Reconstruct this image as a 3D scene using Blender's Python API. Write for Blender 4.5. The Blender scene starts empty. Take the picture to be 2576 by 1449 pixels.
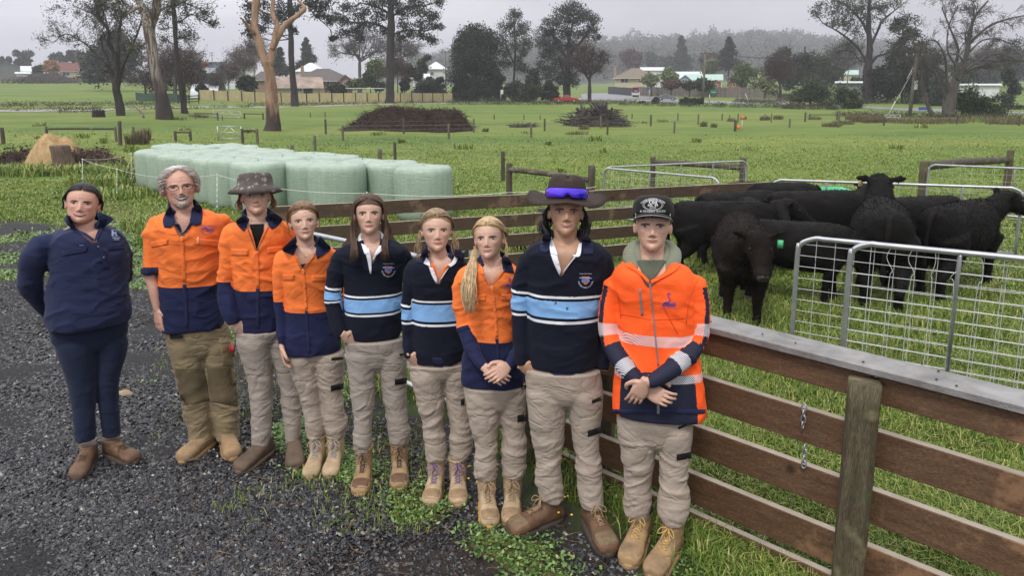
import bpy,math,random
import numpy as np
from mathutils import Vector,Matrix,noise as mnoise
from mathutils.bvhtree import BVHTree
scene = bpy.context.scene
COL = scene.collection
F_PX,CU,CV = 1900.0,1288.0,557.0
PITCH = math.radians(10.5)
CAMZ = 2.28
cam_d = bpy.data.cameras.new("camera"); cam = bpy.data.objects.new("camera",cam_d); COL.objects.link(cam)
cam_d.sensor_width = 36.0; cam_d.lens = F_PX/2576*36; cam_d.shift_y = -(724.5-CV)/2576
cam_d.clip_start = 0.05; cam_d.clip_end = 8000
cam.location = (0,0,CAMZ); cam.rotation_euler = (math.radians(90)-PITCH,0,0)
scene.camera = cam
scene.render.resolution_x = 1024; scene.render.resolution_y = 577
scene.view_settings.view_transform = 'Standard'; scene.view_settings.look = 'None'
scene.view_settings.exposure = 0.0; scene.view_settings.gamma = 1.0
SUN_EL,SUN_AZ = math.radians(55),math.radians(200)
W = bpy.data.worlds.new("World"); scene.world = W; W.use_nodes = True
nt = W.node_tree; nt.nodes.clear()
def wn(t,**k):
 n = nt.nodes.new(t)
 for a,b in k.items():setattr(n,a,b)
 return n
sky = wn('ShaderNodeTexSky',sky_type='NISHITA'); sky.sun_disc = False; sky.sun_elevation = SUN_EL; sky.sun_rotation = SUN_AZ
tc = wn('ShaderNodeTexCoord'); sep = wn('ShaderNodeSeparateXYZ'); nt.links.new(tc.outputs['Generated'],sep.inputs[0])
mp = wn('ShaderNodeMapping'); mp.inputs['Scale'].default_value = (1.2,1.2,5.0); nt.links.new(tc.outputs['Generated'],mp.inputs[0])
nz = wn('ShaderNodeTexNoise'); nz.inputs['Scale'].default_value = 1.6; nz.inputs['Detail'].default_value = 5; nz.inputs['Distortion'].default_value = .3
nt.links.new(mp.outputs[0],nz.inputs['Vector'])
cr = wn('ShaderNodeValToRGB'); cr.color_ramp.elements[0].position = .32; cr.color_ramp.elements[0].color = (.80,.815,.86,1)
cr.color_ramp.elements[1].position = .62; cr.color_ramp.elements[1].color = (1.22,1.20,1.19,1)
nt.links.new(nz.outputs['Fac'],cr.inputs[0])
zr = wn('ShaderNodeValToRGB'); e = zr.color_ramp.elements
e[0].position = 0.0; e[0].color = (.345,.348,.385,1); e[1].position = 1.0; e[1].color = (.84,.84,.86,1)
for p_,c_ in((.04,(.350,.352,.388,1)),(.10,(.385,.386,.42,1)),(.18,(.43,.43,.46,1)),(.45,(.72,.72,.745,1))):
 q = e.new(p_); q.color = c_
nt.links.new(sep.outputs['Z'],zr.inputs[0])
xr = wn('ShaderNodeMapRange'); xr.inputs['From Min'].default_value = -.65; xr.inputs['From Max'].default_value = .25
xr.inputs['To Min'].default_value = 1.5; xr.inputs['To Max'].default_value = 1.0
nt.links.new(sep.outputs['X'],xr.inputs['Value'])
m1 = wn('ShaderNodeMixRGB',blend_type='MULTIPLY'); m1.inputs[0].default_value = 1
nt.links.new(zr.outputs[0],m1.inputs[1]); nt.links.new(cr.outputs[0],m1.inputs[2])
m2 = wn('ShaderNodeVectorMath',operation='SCALE'); nt.links.new(m1.outputs[0],m2.inputs[0]); nt.links.new(xr.outputs[0],m2.inputs['Scale'])
bgc = wn('ShaderNodeBackground'); bgc.inputs['Strength'].default_value = 1.74; nt.links.new(m2.outputs[0],bgc.inputs[0])
bgs = wn('ShaderNodeBackground'); bgs.inputs['Strength'].default_value = .05; nt.links.new(sky.outputs[0],bgs.inputs[0])
mx = wn('ShaderNodeMixShader'); mx.inputs[0].default_value = .92
nt.links.new(bgs.outputs[0],mx.inputs[1]); nt.links.new(bgc.outputs[0],mx.inputs[2])
wo = wn('ShaderNodeOutputWorld'); nt.links.new(mx.outputs[0],wo.inputs[0])
sl = bpy.data.lights.new("sun",'SUN'); sl.energy = 1.9; sl.angle = math.radians(11); sl.color = (1,.96,.90)
so = bpy.data.objects.new("sun",sl); COL.objects.link(so)
sd = Vector((math.sin(SUN_AZ)*math.cos(SUN_EL),math.cos(SUN_AZ)*math.cos(SUN_EL),math.sin(SUN_EL)))
so.rotation_euler = sd.to_track_quat('Z','Y').to_euler(); so.location = (0,-5,30)
RNG = np.random.default_rng(7); random.seed(7)
_T = np.random.default_rng(99).random(65536)
def _h(i,j,k):return _T[((i*73856093)^(j*19349663)^(k*83492791))&65535]
def vnoise(P):
 P = np.asarray(P,float); I = np.floor(P).astype(np.int64); f = P-I; f = f*f*(3-2*f)
 i,j,k = I[:,0],I[:,1],I[:,2]; x,y,z = f[:,0],f[:,1],f[:,2]
 def l(a,b,t):return a+(b-a)*t
 c = l(l(l(_h(i,j,k),_h(i+1,j,k),x),l(_h(i,j+1,k),_h(i+1,j+1,k),x),y),l(l(_h(i,j,k+1),_h(i+1,j,k+1),x),l(_h(i,j+1,k+1),_h(i+1,j+1,k+1),x),y),z)
 return c*2-1
def fbm(P,o=4):
 P = np.asarray(P,float); s = 0; a = 1; t = 0
 for n in range(o):s = s+a*vnoise(P*(2.03**n)+n*17.3); t+=a; a*=.5
 return s/t
def nrm(v):return v/np.maximum(np.linalg.norm(v,axis=-1,keepdims=True),1e-9)
A = lambda*a:np.array(a,float)
_ys = np.log(np.array([1,3.5,6,9,12,15,24,30,45,62,80,100,130,170,220,330,500,3000],float))
_near = [0,0,-.10,-.33,-.50,-.65,-1.0,-1.2]
_us = np.array([-200,0,400,800,1300,1800,2300,2800],float)
_tab = np.array([_near+r for r in([-1.35,-1.3,-1.1,-.9,-.6,-.1,.8,3.2,5.0,8],[-1.35,-1.3,-1.1,-.9,-.6,-.1,.8,3.2,5.0,8],[-1.45,-1.3,-1.15,-1.0,-.8,-.4,.3,2.4,4.0,8],[-1.5,-1.7,-1.78,-1.82,-1.85,-1.6,-1.2,-.3,1.0,6],[-1.5,-1.75,-1.9,-2.0,-2.1,-2.1,-2.1,-1.6,-.5,6],[-1.5,-1.75,-1.9,-2.0,-2.1,-2.15,-1.7,.3,2.,8],[-1.5,-1.72,-1.85,-2.0,-2.1,-2.0,-1.6,.3,2.,8],[-1.5,-1.7,-1.8,-1.95,-2.0,-1.9,-1.5,.3,2.,8])])
def terrain(x,y):
 x = np.asarray(x,float); y = np.asarray(y,float)
 r = np.sqrt(x*x+y*y); d = np.clip(np.where(y>.2*r,y,.2*r),1,3000)
 u = np.clip(CU+F_PX*x/np.maximum(y,.35*r+1e-6),-200,2800)
 iu = np.clip(np.searchsorted(_us,u,side='right')-1,0,len(_us)-2); tu = (u-_us[iu])/(_us[iu+1]-_us[iu]); tu = tu*tu*(3-2*tu)
 ly = np.log(d); iy = np.clip(np.searchsorted(_ys,ly,side='right')-1,0,len(_ys)-2)
 ty = np.clip((ly-_ys[iy])/(_ys[iy+1]-_ys[iy]),0,1)
 a = _tab[iu,iy]*(1-ty)+_tab[iu,iy+1]*ty; b = _tab[iu+1,iy]*(1-ty)+_tab[iu+1,iy+1]*ty
 z = a*(1-tu)+b*tu
 P = np.stack([x*.35,y*.35,0*x],-1).reshape(-1,3)
 far = np.clip((d-5)/20,0,1); sl_ = .824*(x+.95)+.567*(y-4.4); z = z-.10*np.clip((sl_-.9)/.7,0,1)*np.clip((9-d)/3,0,1)
 return z+vnoise(P).reshape(x.shape)*.07*far
def tz(x,y):return float(terrain(np.array([x]),np.array([y]))[0])
CP,SP = math.cos(PITCH),math.sin(PITCH)
def ray(u,v):
 a = (u-CU)/F_PX; b = (v-CV)/F_PX
 return np.array([a,CP-b*SP,-SP-b*CP])
def at(u,v,y):
 d = ray(u,v); return np.array([0,0,CAMZ])+d*(y/d[1])
def gnd(u,y):
 """point of the ground seen in picture column u at forward distance y"""
 z = -1.0; x = 0
 for _ in range(4):
  x = (u-CU)/F_PX*(y*CP+(CAMZ-z)*SP); z = tz(x,y)
 return np.array([x,y,z])
def hit(u,v):
 """first ground point along the ray through picture point u, v"""
 d = ray(u,v); lo,hi = 1.5,4000.0
 for k in range(3):
  T = np.geomspace(lo,hi,260 if k==0 else 40); P = np.array([0,0,CAMZ])+T[:,None]*d; b = P[:,2]<terrain(P[:,0],P[:,1])
  if not b.any():return P[-1]
  i = max(int(b.argmax()),1); lo,hi = T[i-1],T[i]
 p = P[i]; return np.array([p[0],p[1],tz(p[0],p[1])])
def pxm(y):return y/F_PX
class MB:
 def __init__(s,raw=False):s.raw = raw; s.V = []; s.F3 = []; s.F4 = []; s.M3 = []; s.M4 = []; s.n = 0
 def add(s,V,F,m=0):
  V = np.asarray(V,float).reshape(-1,3); fs = [np.asarray(f)for f in(F if isinstance(F,(list,tuple))else[F])]; fs = [f for f in fs if f.size]
  if fs and not s.raw and sum(len(f)for f in fs)<60000:
   c = V.mean(0); vol = sum(np.einsum('ij,ij->',V[f[:,0]]-c,np.cross(V[f[:,a]]-c,V[f[:,a+1]]-c))for f in fs for a in range(1,f.shape[1]-1))
   if vol<0:fs = [f[:,::-1]for f in fs]
  for f in fs:
   if f.shape[1]==3:s.F3.append(f+s.n); s.M3.append(np.full(len(f),m))
   else:s.F4.append(f+s.n); s.M4.append(np.full(len(f),m))
  s.V.append(V); s.n+=len(V); return s
 def get(s):
  V = np.concatenate(s.V)if s.V else np.zeros((0,3))
  F3 = np.concatenate(s.F3)if s.F3 else np.zeros((0,3),int); F4 = np.concatenate(s.F4)if s.F4 else np.zeros((0,4),int)
  M = np.concatenate((s.M3 or[])+(s.M4 or[]))if(s.M3 or s.M4)else np.zeros(0,int)
  return V,F3,F4,M
def tomesh(name,V,F3,F4,M=None,smooth=True):
 me = bpy.data.meshes.new(name); me.vertices.add(len(V)); me.vertices.foreach_set('co',np.ascontiguousarray(V,np.float32).ravel())
 n3,n4 = len(F3),len(F4)
 me.loops.add(n3*3+n4*4); me.loops.foreach_set('vertex_index',np.concatenate([F3.ravel(),F4.ravel()]).astype(np.int32))
 me.polygons.add(n3+n4)
 me.polygons.foreach_set('loop_start',np.concatenate([np.arange(n3)*3,n3*3+np.arange(n4)*4]).astype(np.int32))
 if M is not None and len(M):me.polygons.foreach_set('material_index',np.asarray(M,np.int32))
 me.polygons.foreach_set('use_smooth',np.full(n3+n4,bool(smooth)))
 me.update(calc_edges=True); return me
def tag(o,label=None,cat=None,group=None,kind=None):
 if label:o['label'] = label
 if cat:o['category'] = cat
 if group:o['group'] = group
 if kind:o['kind'] = kind
 return o
def link(name,me,mats,parent=None,org=None):
 for m in(mats if isinstance(mats,(list,tuple))else[mats]):me.materials.append(m)
 o = bpy.data.objects.new(name,me); COL.objects.link(o)
 if parent is not None:o.parent = parent
 if org is not None:o.location = Vector(org)
 return o
def wloc(p):
 l = np.zeros(3)
 while p is not None:l = l+np.array(p.location); p = p.parent
 return l
def mk(name,mb,mats,parent=None,org=None,smooth=True):
 """link the collected shapes as ONE mesh; vertices are given in world coordinates"""
 V,F3,F4,M = mb.get()
 base = wloc(parent); o0 = np.zeros(3)if org is None else np.array(org,float)
 me = tomesh(name,V-base-(o0 if org is not None else 0),F3,F4,M,smooth)
 return link(name,me,mats,parent,None if org is None else o0)
def empty(name,loc,label=None,cat=None,group=None,kind=None,parent=None):
 o = bpy.data.objects.new(name,None); COL.objects.link(o); o.location = Vector(loc); o.empty_display_size = .2
 if parent:o.parent = parent
 return tag(o,label,cat,group,kind)
def copy_tree(o,parent=None):
 c = o.copy(); COL.objects.link(c)
 if parent is not None:c.parent = parent
 for ch in o.children:copy_tree(ch,c)
 return c
def box(c,s,rz=0.0,ax=None):
 """box centred at c, full size s"""
 V = np.array([[x,y,z]for x in(-.5,.5)for y in(-.5,.5)for z in(-.5,.5)])*np.array(s,float)
 if ax is None:
  q = np.array([[math.cos(rz),math.sin(rz),0],[-math.sin(rz),math.cos(rz),0],[0,0,1]])
 else:q = np.array(ax,float)
 return V@q+np.array(c,float),np.array([[0,1,3,2],[4,6,7,5],[0,4,5,1],[2,3,7,6],[0,2,6,4],[1,5,7,3]])
def beam(a,b,w,h,up=(0,0,1)):
 """rectangular bar from a to b: w across, h along up"""
 a = np.array(a,float); b = np.array(b,float); d = b-a; L = np.linalg.norm(d); d = d/L
 up = np.array(up,float); s = np.cross(d,up); s = s/max(np.linalg.norm(s),1e-9); t = np.cross(s,d)
 return box((a+b)/2,(L,w,h),ax=[d,s,t])
def frames(P):
 P = np.asarray(P,float); T = nrm(np.gradient(P,axis=0))if len(P)>2 else nrm(np.repeat([P[-1]-P[0]],len(P),0))
 n = np.cross(T[0],[0,0,1.0])
 if np.linalg.norm(n)<.1:n = np.cross(T[0],[1.0,0,0])
 N = []
 for t in T:
  n = n-t*np.dot(n,t); n = n/max(np.linalg.norm(n),1e-9); N.append(n)
 N = np.array(N); return T,N,np.cross(T,N)
def tube(P,R,n=8,cap=True,sq=(1,1)):
 P = np.asarray(P,float); R = np.broadcast_to(np.asarray(R,float),(len(P),)); T,N,B = frames(P)
 a = np.linspace(0,2*np.pi,n,endpoint=False)
 V = (P[:,None]+R[:,None,None]*(N[:,None]*np.cos(a)[None,:,None]*sq[0]+B[:,None]*np.sin(a)[None,:,None]*sq[1])).reshape(-1,3)
 return V,gridf(len(P),n,cap)
def batch_tubes(mb,Ps,Rs,n=4):
 """many open tubes at once: Ps (m, k, 3), Rs (m, k)"""
 P = np.asarray(Ps,float); R = np.asarray(Rs,float); m,k = R.shape; T = nrm(np.gradient(P,axis=1)); up = np.where(np.abs(T[:,:1,2:])>.9,A(1,0,0),A(0,0,1)); N = nrm(np.cross(T,np.broadcast_to(up,T.shape))); B = np.cross(T,N); a = np.linspace(0,2*np.pi,n,endpoint=False)
 V = P[:,:,None]+R[:,:,None,None]*(N[:,:,None]*np.cos(a)[None,None,:,None]+B[:,:,None]*np.sin(a)[None,None,:,None]); F = gridf(k,n,False)[0]; F = (F[None]+(np.arange(m)*k*n)[:,None,None]).reshape(-1,4); mb.V.append(V.reshape(-1,3)); mb.F4.append(F+mb.n); mb.M4.append(np.zeros(len(F))); mb.n+=m*k*n
def gridf(m,n,cap=True,closed=True):
 i = np.arange(m-1)[:,None]; j = np.arange(n if closed else n-1)[None,:]; jn = (j+1)%n
 F = [np.stack([i*n+j,i*n+jn,(i+1)*n+jn,(i+1)*n+j],-1).reshape(-1,4)]
 if cap:
  k = np.arange(1,n-1); F.append(np.stack([0*k,k+1,k],-1)); F.append(np.stack([0*k,k,k+1],-1)+(m-1)*n)
 return F
def rings(C,X,Y,n=24,pw=2.0,cap=True):
 """closed loft: per section centre C, half-axis vectors X and Y (Y may be a pair front/back)"""
 a = np.linspace(0,2*np.pi,n,endpoint=False); c = np.cos(a); s = np.sin(a); e = 2.0/pw
 c = np.sign(c)*np.abs(c)**e; s = np.sign(s)*np.abs(s)**e; V = []
 for ce,x,y in zip(C,X,Y):
  if isinstance(y,tuple)and np.ndim(y[0])>0:yy = np.where(s[:,None]>=0,np.array(y[0])[None],np.array(y[1])[None])
  else:yy = np.array(y)[None]
  V.append(np.array(ce)[None]+np.array(x)[None]*c[:,None]+yy*s[:,None])
 return np.concatenate(V),gridf(len(C),n,cap)
def ellip(c,r,n=16,m=10,ax=None):
 th = np.linspace(0,np.pi,m+2)[1:-1]; C = []; X = []; Y = []
 q = np.eye(3)if ax is None else np.array(ax,float); r = np.broadcast_to(np.array(r,float),3)
 for t in th:
  C.append(np.array(c)-q[2]*r[2]*math.cos(t)); X.append(q[0]*r[0]*math.sin(t)); Y.append(q[1]*r[1]*math.sin(t))
 return rings(C,X,Y,n)
def spline(P,n):
 """Catmull-Rom through the rows of P (any width), n samples"""
 P = np.asarray(P,float); Q = np.vstack([2*P[0]-P[1],P,2*P[-1]-P[-2]]); m = len(P)-1
 t = np.linspace(0,m-1e-9,n); i = t.astype(int); f = (t-i)[:,None]
 a,b,c,d = Q[i],Q[i+1],Q[i+2],Q[i+3]
 return .5*(2*b+(c-a)*f+(2*a-5*b+4*c-d)*f*f+(3*b-a-3*c+d)*f**3)
def prism(poly,z0,z1):
 """upright prism from a ground polygon (N,2)"""
 p = np.array(poly,float); n = len(p)
 V = np.vstack([np.c_[p,np.full(n,z0)],np.c_[p,np.full(n,z1)]]); j = np.arange(n); jn = (j+1)%n; k = np.arange(1,n-1)
 return V,[np.stack([j,jn,jn+n,j+n],-1),np.stack([0*k,k+1,k],-1),np.stack([0*k,k,k+1],-1)+n]
def jitter(V,a,s=3.0):
 return V+np.stack([fbm(V*s+q,2)for q in(0,31.7,63.1)],-1)*a
def remesh(name,mb,vox,smooth_it=4,fac=.5):
 V,F3,F4,M = mb.get(); me = tomesh(name+'_src',V,F3,F4); o = bpy.data.objects.new('tmp',me); COL.objects.link(o)
 m = o.modifiers.new('r','REMESH'); m.mode = 'VOXEL'; m.voxel_size = vox; m.use_smooth_shade = True
 if smooth_it:q = o.modifiers.new('s','SMOOTH'); q.iterations = smooth_it; q.factor = fac
 dg = bpy.context.evaluated_depsgraph_get(); e = bpy.data.meshes.new_from_object(o.evaluated_get(dg))
 bpy.data.objects.remove(o); bpy.data.meshes.remove(me)
 v = np.empty(len(e.vertices)*3,np.float32); e.vertices.foreach_get('co',v)
 f = np.empty(len(e.loops),np.int32); e.loops.foreach_get('vertex_index',f)
 assert len(f)==4*len(e.polygons)
 bpy.data.meshes.remove(e)
 return v.reshape(-1,3).astype(float),f.reshape(-1,4)
def vnormals(V,F):
 n = np.zeros_like(V); fn = np.cross(V[F[:,2]]-V[F[:,0]],V[F[:,3]]-V[F[:,1]])
 for k in range(4):np.add.at(n,F[:,k],fn)
 return nrm(n)
def setattrf(me,name,val):a = me.attributes.new(name,'FLOAT','POINT'); a.data.foreach_set('value',np.asarray(val,np.float32))
def setattrc(me,name,val):
 c = np.ones((len(val),4),np.float32); c[:,:3] = val; a = me.color_attributes.new(name,'FLOAT_COLOR','POINT'); a.data.foreach_set('color',c.ravel())
class NT:
 def __init__(s,name):
  s.m = bpy.data.materials.new(name); s.m.use_nodes = True; s.t = s.m.node_tree; s.t.nodes.clear()
  s.o = s.n('ShaderNodeOutputMaterial'); s.b = s.n('ShaderNodeBsdfPrincipled'); s.l(s.b.outputs[0],s.o.inputs['Surface'])
 def n(s,t,**k):
  x = s.t.nodes.new(t)
  for a,b in k.items():setattr(x,a,b)
  return x
 def l(s,a,b):s.t.links.new(a,b)
 def tc(s,scale=(1,1,1),out='Object'):
  c = s.n('ShaderNodeTexCoord'); m = s.n('ShaderNodeMapping'); m.inputs['Scale'].default_value = scale; s.l(c.outputs[out],m.inputs[0]); return m.outputs[0]
 def noise(s,scale,vec=None,detail=4,rough=.55,dist=0):
  x = s.n('ShaderNodeTexNoise'); x.inputs['Scale'].default_value = scale; x.inputs['Detail'].default_value = detail
  x.inputs['Roughness'].default_value = rough; x.inputs['Distortion'].default_value = dist
  if vec is not None:s.l(vec,x.inputs['Vector'])
  return x.outputs['Fac']
 def ramp(s,fac,stops,const=False):
  r = s.n('ShaderNodeValToRGB'); e = r.color_ramp.elements
  if const:r.color_ramp.interpolation = 'CONSTANT'
  while len(e)>1:e.remove(e[-1])
  for i,(p,c)in enumerate(stops):
   q = e[0]if i==0 else e.new(p); q.position = p; q.color = (*c,1)if len(c)==3 else c
  s.l(fac,r.inputs[0]); return r.outputs[0]
 def mix(s,f,a,b,mode='MIX'):
  x = s.n('ShaderNodeMixRGB',blend_type=mode)
  for i,q in enumerate((f,a,b)):
   if isinstance(q,(int,float)):x.inputs[i].default_value = q
   elif isinstance(q,tuple):x.inputs[i].default_value = (*q,1)if len(q)==3 else q
   else:s.l(q,x.inputs[i])
  return x.outputs[0]
 def math(s,op,a,b=0.0):
  x = s.n('ShaderNodeMath',operation=op)
  for i,q in enumerate((a,b)):
   if isinstance(q,(int,float)):x.inputs[i].default_value = q
   else:s.l(q,x.inputs[i])
  return x.outputs[0]
 def attr(s,name):
  x = s.n('ShaderNodeAttribute'); x.attribute_name = name; return x
 def color(s,c):
  if isinstance(c,tuple):s.b.inputs['Base Color'].default_value = (*c,1)
  else:s.l(c,s.b.inputs['Base Color'])
 def rough(s,r,spec=.5):
  if isinstance(r,(int,float)):s.b.inputs['Roughness'].default_value = r
  else:s.l(r,s.b.inputs['Roughness'])
  s.b.inputs['Specular IOR Level'].default_value = spec
 def bump(s,h,strength=.3,dist=.01):
  x = s.n('ShaderNodeBump'); x.inputs['Strength'].default_value = strength; x.inputs['Distance'].default_value = dist
  s.l(h,x.inputs['Height']); s.l(x.outputs[0],s.b.inputs['Normal'])
_mc = {}
def M(name,c1,c2=None,scale=3.0,rough=.8,bump=.3,bd=.01,bscale=None,metal=0.0,stretch=(1,1,1),spec=.4,island=0.0,dist=0,detail=5):
 """general weathered material: two colours mixed by noise, bump, optional random tone per piece"""
 if name in _mc:return _mc[name]
 t = NT(name); v = t.tc(stretch); c2 = c2 or tuple(x*.7 for x in c1)
 n = t.noise(scale,v,detail,.6,dist); c = t.ramp(n,[(.33,c1),(.67,c2)])
 if island:
  g = t.n('ShaderNodeNewGeometry'); r = t.ramp(g.outputs['Random Per Island'],[(0,(1-island,)*3),(1,(1+island,)*3)])
  c = t.mix(1.0,c,r,'MULTIPLY')
 t.color(c); t.rough(rough,spec); t.b.inputs['Metallic'].default_value = metal
 if bump:t.bump(t.noise(bscale or scale*6,v,4),bump,bd)
 _mc[name] = t.m; return t.m
 # ================================================================== GROUND
def sline(x,y):return .824*(x+.95)+.567*(y-4.4)
def masks(x,y):
 P = np.stack([x,y,0*x],-1)
 n1 = fbm(P*1.3,4); n2 = fbm(P*.45+9,3); n3 = fbm(P*4+3,3)
 s = sline(x,y)
 g = np.clip((s-.45+n1*.9+n3*.5)/.30,0,1)
 u = CU+F_PX*x/np.maximum(y,.3)
 lane = np.abs(x+5.0+(y-9)*.36)-(1.0+.03*y)
 lawn = np.clip((y-13.4+(x+5)*.10+n2*4.2+n1*2.2+n3*.8)/1.6,0,1)*np.clip((lane+n1*.9)/.35,0,1)
 g = np.where(s<1.0,np.maximum(np.where(y>5.8,g*np.clip((x+9)/1.5,0,1),g),lawn),g)
 bp = np.clip(1-(np.abs(sline(x,y)-5.2-0*x))/5,0,1)*0
 pad = np.clip((-.6-(np.hypot(x+1.9,y-16.1)-1.5)+n1*.5)/.3,0,1)
 g = g*(1-pad)
 moss = np.clip((n2*1.5+n1*.9+np.clip((y-5.2)/6.5,-.9,.85)-.46)/.25,0,1)*(1-g)*np.clip((y-3.6)/1.5,0,1)
 moss = np.maximum(moss,np.clip((fbm(P*2.1+5,3)*1.6+s*.5-.35)/.25,0,1)*(1-g)*np.clip((s+1.1)/.5,0,1))
 soil = np.clip((s+.75+n1*.8)/.5,0,1)*(1-g)
 soil = np.maximum(soil,np.clip((-lane+.1+n1*.6)/.3,0,1)*np.clip((y-10)/2,0,1)*(1-g))
 g = np.where(y>24,1,g)
 return g,moss,soil
r_ = [0.0]
rr = np.concatenate([np.exp(np.linspace(np.log(.6),np.log(2.6),12,endpoint=False)),np.exp(np.linspace(np.log(2.6),np.log(16),190,endpoint=False)),np.exp(np.linspace(np.log(16),np.log(2300),320))])
fa = np.radians(np.arange(-44,44,.26)); sa = np.radians(np.arange(46,314.1,4)); aa = np.concatenate([fa,sa])
Rg,Ag = np.meshgrid(rr,aa,indexing='ij'); gx = (Rg*np.sin(Ag)).ravel(); gy = (Rg*np.cos(Ag)).ravel(); gz = terrain(gx,gy)
small = np.stack([gx,gy,0*gx],-1)
near = (gy<30)&(gy>0)
gz = gz-np.where(gy>560,3.0,0)
gz = gz+np.where(near,fbm(small*2.2,3)*.022,0)
mb = MB(); mb.add(np.stack([gx,gy,gz],-1),gridf(len(rr),len(aa),False)); k = np.arange(len(aa))
mb.add(np.array([[0,0,0.0]]),np.zeros((0,3),int)); mb.F3.append(np.stack([0*k+mb.n-1,(k+1)%len(aa),k],-1)); mb.M3.append(0*k)
Vg,F3g,F4g,Mg = mb.get()
me = tomesh('ground',Vg,F3g,F4g[:,::-1],None)
g_,mo_,so_ = masks(Vg[:,0],Vg[:,1]); setattrc(me,'cover',np.stack([g_,mo_,so_],-1))
t = NT('ground_mat'); at_ = t.attr('cover'); sp = t.n('ShaderNodeSeparateColor'); t.l(at_.outputs['Color'],sp.inputs[0])
v = t.tc(); vp = t.tc((.35,1.0,1.0))
big = t.noise(.11,vp,5,.6); mid = t.noise(1.1,vp,5,.65); fine = t.noise(9,v,5,.7); vf = t.noise(.5,v,3)
gr = t.ramp(big,[(.32,(.085,.140,.022)),(.5,(.160,.205,.034)),(.68,(.225,.24,.048))])
gr = t.mix(t.ramp(mid,[(.36,(0,0,0)),(.62,(1,1,1))]),t.mix(1.0,gr,(.62,.72,.6),'MULTIPLY'),gr)
gr = t.mix(t.ramp(fine,[(.3,(.5,.5,.5)),(.7,(0,0,0))]),gr,(.045,.10,.012))
oy = t.n('ShaderNodeSeparateXYZ'); oc_ = t.n('ShaderNodeTexCoord'); t.l(oc_.outputs['Object'],oy.inputs[0]); mr = t.n('ShaderNodeMapRange'); mr.inputs[1].default_value = 9; mr.inputs[2].default_value = 22; mr.inputs[3].default_value = .9; mr.inputs[4].default_value = 0; t.l(oy.outputs['Y'],mr.inputs[0]); gr = t.mix(mr.outputs[0],gr,t.mix(fine,(.018,.030,.008),(.05,.075,.018)))
dead = t.noise(2.6,v,4,.7)
gr = t.mix(t.ramp(dead,[(.64,(0,0,0)),(.74,(.55,.55,.55))]),gr,(.19,.15,.06))
soilc = t.ramp(t.noise(14,v,6,.7),[(.3,(.010,.008,.007)),(.7,(.045,.036,.03))])
grv = t.ramp(t.noise(60,v,4,.8),[(.35,(.008,.008,.009)),(.7,(.045,.045,.048))])
mos = t.mix(t.ramp(t.noise(22,v,5,.8),[(.40,(0,0,0)),(.55,(1,1,1))]),(.018,.016,.012),t.ramp(fine,[(.3,(.07,.085,.018)),(.7,(.26,.26,.07))]))
c = t.mix(sp.outputs[2],grv,soilc); c = t.mix(t.math('MULTIPLY',sp.outputs[1],.85),c,mos); c = t.mix(sp.outputs[0],c,gr)
t.color(c); t.rough(.85,.25); t.bump(t.noise(25,v,6,.75),.7,.03)
ground = link('ground',me,t.m); tag(ground,kind='structure')
def scatter(n,u0,u1,y0,y1,p=1.0):
 """random ground points inside the picture wedge, denser nearer by the power p"""
 a = RNG.random(n); y = (y0**(1-p)+(y1**(1-p)-y0**(1-p))*a)**(1/(1-p))if p!=1 else y0*(y1/y0)**a
 u = u0+(u1-u0)*RNG.random(n); return(u-CU)/F_PX*(y*.985+.43),y
oc = np.array([[1,0,0],[-1,0,0],[0,1,0],[0,-1,0],[0,0,1],[0,0,-1]],float)
of = np.array([[0,2,4],[2,1,4],[1,3,4],[3,0,4],[2,0,5],[1,2,5],[3,1,5],[0,3,5]])
def stones(x,y,size,flat=.55,zoff=.2):
 n = len(x); V = oc[None]*(size[:,None,None]*(.55+.75*RNG.random((n,6,1))))
 V = V+RNG.normal(0,.18,(n,6,3))*size[:,None,None]; V[:,:,2]*=flat
 a = RNG.random(n)*6.28; ca,sa_ = np.cos(a)[:,None],np.sin(a)[:,None]
 X = V[:,:,0]*ca-V[:,:,1]*sa_; Y = V[:,:,0]*sa_+V[:,:,1]*ca
 tl = RNG.normal(0,.35,(n,1)); Z = V[:,:,2]+X*tl
 P = np.stack([X+x[:,None],Y+y[:,None],Z+(terrain(x,y)+size*zoff)[:,None]],-1)
 return P.reshape(-1,3),(of[None]+(np.arange(n)*6)[:,None,None]).reshape(-1,3)
x1,y1 = scatter(150000,-60,1700,2.9,13,2.2)
g1,m1_,s1 = masks(x1,y1); keep = (RNG.random(len(x1))>g1*1.2+m1_*.95+s1*.72); x1,y1 = x1[keep],y1[keep]
sz = np.minimum(RNG.gamma(4.6,.0020,len(x1)),.02)*np.clip(.8+(y1-3)*.09,.8,1.8)+.003
V,F = stones(x1,y1,sz)
mb = MB().add(V,F)
t = NT('gravel_mat'); gg = t.n('ShaderNodeNewGeometry')
t.color(t.ramp(gg.outputs['Random Per Island'],[(0,(.008,.008,.010)),(.5,(.019,.020,.023)),(.85,(.045,.047,.054)),(.97,(.10,.10,.10)),(1,(.19,.16,.12))]))
t.rough(.33,.55)
tag(mk('gravel',mb,t.m,smooth=False),kind='stuff')
def chip(name,u,v_,size,mat,label,cat):
 p = hit(u,v_); q = MB(); q.add(jitter(ellip(p+A(0,0,size*.15),(size,size*.5,size*.28),14,8)[0],size*.3,20),ellip((0,0,0),1,14,8)[1])
 return tag(mk(name,q,mat,org=p),label,cat)
chip('flat_rock',312,993,.075,M('rock_tan',(.34,.25,.15),(.22,.16,.10),20),'flat tan rock lying on the gravel beside the blue jeans','rock')
GR = NT('grass_mat'); gg = GR.n('ShaderNodeNewGeometry')
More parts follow.
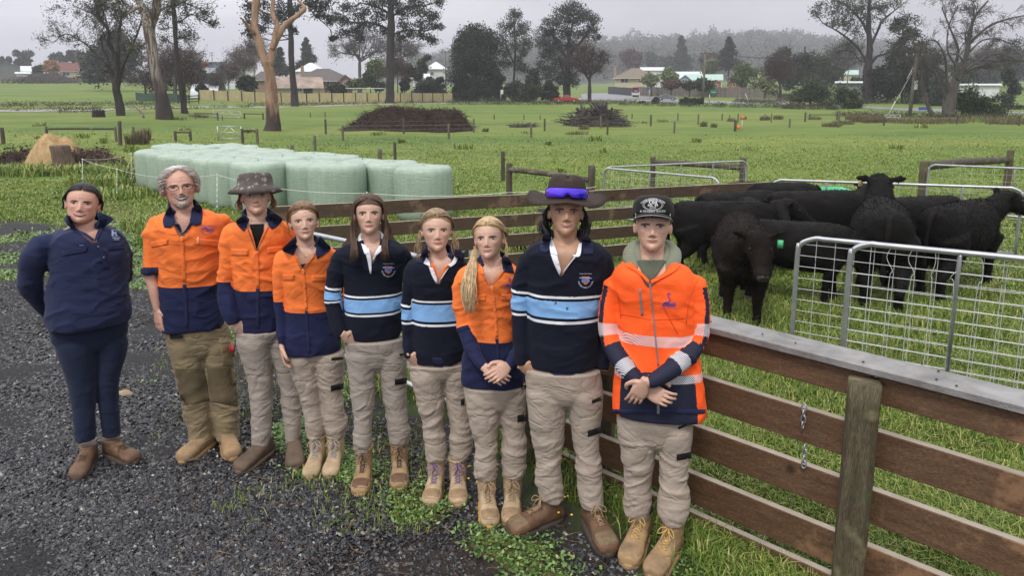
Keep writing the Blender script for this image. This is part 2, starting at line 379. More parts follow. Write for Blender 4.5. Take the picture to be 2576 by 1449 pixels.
GR.color(GR.ramp(gg.outputs['Random Per Island'],[(0,(.055,.105,.014)),(.42,(.135,.215,.032)),(.76,(.24,.305,.06)),(.92,(.36,.35,.11)),(1,(.42,.34,.17))]))
GR.rough(.5,.35); GR.b.inputs['Transmission Weight'].default_value = 0
def blades(x,y,h,w,lean=.55,z=None):
 n = len(x); z = terrain(x,y)if z is None else z; a = RNG.random(n)*6.283; b = a+RNG.normal(1.57,.5,n)
 L = np.abs(RNG.normal(0,lean,n))+.08; dx,dy = np.cos(a)*h*L,np.sin(a)*h*L; wx,wy = np.cos(b)*w,np.sin(b)*w
 P = np.stack([np.stack([x-wx,y-wy,z-.01],-1),np.stack([x+wx,y+wy,z-.01],-1),np.stack([x+dx*.4+wx*.8,y+dy*.4+wy*.8,z+h*.62],-1),np.stack([x+dx*.4-wx*.8,y+dy*.4-wy*.8,z+h*.62],-1),np.stack([x+dx*1.15,y+dy*1.15,z+h*np.clip(1-L*.35,.3,1)],-1)],1)
 i = (np.arange(n)*5)[:,None]; return P.reshape(-1,3),[i+np.array([[0,1,2,3]]),i+np.array([[3,2,4]])]
mb = MB()
def lay(n,u0,u1,y0,y1,p,h,w,msk,lean=.55):
 x,y = scatter(n,u0,u1,y0,y1,p); m = msk(x,y); k = RNG.random(n)<m; x,y = x[k],y[k]
 c = .55+.75*np.clip(fbm(np.stack([x*1.6,y*1.6,0*x],-1),3)+.5,0,1.2)
 hh = h*c*(.5+.8*RNG.random(len(x))); mb.add(*blades(x,y,hh,w*(.6+.8*RNG.random(len(x)))*np.maximum(1,y/6),lean))
lay(210000,700,2700,2.75,9,2.0,.115,.0030,lambda x,y:masks(x,y)[0]*np.clip((sline(x,y)-.6)/.6,0,1)*np.clip(.10+sline(x,y)*.5,0,1)*np.clip((np.hypot(x-.62,y-3.2)-.16)/.2,.05,1))
lay(120000,1200,2700,8,17,1.6,.085,.0042,lambda x,y:masks(x,y)[0])
lay(100000,-60,1250,7,26,1.4,.045,.0045,lambda x,y:masks(x,y)[0]*.9)
lay(9000,380,1100,3.5,9,1.6,.05,.0024,lambda x,y:np.clip((fbm(np.stack([x*1.1,y*1.1,0*x],-1)+4,3)-.12)*6,0,1)*np.clip((sline(x,y)+2.0)/1.5,0,1))
lay(170000,-60,2640,16,60,1.3,.055,.0045,lambda x,y:np.clip(.75+fbm(np.stack([x*.8,y*.5,0*x],-1),3)*.8,0,1)*np.clip((60-y)/25,0,1))
def tuft(cu,cy,n,rad,h,w=.004,lean=.5):
 c = gnd(cu,cy); a = RNG.random(n)*6.28; r = rad*np.sqrt(RNG.random(n)); x = c[0]+np.cos(a)*r*1.3; y = c[1]+np.sin(a)*r
 mb.add(*blades(x,y,h*(.5+.7*RNG.random(n)),w*max(1,cy/6)*(.6+.8*RNG.random(n)),lean))
for cu,cy,n,rad,h in[(475,13.2,900,.7,.42),(520,12.6,700,.6,.36),(600,12.4,600,.7,.30),(690,12.2,500,.6,.26),(440,15,700,.8,.35),(260,21,500,1,.35),(90,28.5,900,1.3,.45),(160,28.7,700,1.2,.4),(330,26,600,.8,.6),(300,27,400,.7,.6),(250,24,400,.8,.5),(235,14,160,.3,.2),(1320,12.5,400,.6,.5),(1270,12.8,350,.5,.5),(990,5.6,240,.3,.2)]:
 tuft(cu,cy,n,rad,h)
for q in range(34):
 uu = random.uniform(0,2576); yy = random.uniform(26,80); tuft(uu,yy,60,random.uniform(.15,.5),random.uniform(.2,.45),.004)
tag(mk('grass',mb,GR.m,smooth=False),kind='stuff')
mb = MB(); x,y = scatter(46000,600,2200,2.8,6.5,2)
s = sline(x,y); P = np.stack([x,y,0*x],-1); pr = np.clip((fbm(P*2.1+5,3)*1.7+.15+np.minimum(s,.6)*.55-.2)*1.6,0,1)*np.clip((s+1.15)/.6,0,1)*np.clip((1.6-s)/.5,0,1)
k = RNG.random(len(x))<pr; x,y = x[k],y[k]; xx_,yy_ = scatter(190000,-60,1300,4,16,1.3); k = RNG.random(len(xx_))<masks(xx_,yy_)[1]*1.2; x = np.r_[x,xx_[k]]; y = np.r_[y,yy_[k]]; n = len(x); z = terrain(x,y)+RNG.random(n)*.03+.004; a = RNG.random(n)*6.28; r = (.005+.006*RNG.random(n))*np.maximum(1,y/6)
tl = RNG.normal(0,.45,(n,2)); V = []
for q in range(4):
 dx = np.cos(a+q*1.5708)*r*(1.4 if q%2 else .8); dy = np.sin(a+q*1.5708)*r*(1.4 if q%2 else .8); V.append(np.stack([x+dx,y+dy,z+dx*tl[:,0]+dy*tl[:,1]],-1))
mb.add(np.stack(V,1).reshape(-1,3),(np.arange(n)*4)[:,None]+np.array([[0,1,2,3]]))
t = NT('weed_mat'); gg = t.n('ShaderNodeNewGeometry'); t.color(t.ramp(gg.outputs['Random Per Island'],[(0,(.03,.08,.012)),(.5,(.075,.16,.03)),(.85,(.17,.27,.07)),(1,(.28,.33,.12))])); t.rough(.5)
tag(mk('weeds',mb,t.m,smooth=False),kind='stuff')
mb = MB(); x,y = scatter(900,300,1900,2.8,6,2); k = sline(x,y)>-1.2; x,y = x[k],y[k]
for a,b in zip(x,y):
 q = random.random()*6.28; L = random.uniform(.03,.11); z = tz(a,b)+.012
 mb.add(*tube(np.array([[a,b,z],[a+math.cos(q)*L*.5,b+math.sin(q)*L*.5,z+random.uniform(0,.02)],[a+math.cos(q+.4)*L,b+math.sin(q+.4)*L,z]]),.0011,3))
tag(mk('straw_litter',mb,M('straw',(.22,.14,.08),(.10,.055,.04),8,island=.4),smooth=False),kind='stuff')
mb = MB()
for uu,vv in[(1180,1212),(1192,1215),(1205,1190),(1188,1240),(1262,1235),(1255,1218),(1440,1345),(1420,1280),(1435,1190),(1405,1175)]:
 p = hit(uu+RNG.normal(0,5),vv);
 for q in range(2):mb.add(*ellip(p+A(RNG.normal(0,.03),RNG.normal(0,.03),.07+.04*random.random()),(.007,.007,.004),7,3))
tag(mk('yellow_flowers',mb,M('petal',(.75,.55,.02),(.8,.6,.05),5)),kind='stuff')
def strip(name,pts,mat,lift=.04,kind='structure',skirt=None):
 """pts: (u, y, u2, y2) pairs for both edges"""
 mb = MB(); P = np.array([np.r_[gnd(a,b),gnd(c,d)]for a,b,c,d in pts]); S = spline(P,len(P)*14); m = 7; V = []
 for q in S:
  w = np.linspace(0,1,m)[:,None]; X = q[None,:3]*(1-w)+q[None,3:]*w; X[:,2] = terrain(X[:,0],X[:,1])+lift; V.append(X)
 mb.add(np.concatenate(V),gridf(len(S),m,False,False)); o = mk(name,mb,mat); return tag(o,kind=kind)
asph = M('asphalt_wet',(.13,.13,.145),(.19,.19,.20),.4,.5,.2,spec=.5)
strip('road',[(1400,190,1400,196),(1500,183,1460,206),(1560,178,1470,255),(1640,172,1560,250),(1700,166,1690,198),(1800,158,1800,176),(1960,150,1960,163),(2150,128,2150,140),(2350,112,2350,122),(2640,99,2640,107)],asph)
strip('farm_track',[(-60,84,-60,88),(200,88,200,92),(420,96,420,100.5),(640,113,640,118),(860,133,860,138),(1150,152,1150,156),(1260,160,1260,163)],M('track_gravel',(.33,.31,.29),(.22,.20,.18),2,.9))
# ================================================================== PEOPLE: builder
def _skin(name,base,red):
 t = NT(name); a = t.attr('tone'); s = t.n('ShaderNodeSeparateColor'); t.l(a.outputs['Color'],s.inputs[0])
 n = t.noise(60,t.tc(),3); c = t.mix(t.math('MULTIPLY',s.outputs[0],.75),base,red)
 c = t.mix(s.outputs[1],c,(.36,.30,.25)); c = t.mix(1.0,c,t.ramp(n,[(.3,(.93,.93,.93)),(.7,(1.05,1.05,1.05))]),'MULTIPLY')
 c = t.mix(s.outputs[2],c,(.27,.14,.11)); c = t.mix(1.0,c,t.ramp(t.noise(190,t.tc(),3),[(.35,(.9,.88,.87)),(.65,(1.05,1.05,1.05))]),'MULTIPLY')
 t.color(c); t.rough(.48,.4); t.b.inputs['Subsurface Weight'].default_value = .12; t.b.inputs['Subsurface Radius'].default_value = (.9,.35,.2); t.b.inputs['Subsurface Scale'].default_value = .008
 return t.m
def crease(t,v,strength=.30,dist=.008,fine=70):
 w = t.n('ShaderNodeMapping'); w.inputs['Scale'].default_value = (1,1,1.7); t.l(v,w.inputs[0]); r1 = t.math('ABSOLUTE',t.math('SUBTRACT',t.noise(4.5,w.outputs[0],2,.45,1.3),.5)); r2 = t.math('ABSOLUTE',t.math('SUBTRACT',t.noise(15,w.outputs[0],2,.5,1.2),.5))
 h = t.math('ADD',t.math('MULTIPLY',t.ramp(r1,[(0,(0,0,0)),(.09,(.8,.8,.8)),(.25,(1,1,1))]),1.0),t.math('MULTIPLY',t.ramp(r2,[(0,(0,0,0)),(.06,(1,1,1))]),.14)); t.bump(t.math('ADD',h,t.math('MULTIPLY',t.noise(fine,v,3),.35)),strength,dist)
def fabric(name,col,rough=.85,bump=.30,weave=900,spec=.2,col2=None):
 t = NT(name); v = t.tc(); n = t.noise(7,v,4); f = t.noise(weave*.3,v,2)
 a = tuple(x*1.08 for x in col); b = col2 or tuple(x*.88 for x in col)
 t.color(t.mix(.5,t.ramp(n,[(.35,a),(.65,b)]),t.mix(t.ramp(f,[(.3,(0,0,0)),(.7,(1,1,1))]),a,b))); t.rough(rough,spec)
 t.b.inputs['Sheen Weight'].default_value = .06; t.b.inputs['Sheen Roughness'].default_value = .6; crease(t,v,bump); return t.m
NAVY = (.012,.016,.055); ORANGE = (.86,.195,.042); DNAVY = (.008,.010,.020)
def two_tone(name,top,low,rough=.85):
 t = NT(name); at_ = t.attr('band'); v = t.tc(); n = t.noise(9,v,5)
 c = t.mix(t.math('GREATER_THAN',at_.outputs['Fac'],0.0),low,top)
 c = t.mix(1.0,c,t.ramp(n,[(.3,(.9,.88,.86)),(.7,(1.07,1.07,1.07))]),'MULTIPLY'); t.color(c); t.rough(rough,.2)
 t.b.inputs['Sheen Weight'].default_value = .05; crease(t,v); return t.m
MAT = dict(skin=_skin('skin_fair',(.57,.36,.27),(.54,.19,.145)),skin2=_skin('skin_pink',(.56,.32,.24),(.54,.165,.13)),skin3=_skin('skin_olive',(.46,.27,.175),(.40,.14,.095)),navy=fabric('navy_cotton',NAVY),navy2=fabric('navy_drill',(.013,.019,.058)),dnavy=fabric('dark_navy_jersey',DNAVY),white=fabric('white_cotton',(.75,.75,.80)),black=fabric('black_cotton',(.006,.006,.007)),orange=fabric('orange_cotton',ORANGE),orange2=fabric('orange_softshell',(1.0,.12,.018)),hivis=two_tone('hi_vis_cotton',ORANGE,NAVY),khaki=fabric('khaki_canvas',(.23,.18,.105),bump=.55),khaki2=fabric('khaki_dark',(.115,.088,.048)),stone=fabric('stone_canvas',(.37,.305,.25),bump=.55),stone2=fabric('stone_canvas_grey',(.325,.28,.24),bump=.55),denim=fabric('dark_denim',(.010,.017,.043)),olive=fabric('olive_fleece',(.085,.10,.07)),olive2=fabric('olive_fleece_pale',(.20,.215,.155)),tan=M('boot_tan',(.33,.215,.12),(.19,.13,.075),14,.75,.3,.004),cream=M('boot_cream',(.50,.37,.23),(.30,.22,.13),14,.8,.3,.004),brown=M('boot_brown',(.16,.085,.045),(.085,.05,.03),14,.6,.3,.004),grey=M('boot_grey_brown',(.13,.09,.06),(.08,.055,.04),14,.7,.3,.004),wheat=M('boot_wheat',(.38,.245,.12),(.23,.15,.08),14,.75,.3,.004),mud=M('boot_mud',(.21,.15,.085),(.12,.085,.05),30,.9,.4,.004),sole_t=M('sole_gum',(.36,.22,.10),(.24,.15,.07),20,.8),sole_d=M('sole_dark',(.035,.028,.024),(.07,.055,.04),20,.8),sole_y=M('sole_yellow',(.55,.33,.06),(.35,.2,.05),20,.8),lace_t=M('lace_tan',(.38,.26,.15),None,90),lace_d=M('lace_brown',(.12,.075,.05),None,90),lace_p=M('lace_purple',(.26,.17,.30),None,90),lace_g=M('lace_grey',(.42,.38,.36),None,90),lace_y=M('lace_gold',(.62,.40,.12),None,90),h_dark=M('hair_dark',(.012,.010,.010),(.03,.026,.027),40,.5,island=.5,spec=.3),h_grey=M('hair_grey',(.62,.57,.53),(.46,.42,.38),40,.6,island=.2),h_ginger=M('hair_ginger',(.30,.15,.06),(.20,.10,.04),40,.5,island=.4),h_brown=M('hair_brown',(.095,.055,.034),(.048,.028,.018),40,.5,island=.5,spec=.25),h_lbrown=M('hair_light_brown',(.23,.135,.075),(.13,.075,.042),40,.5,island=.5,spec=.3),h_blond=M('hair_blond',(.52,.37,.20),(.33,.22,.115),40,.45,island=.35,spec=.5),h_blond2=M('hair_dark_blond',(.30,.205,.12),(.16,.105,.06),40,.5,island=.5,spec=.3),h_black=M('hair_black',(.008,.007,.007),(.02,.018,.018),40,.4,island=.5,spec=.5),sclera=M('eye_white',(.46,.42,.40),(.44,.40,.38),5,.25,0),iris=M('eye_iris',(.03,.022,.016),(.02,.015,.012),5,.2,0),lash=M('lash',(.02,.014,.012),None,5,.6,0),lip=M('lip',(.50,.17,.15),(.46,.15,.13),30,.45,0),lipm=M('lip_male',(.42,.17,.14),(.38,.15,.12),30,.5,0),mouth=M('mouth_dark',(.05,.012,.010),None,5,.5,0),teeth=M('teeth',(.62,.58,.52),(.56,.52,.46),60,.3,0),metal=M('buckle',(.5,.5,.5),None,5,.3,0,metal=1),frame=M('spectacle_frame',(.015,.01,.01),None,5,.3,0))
def rugby_mat():
 t = NT('rugby_jersey'); a = t.attr('band'); k = t.math('DIVIDE',a.outputs['Fac'],8.0)
 W_,B_,N_ = (.74,.75,.80),(.22,.42,.72),DNAVY
 c = t.ramp(k,[(0,N_),(1/8,W_),(2/8,N_),(3/8,B_),(4/8,N_),(5/8,W_),(6/8,N_)],True); v = t.tc()
 c = t.mix(1.0,c,t.ramp(t.noise(9,v,5),[(.3,(.92,.92,.92)),(.7,(1.06,1.06,1.06))]),'MULTIPLY'); t.color(c); t.rough(.9,.15)
 t.b.inputs['Sheen Weight'].default_value = .03; crease(t,v,.2,.007); return t.m
MAT['rugby'] = rugby_mat()
def jacket_mat():
 t = NT('hi_vis_softshell'); a = t.attr('band'); b = t.attr('refl'); v = t.tc((1,1,1))
 c = t.mix(t.math('GREATER_THAN',a.outputs['Fac'],0.0),(.014,.016,.036),(1.0,.115,.016))
 w = t.n('ShaderNodeTexWave',bands_direction='DIAGONAL'); w.inputs['Scale'].default_value = 55; t.l(v,w.inputs[0])
 h = t.mix(t.ramp(w.outputs['Fac'],[(0,(0,0,0)),(.35,(1,1,1))],True),c,(.66,.66,.68)); r = t.math('GREATER_THAN',b.outputs['Fac'],0.0)
 t.color(t.mix(r,c,h)); t.rough(.75,.3); crease(t,v,.2,.007); return t.m
MAT['jacket'] = jacket_mat()
_hz = [0,.010,.028,.052,.08,.105,.13,.155,.18,.20,.218,.230,.235]
_hw = [.014,.029,.043,.053,.061,.067,.0705,.072,.069,.061,.047,.025,.004]
_hf = [.076,.089,.092,.089,.089,.089,.088,.088,.081,.067,.045,.022,.004]
_hb = [.005,.02,.038,.055,.072,.086,.095,.099,.096,.084,.060,.032,.006]
def head_grid(wide=1.0,jaw=1.0,smile=0,fem=0,n=84,m=72):
 z = np.linspace(0,.235,m); w = np.interp(z,_hz,_hw)*wide; w = w*np.where(z<.09,1+(jaw-1)*(1-z/.09),1); f = np.interp(z,_hz,_hf); b = np.interp(z,_hz,_hb)
 C = [(0,0,q)for q in z]; V,F = rings(C,[(q,0,0)for q in w],[((0,q,0),(0,p,0))for q,p in zip(f,b)],n,2.0)
 x,y,zz = V.T; fr = np.clip(y/.05,0,1); ax = np.abs(x); g = lambda c,s,v:np.exp(-((v-c)/s)**2)
 nh = np.interp(zz,[.068,.074,.082,.095,.110,.125,.14],[0,.010,.027,.0215,.013,.006,0]); nw = np.interp(zz,[.07,.082,.12],[.0150,.0115,.0085])*(1-.16*fem); nh = nh*(1-.2*fem)
 d = nh*np.exp(-(x/nw)**2)
 d = d+.006*g(.013,.005,ax)*g(.077,.006,zz)-.011*g(.031,.013,ax)*g(.119,.0095,zz)+.005*(1-.85*fem)*g(.027,.024,ax)*g(.137,.007,zz)
 d = d+(.005+.003*smile)*g(.043,.015,ax)*g(.092+.004*smile,.015,zz)+.004*g(0,.019,x)*g(.059,.004,zz)+.005*g(0,.017,x)*g(.0495,.005,zz)-.004*g(0,.018,x)*g(.040,.005,zz)+.005*g(0,.014,x)*g(.021,.012,zz)
 d = d-.0035*smile*np.exp(-((ax-(.021+(.082-zz)*.35))/.004)**2)*g(.068,.014,zz)
 V[:,1]+=d*fr; return V,F
class Person:
 def __init__(s,ox,oy,sc,spec):
  s.ox,s.oy,s.sc,s.sp = ox,oy,sc,spec; s.T = lambda zx,zy:((ox+zx*sc)/1.46348,(oy+zy*sc)/1.46348)
  legs = spec['legs']; s.ly = []
  for L,to in zip(legs,spec['toes']):
   zy,l,r = L[-1][:3]; du = ray(*s.T((l+r)/2,zy)); dt_ = ray(*s.T(*to)); t = (CAMZ-.03)/-dt_[2]; xt,yt = dt_[0]*t,dt_[1]*t; ya = yt+.18
   for _ in range(4):xa = du[0]/du[1]*ya; ya = yt+math.sqrt(max(.205**2-(xt-xa)**2,.0036))
   s.ly.append(ya)
  s.y0 = (s.ly[0]+s.ly[1])/2
  u,v = s.T(spec['head'][0],spec['head'][2]); x0 = (u-CU)/F_PX*s.y0*1.03
  s.O = np.array([x0,s.y0,tz(x0,s.y0)]); a = math.atan2(x0,s.y0)
  s.ef = np.array([-math.sin(a),-math.cos(a),0]); s.er = np.array([math.cos(a),-math.sin(a),0]); s.ez = np.array([0,0,1.0]); s.B = np.array([s.er,s.ef,s.ez])
  print('PERS',[round(q,2)for q in s.ly],s.y0,'H',round(s.P(spec['head'][0],spec['head'][1])[2]-s.O[2],2),'hs',round((s.P(spec['head'][0],spec['head'][1])[2]-s.P(spec['head'][0],spec['head'][2],-.05)[2])/.235,2))
  s.ldy = [float(np.dot(np.array([0,q-s.y0,0]),-s.ef))for q in s.ly]
  s.root = empty('person',s.O,spec['label'],'person','people standing in a row along the yard fence')
 def P(s,zx,zy,dy=0.0):
  d = ray(*s.T(zx,zy)); o = np.array([0,0,CAMZ]); n = s.ef; c = s.O-n*dy
  return o+d*(np.dot(c-o,n)/np.dot(d,n))
 def px(s,w,y=None):return w*s.sc/1.46348*(y or s.y0)*1.03/F_PX
 def loc(s,p):return(np.asarray(p)-s.O)@s.B.T
 def wor(s,q):return np.asarray(q)@s.B+s.O
 def sections(s,rows,depth,dyt=None):
  """rows (zy, l, r[, depth ratio]) -> lists for rings()"""
  C,X,Y,zz = [],[],[],[]
  for k,row in enumerate(rows):
   zy,l,r = row[:3]; dr = row[3]if len(row)>3 else depth; dy = 0 if dyt is None else dyt[k]
   a,b = s.P(l,zy,dy),s.P(r,zy,dy); c = (a+b)/2; h = np.linalg.norm(b-a)/2
   C.append(c); X.append(s.er*h); f = dr if isinstance(dr,tuple)else(dr,dr); Y.append((s.ef*h*f[0],s.ef*h*f[1])); zz.append(c[2])
  return C,X,Y
 def fine(s,C,X,Y,n=3):
  m = (len(C)-1)*n+1; C = spline(np.array(C),m); X = spline(np.array(X),m); F_ = spline(np.array([y[0]for y in Y]),m); B_ = spline(np.array([y[1]for y in Y]),m)
  return C,X,list(zip(F_,B_))
 def part(s,name,V,F,mat,attrs=None,label=None):
  me = tomesh(name,V-s.O,F if F.shape[1]==3 else np.zeros((0,3),int),F if F.shape[1]==4 else np.zeros((0,4),int))
  for k,v in(attrs or{}).items():(setattrf if np.ndim(v)==1 else setattrc)(me,k,v)
  o = link(name,me,mat,s.root)
  if label:o['label'] = label
  return o
 def mpart(s,name,mb,mats,smooth=True):return mk(name,mb,mats,s.root,smooth=smooth)
 def folds(s,V,N,amp,fr,seed=0,warp=1.0):
  q = s.loc(V); w = np.stack([fbm(q*3.1+seed,2),fbm(q*3.1+seed+40,2),fbm(q*2.3+seed+80,2)],-1)*warp*.12; q = (q+w)*np.array(fr)
  n = fbm(q+seed,3); r = (1-np.minimum(np.abs(n)*3.2,1))**1.5; n2 = fbm(q*.45+seed+11,2)
  return V+N*(amp*((r-.35)+n2*1.1))[:,None]
 def trousers(s,mat,cuff=None,amp=1.0,pelvis=.66,vox=.0068,dark_panel=None):
  sp = s.sp; mb = MB(); R0 = [r for r in sp['pelvis']if r[0]<=sp['legs'][0][0][0]+14]; e_ = R0[-1]; c_,h_ = (e_[1]+e_[2])/2,(e_[2]-e_[1])/2; n_ = len(R0); lh_ = (sp['legs'][0][1][2]-sp['legs'][0][1][1])/2/h_*1.06; R0 = [(*r,pelvis+(lh_-pelvis)*(k/(n_-1))**1.3)for k,r in enumerate(R0)]+[(e_[0]+28,c_-h_*.84,c_+h_*.84,lh_*1.05),(e_[0]+50,c_-h_*.55,c_+h_*.55,lh_*1.3),(e_[0]+64,c_-h_*.2,c_+h_*.2,lh_*1.8)]; C,X,Y = s.sections(R0,pelvis); C,X,Y = s.fine(C,X,Y,3); mb.add(*rings(C,X,Y,40,2.2))
  s.legs3 = []
  for i,L in enumerate(sp['legs']):
   c_,h_ = (L[0][1]+L[0][2])/2,(L[0][2]-L[0][1])/2; L = [(L[0][0]-55,c_-h_*.72,c_+h_*.72)]+list(L); n = len(L); d = [s.ldy[i]*(k/(n-1))**1.2 for k in range(n)]; C,X,Y = s.sections(L,1.0,d); C,X,Y = s.fine(C,X,Y,4); mb.add(*rings(C,X,Y,30)); s.legs3.append((np.array(C),np.linalg.norm(X,axis=1)))
  V,F = remesh('trousers',mb,vox,5); N = vnormals(V,F); z = V[:,2]-s.O[2]; hem = min(c[-1][2]for c,_ in s.legs3)-s.O[2]
  TS = s.sections(sp['torso'],.60); o_ = np.argsort([c[2]for c in TS[0]]); tz_ = np.array([c[2]for c in TS[0]])[o_]; tc_ = np.array(TS[0])[o_]; tx_ = np.linalg.norm(np.array(TS[1]),axis=1)[o_]; cc = np.array([np.interp(V[:,2],tz_,tc_[:,k])for k in range(3)]).T; hx = np.interp(V[:,2],tz_,tx_); dx = (V-cc)@s.er; dy = (V-cc)@s.ef; q_ = np.sqrt((dx/hx)**2+(dy/(hx*.60))**2); f_ = np.where((V[:,2]>tz_[0]-.004)&(q_>.88),.88/q_,1); V = V+(f_-1)[:,None]*(dx[:,None]*s.er+dy[:,None]*s.ef); a = np.interp(z,[hem,hem+.10,hem+.28,.62,.9,1.1],[.0075,.0075,.0065,.0040,.0030,.001])*amp
  q = s.loc(V); w = np.stack([fbm(q*4+3,2),fbm(q*4+33,2),fbm(q*3+63,2)],-1)*.06
  q2 = q+w*1.3; lean = q2[:,2]+.45*np.abs(q2[:,0]-s.loc((s.legs3[0][0][0]+s.legs3[1][0][0])/2)[0]); r1 = fbm(np.stack([q2[:,0]*5,q2[:,1]*5,lean*13],-1)+s.O[0]*10,3); rr_ = (1-np.minimum(np.abs(r1)*2.6,1))**1.6*np.clip(.55+fbm(q*6+77,2)*1.6,0,1.3); r2 = fbm((q+w)*A(8,8,8)+5,3)
  V = V+N*(a*1.25*(rr_-.25+r2*1.1))[:,None]
  ob = s.part('trousers',V,F,mat); s.bt = BVHTree.FromPolygons([tuple(p)for p in V],[tuple(f)for f in F.tolist()]); s.tro = ob
  return V,F
 def hit(s,bvh,zx,zy,off=.003):
  d = nrm(ray(*s.T(zx,zy))); h = bvh.ray_cast(Vector((0,0,CAMZ)),Vector(d)); p = np.array(h[0])if h[0]is not None else s.P(zx,zy,-.12)
  return p-d*off
 def patch(s,name,bvh,left,right,mat,off=.003,n=14,m=10,parent=None,thick=True,quiet=False):
  """a piece of cloth lying on a garment between two edge curves given in picture points"""
  L = spline(left,n)if len(left)>2 else np.linspace(left[0],left[1],n); R = spline(right,n)if len(right)>2 else np.linspace(right[0],right[1],n)
  P = np.array([[s.hit(bvh,*(L[i]*(1-t)+R[i]*t),off)for t in np.linspace(0,1,m)]for i in range(n)])
  for _ in range(2):P[1:-1,1:-1] = (P[1:-1,1:-1]*2+P[:-2,1:-1]+P[2:,1:-1]+P[1:-1,:-2]+P[1:-1,2:])/6
  mb = MB(); V = P.reshape(-1,3); F = gridf(n,m,False,False)
  if thick:
   D = nrm(V-np.array([0,0,CAMZ]))*(off+.003); e = np.r_[np.arange(m),np.arange(1,n)*m+m-1,(n-1)*m+np.arange(m-2,-1,-1),np.arange(n-2,0,-1)*m]
   mb.add(np.vstack([V,V+D]),[F[0][:,::-1],np.stack([e,np.roll(e,-1),np.roll(e,-1)+n*m,e+n*m],-1)])
  else:mb.add(V,[F[0][:,::-1]])
  if quiet:return mb
  return s.mpart(name,mb,mat)
 def line(s,mb,bvh,pts,r=.0012,off=.001,n=12,sides=4):
  P = spline(pts,n)if len(pts)>2 else np.linspace(pts[0],pts[1],n); mb.add(*tube([s.hit(bvh,a,b,off)for a,b in P],r,sides))
 def text(s,mb,bvh,txt,zx,zy,w,arc=0.0,rot=0.0,off=.0035,bold=1.0):
  """raised lettering w picture points wide, centred at zx, zy; arc bends it round a circle (degrees spanned)"""
  cu = bpy.data.curves.new('t','FONT'); cu.body = txt; cu.align_x = 'CENTER'; cu.align_y = 'CENTER'; cu.resolution_u = 2; cu.offset = .012*bold; o = bpy.data.objects.new('t',cu); COL.objects.link(o)
  dg = bpy.context.evaluated_depsgraph_get(); me = bpy.data.meshes.new_from_object(o.evaluated_get(dg)); V = np.array([v.co[:2]for v in me.vertices]); me.calc_loop_triangles(); fs = [tuple(p.vertices)for p in me.loop_triangles]
  bpy.data.objects.remove(o); bpy.data.meshes.remove(me)
  if not len(V):return
  k = w/(V[:,0].max()-V[:,0].min()); X,Y = V[:,0]*k,V[:,1]*k
  if arc:
   R = w/math.radians(abs(arc)); sg = 1 if arc>0 else-1; t = X/R; X,Y = (R+Y*sg)*np.sin(t),sg*((R+Y*sg)*np.cos(t)-R)
  c,q = math.cos(rot),math.sin(rot); X,Y = X*c-Y*q,X*q+Y*c
  P = np.array([s.hit(bvh,zx+a,zy-b,off)for a,b in zip(X,Y)]); T3 = [(f[0],f[i],f[i+1])for f in fs for i in range(1,len(f)-1)]
  mb.add(P,np.array(T3))
 def boot(s,i,ankle,toe,mat,sole,lace=None,high=.17,size=1.0,cap=None,collar=None):
  L = s.sp['legs'][i]; dy = s.ldy[i]; a = s.P(ankle[0],ankle[1],dy); g = tz(a[0],a[1]); a[2] = g
  d = ray(*s.T(*toe)); t = (CAMZ-.03)/-d[2]; tp = np.array([0,0,CAMZ])+d*t; f = tp-a; f[2] = 0; f = f/np.linalg.norm(f); l = np.array([-f[1],f[0],0])
  fore = (1.0+.10*max(0,-f[1]))*size; Q = np.array([f,l,[0,0,1]]); W_ = lambda V:np.asarray(V)@Q+a
  x = A(-.078,-.068,-.04,0,.05,.10,.14,.175,.197,.208)*fore; w = A(.024,.038,.043,.045,.046,.051,.056,.056,.049,.030)*size
  h = A(.06,.08,.10,.115,.105,.090,.082,.078,.068,.050)*size; mb = MB()
  C = [(p,0,(q+.018)/2)for p,q in zip(x,h)]; mb.add(*rings(C,[(0,-q,0)for q in w],[(0,0,(q-.018)/2)for q in h],24,2.5))
  zz = np.linspace(.05,high,7); k = (zz-.05)/(high-.05); mb.add(*rings([(-.012-.006*q,0,p)for p,q in zip(zz,k)],[(.062-.004*q,0,0)for q in k],[(0,.048+.004*q,0)for q in k],24))
  V,F = remesh('boot',mb,.006,4); N = vnormals(V,F); V = V+N*(fbm(V*A(40,25,40)+i*7,3)*.003)[:,None]
  b = BVHTree.FromPolygons([tuple(p)for p in V],[tuple(q)for q in F.tolist()])
  ob = s.part('boot',W_(V),F,mat); so_ = []
  for z,gr in((0,.004),(.010,.008),(.022,.008),(.030,.004)):
   so_.append((z,gr))
  xs = np.r_[x[0]-.006,x[1:-1],x[-1]+.006]; P = MB(); a2 = np.linspace(0,2*np.pi,40,endpoint=False); V2 = []
  for z,gr in so_:
   cx = (xs[0]+xs[-1])/2; hx = (xs[-1]-xs[0])/2+gr*.6; px_ = cx+hx*np.sign(np.cos(a2))*np.abs(np.cos(a2))**.8; wy = (np.interp(px_,x,np.maximum(w,.022))+gr)*np.sign(np.sin(a2))*np.abs(np.sin(a2))**.6
   V2.append(np.stack([px_,wy,np.full(40,z+np.where(True,0,0))],-1))
  P.add(W_(np.concatenate(V2)),gridf(4,40)); sm = mk('sole',P,sole,ob)
  def sf(px_,py_,off=.003):
   hh = b.ray_cast(Vector((px_+.12,py_,high+.25)),Vector((-.35,0,-1)).normalized()); return np.array(hh[0])+np.array([.3,0,.8])*off if hh[0]is not None else np.array([px_,py_,.1])
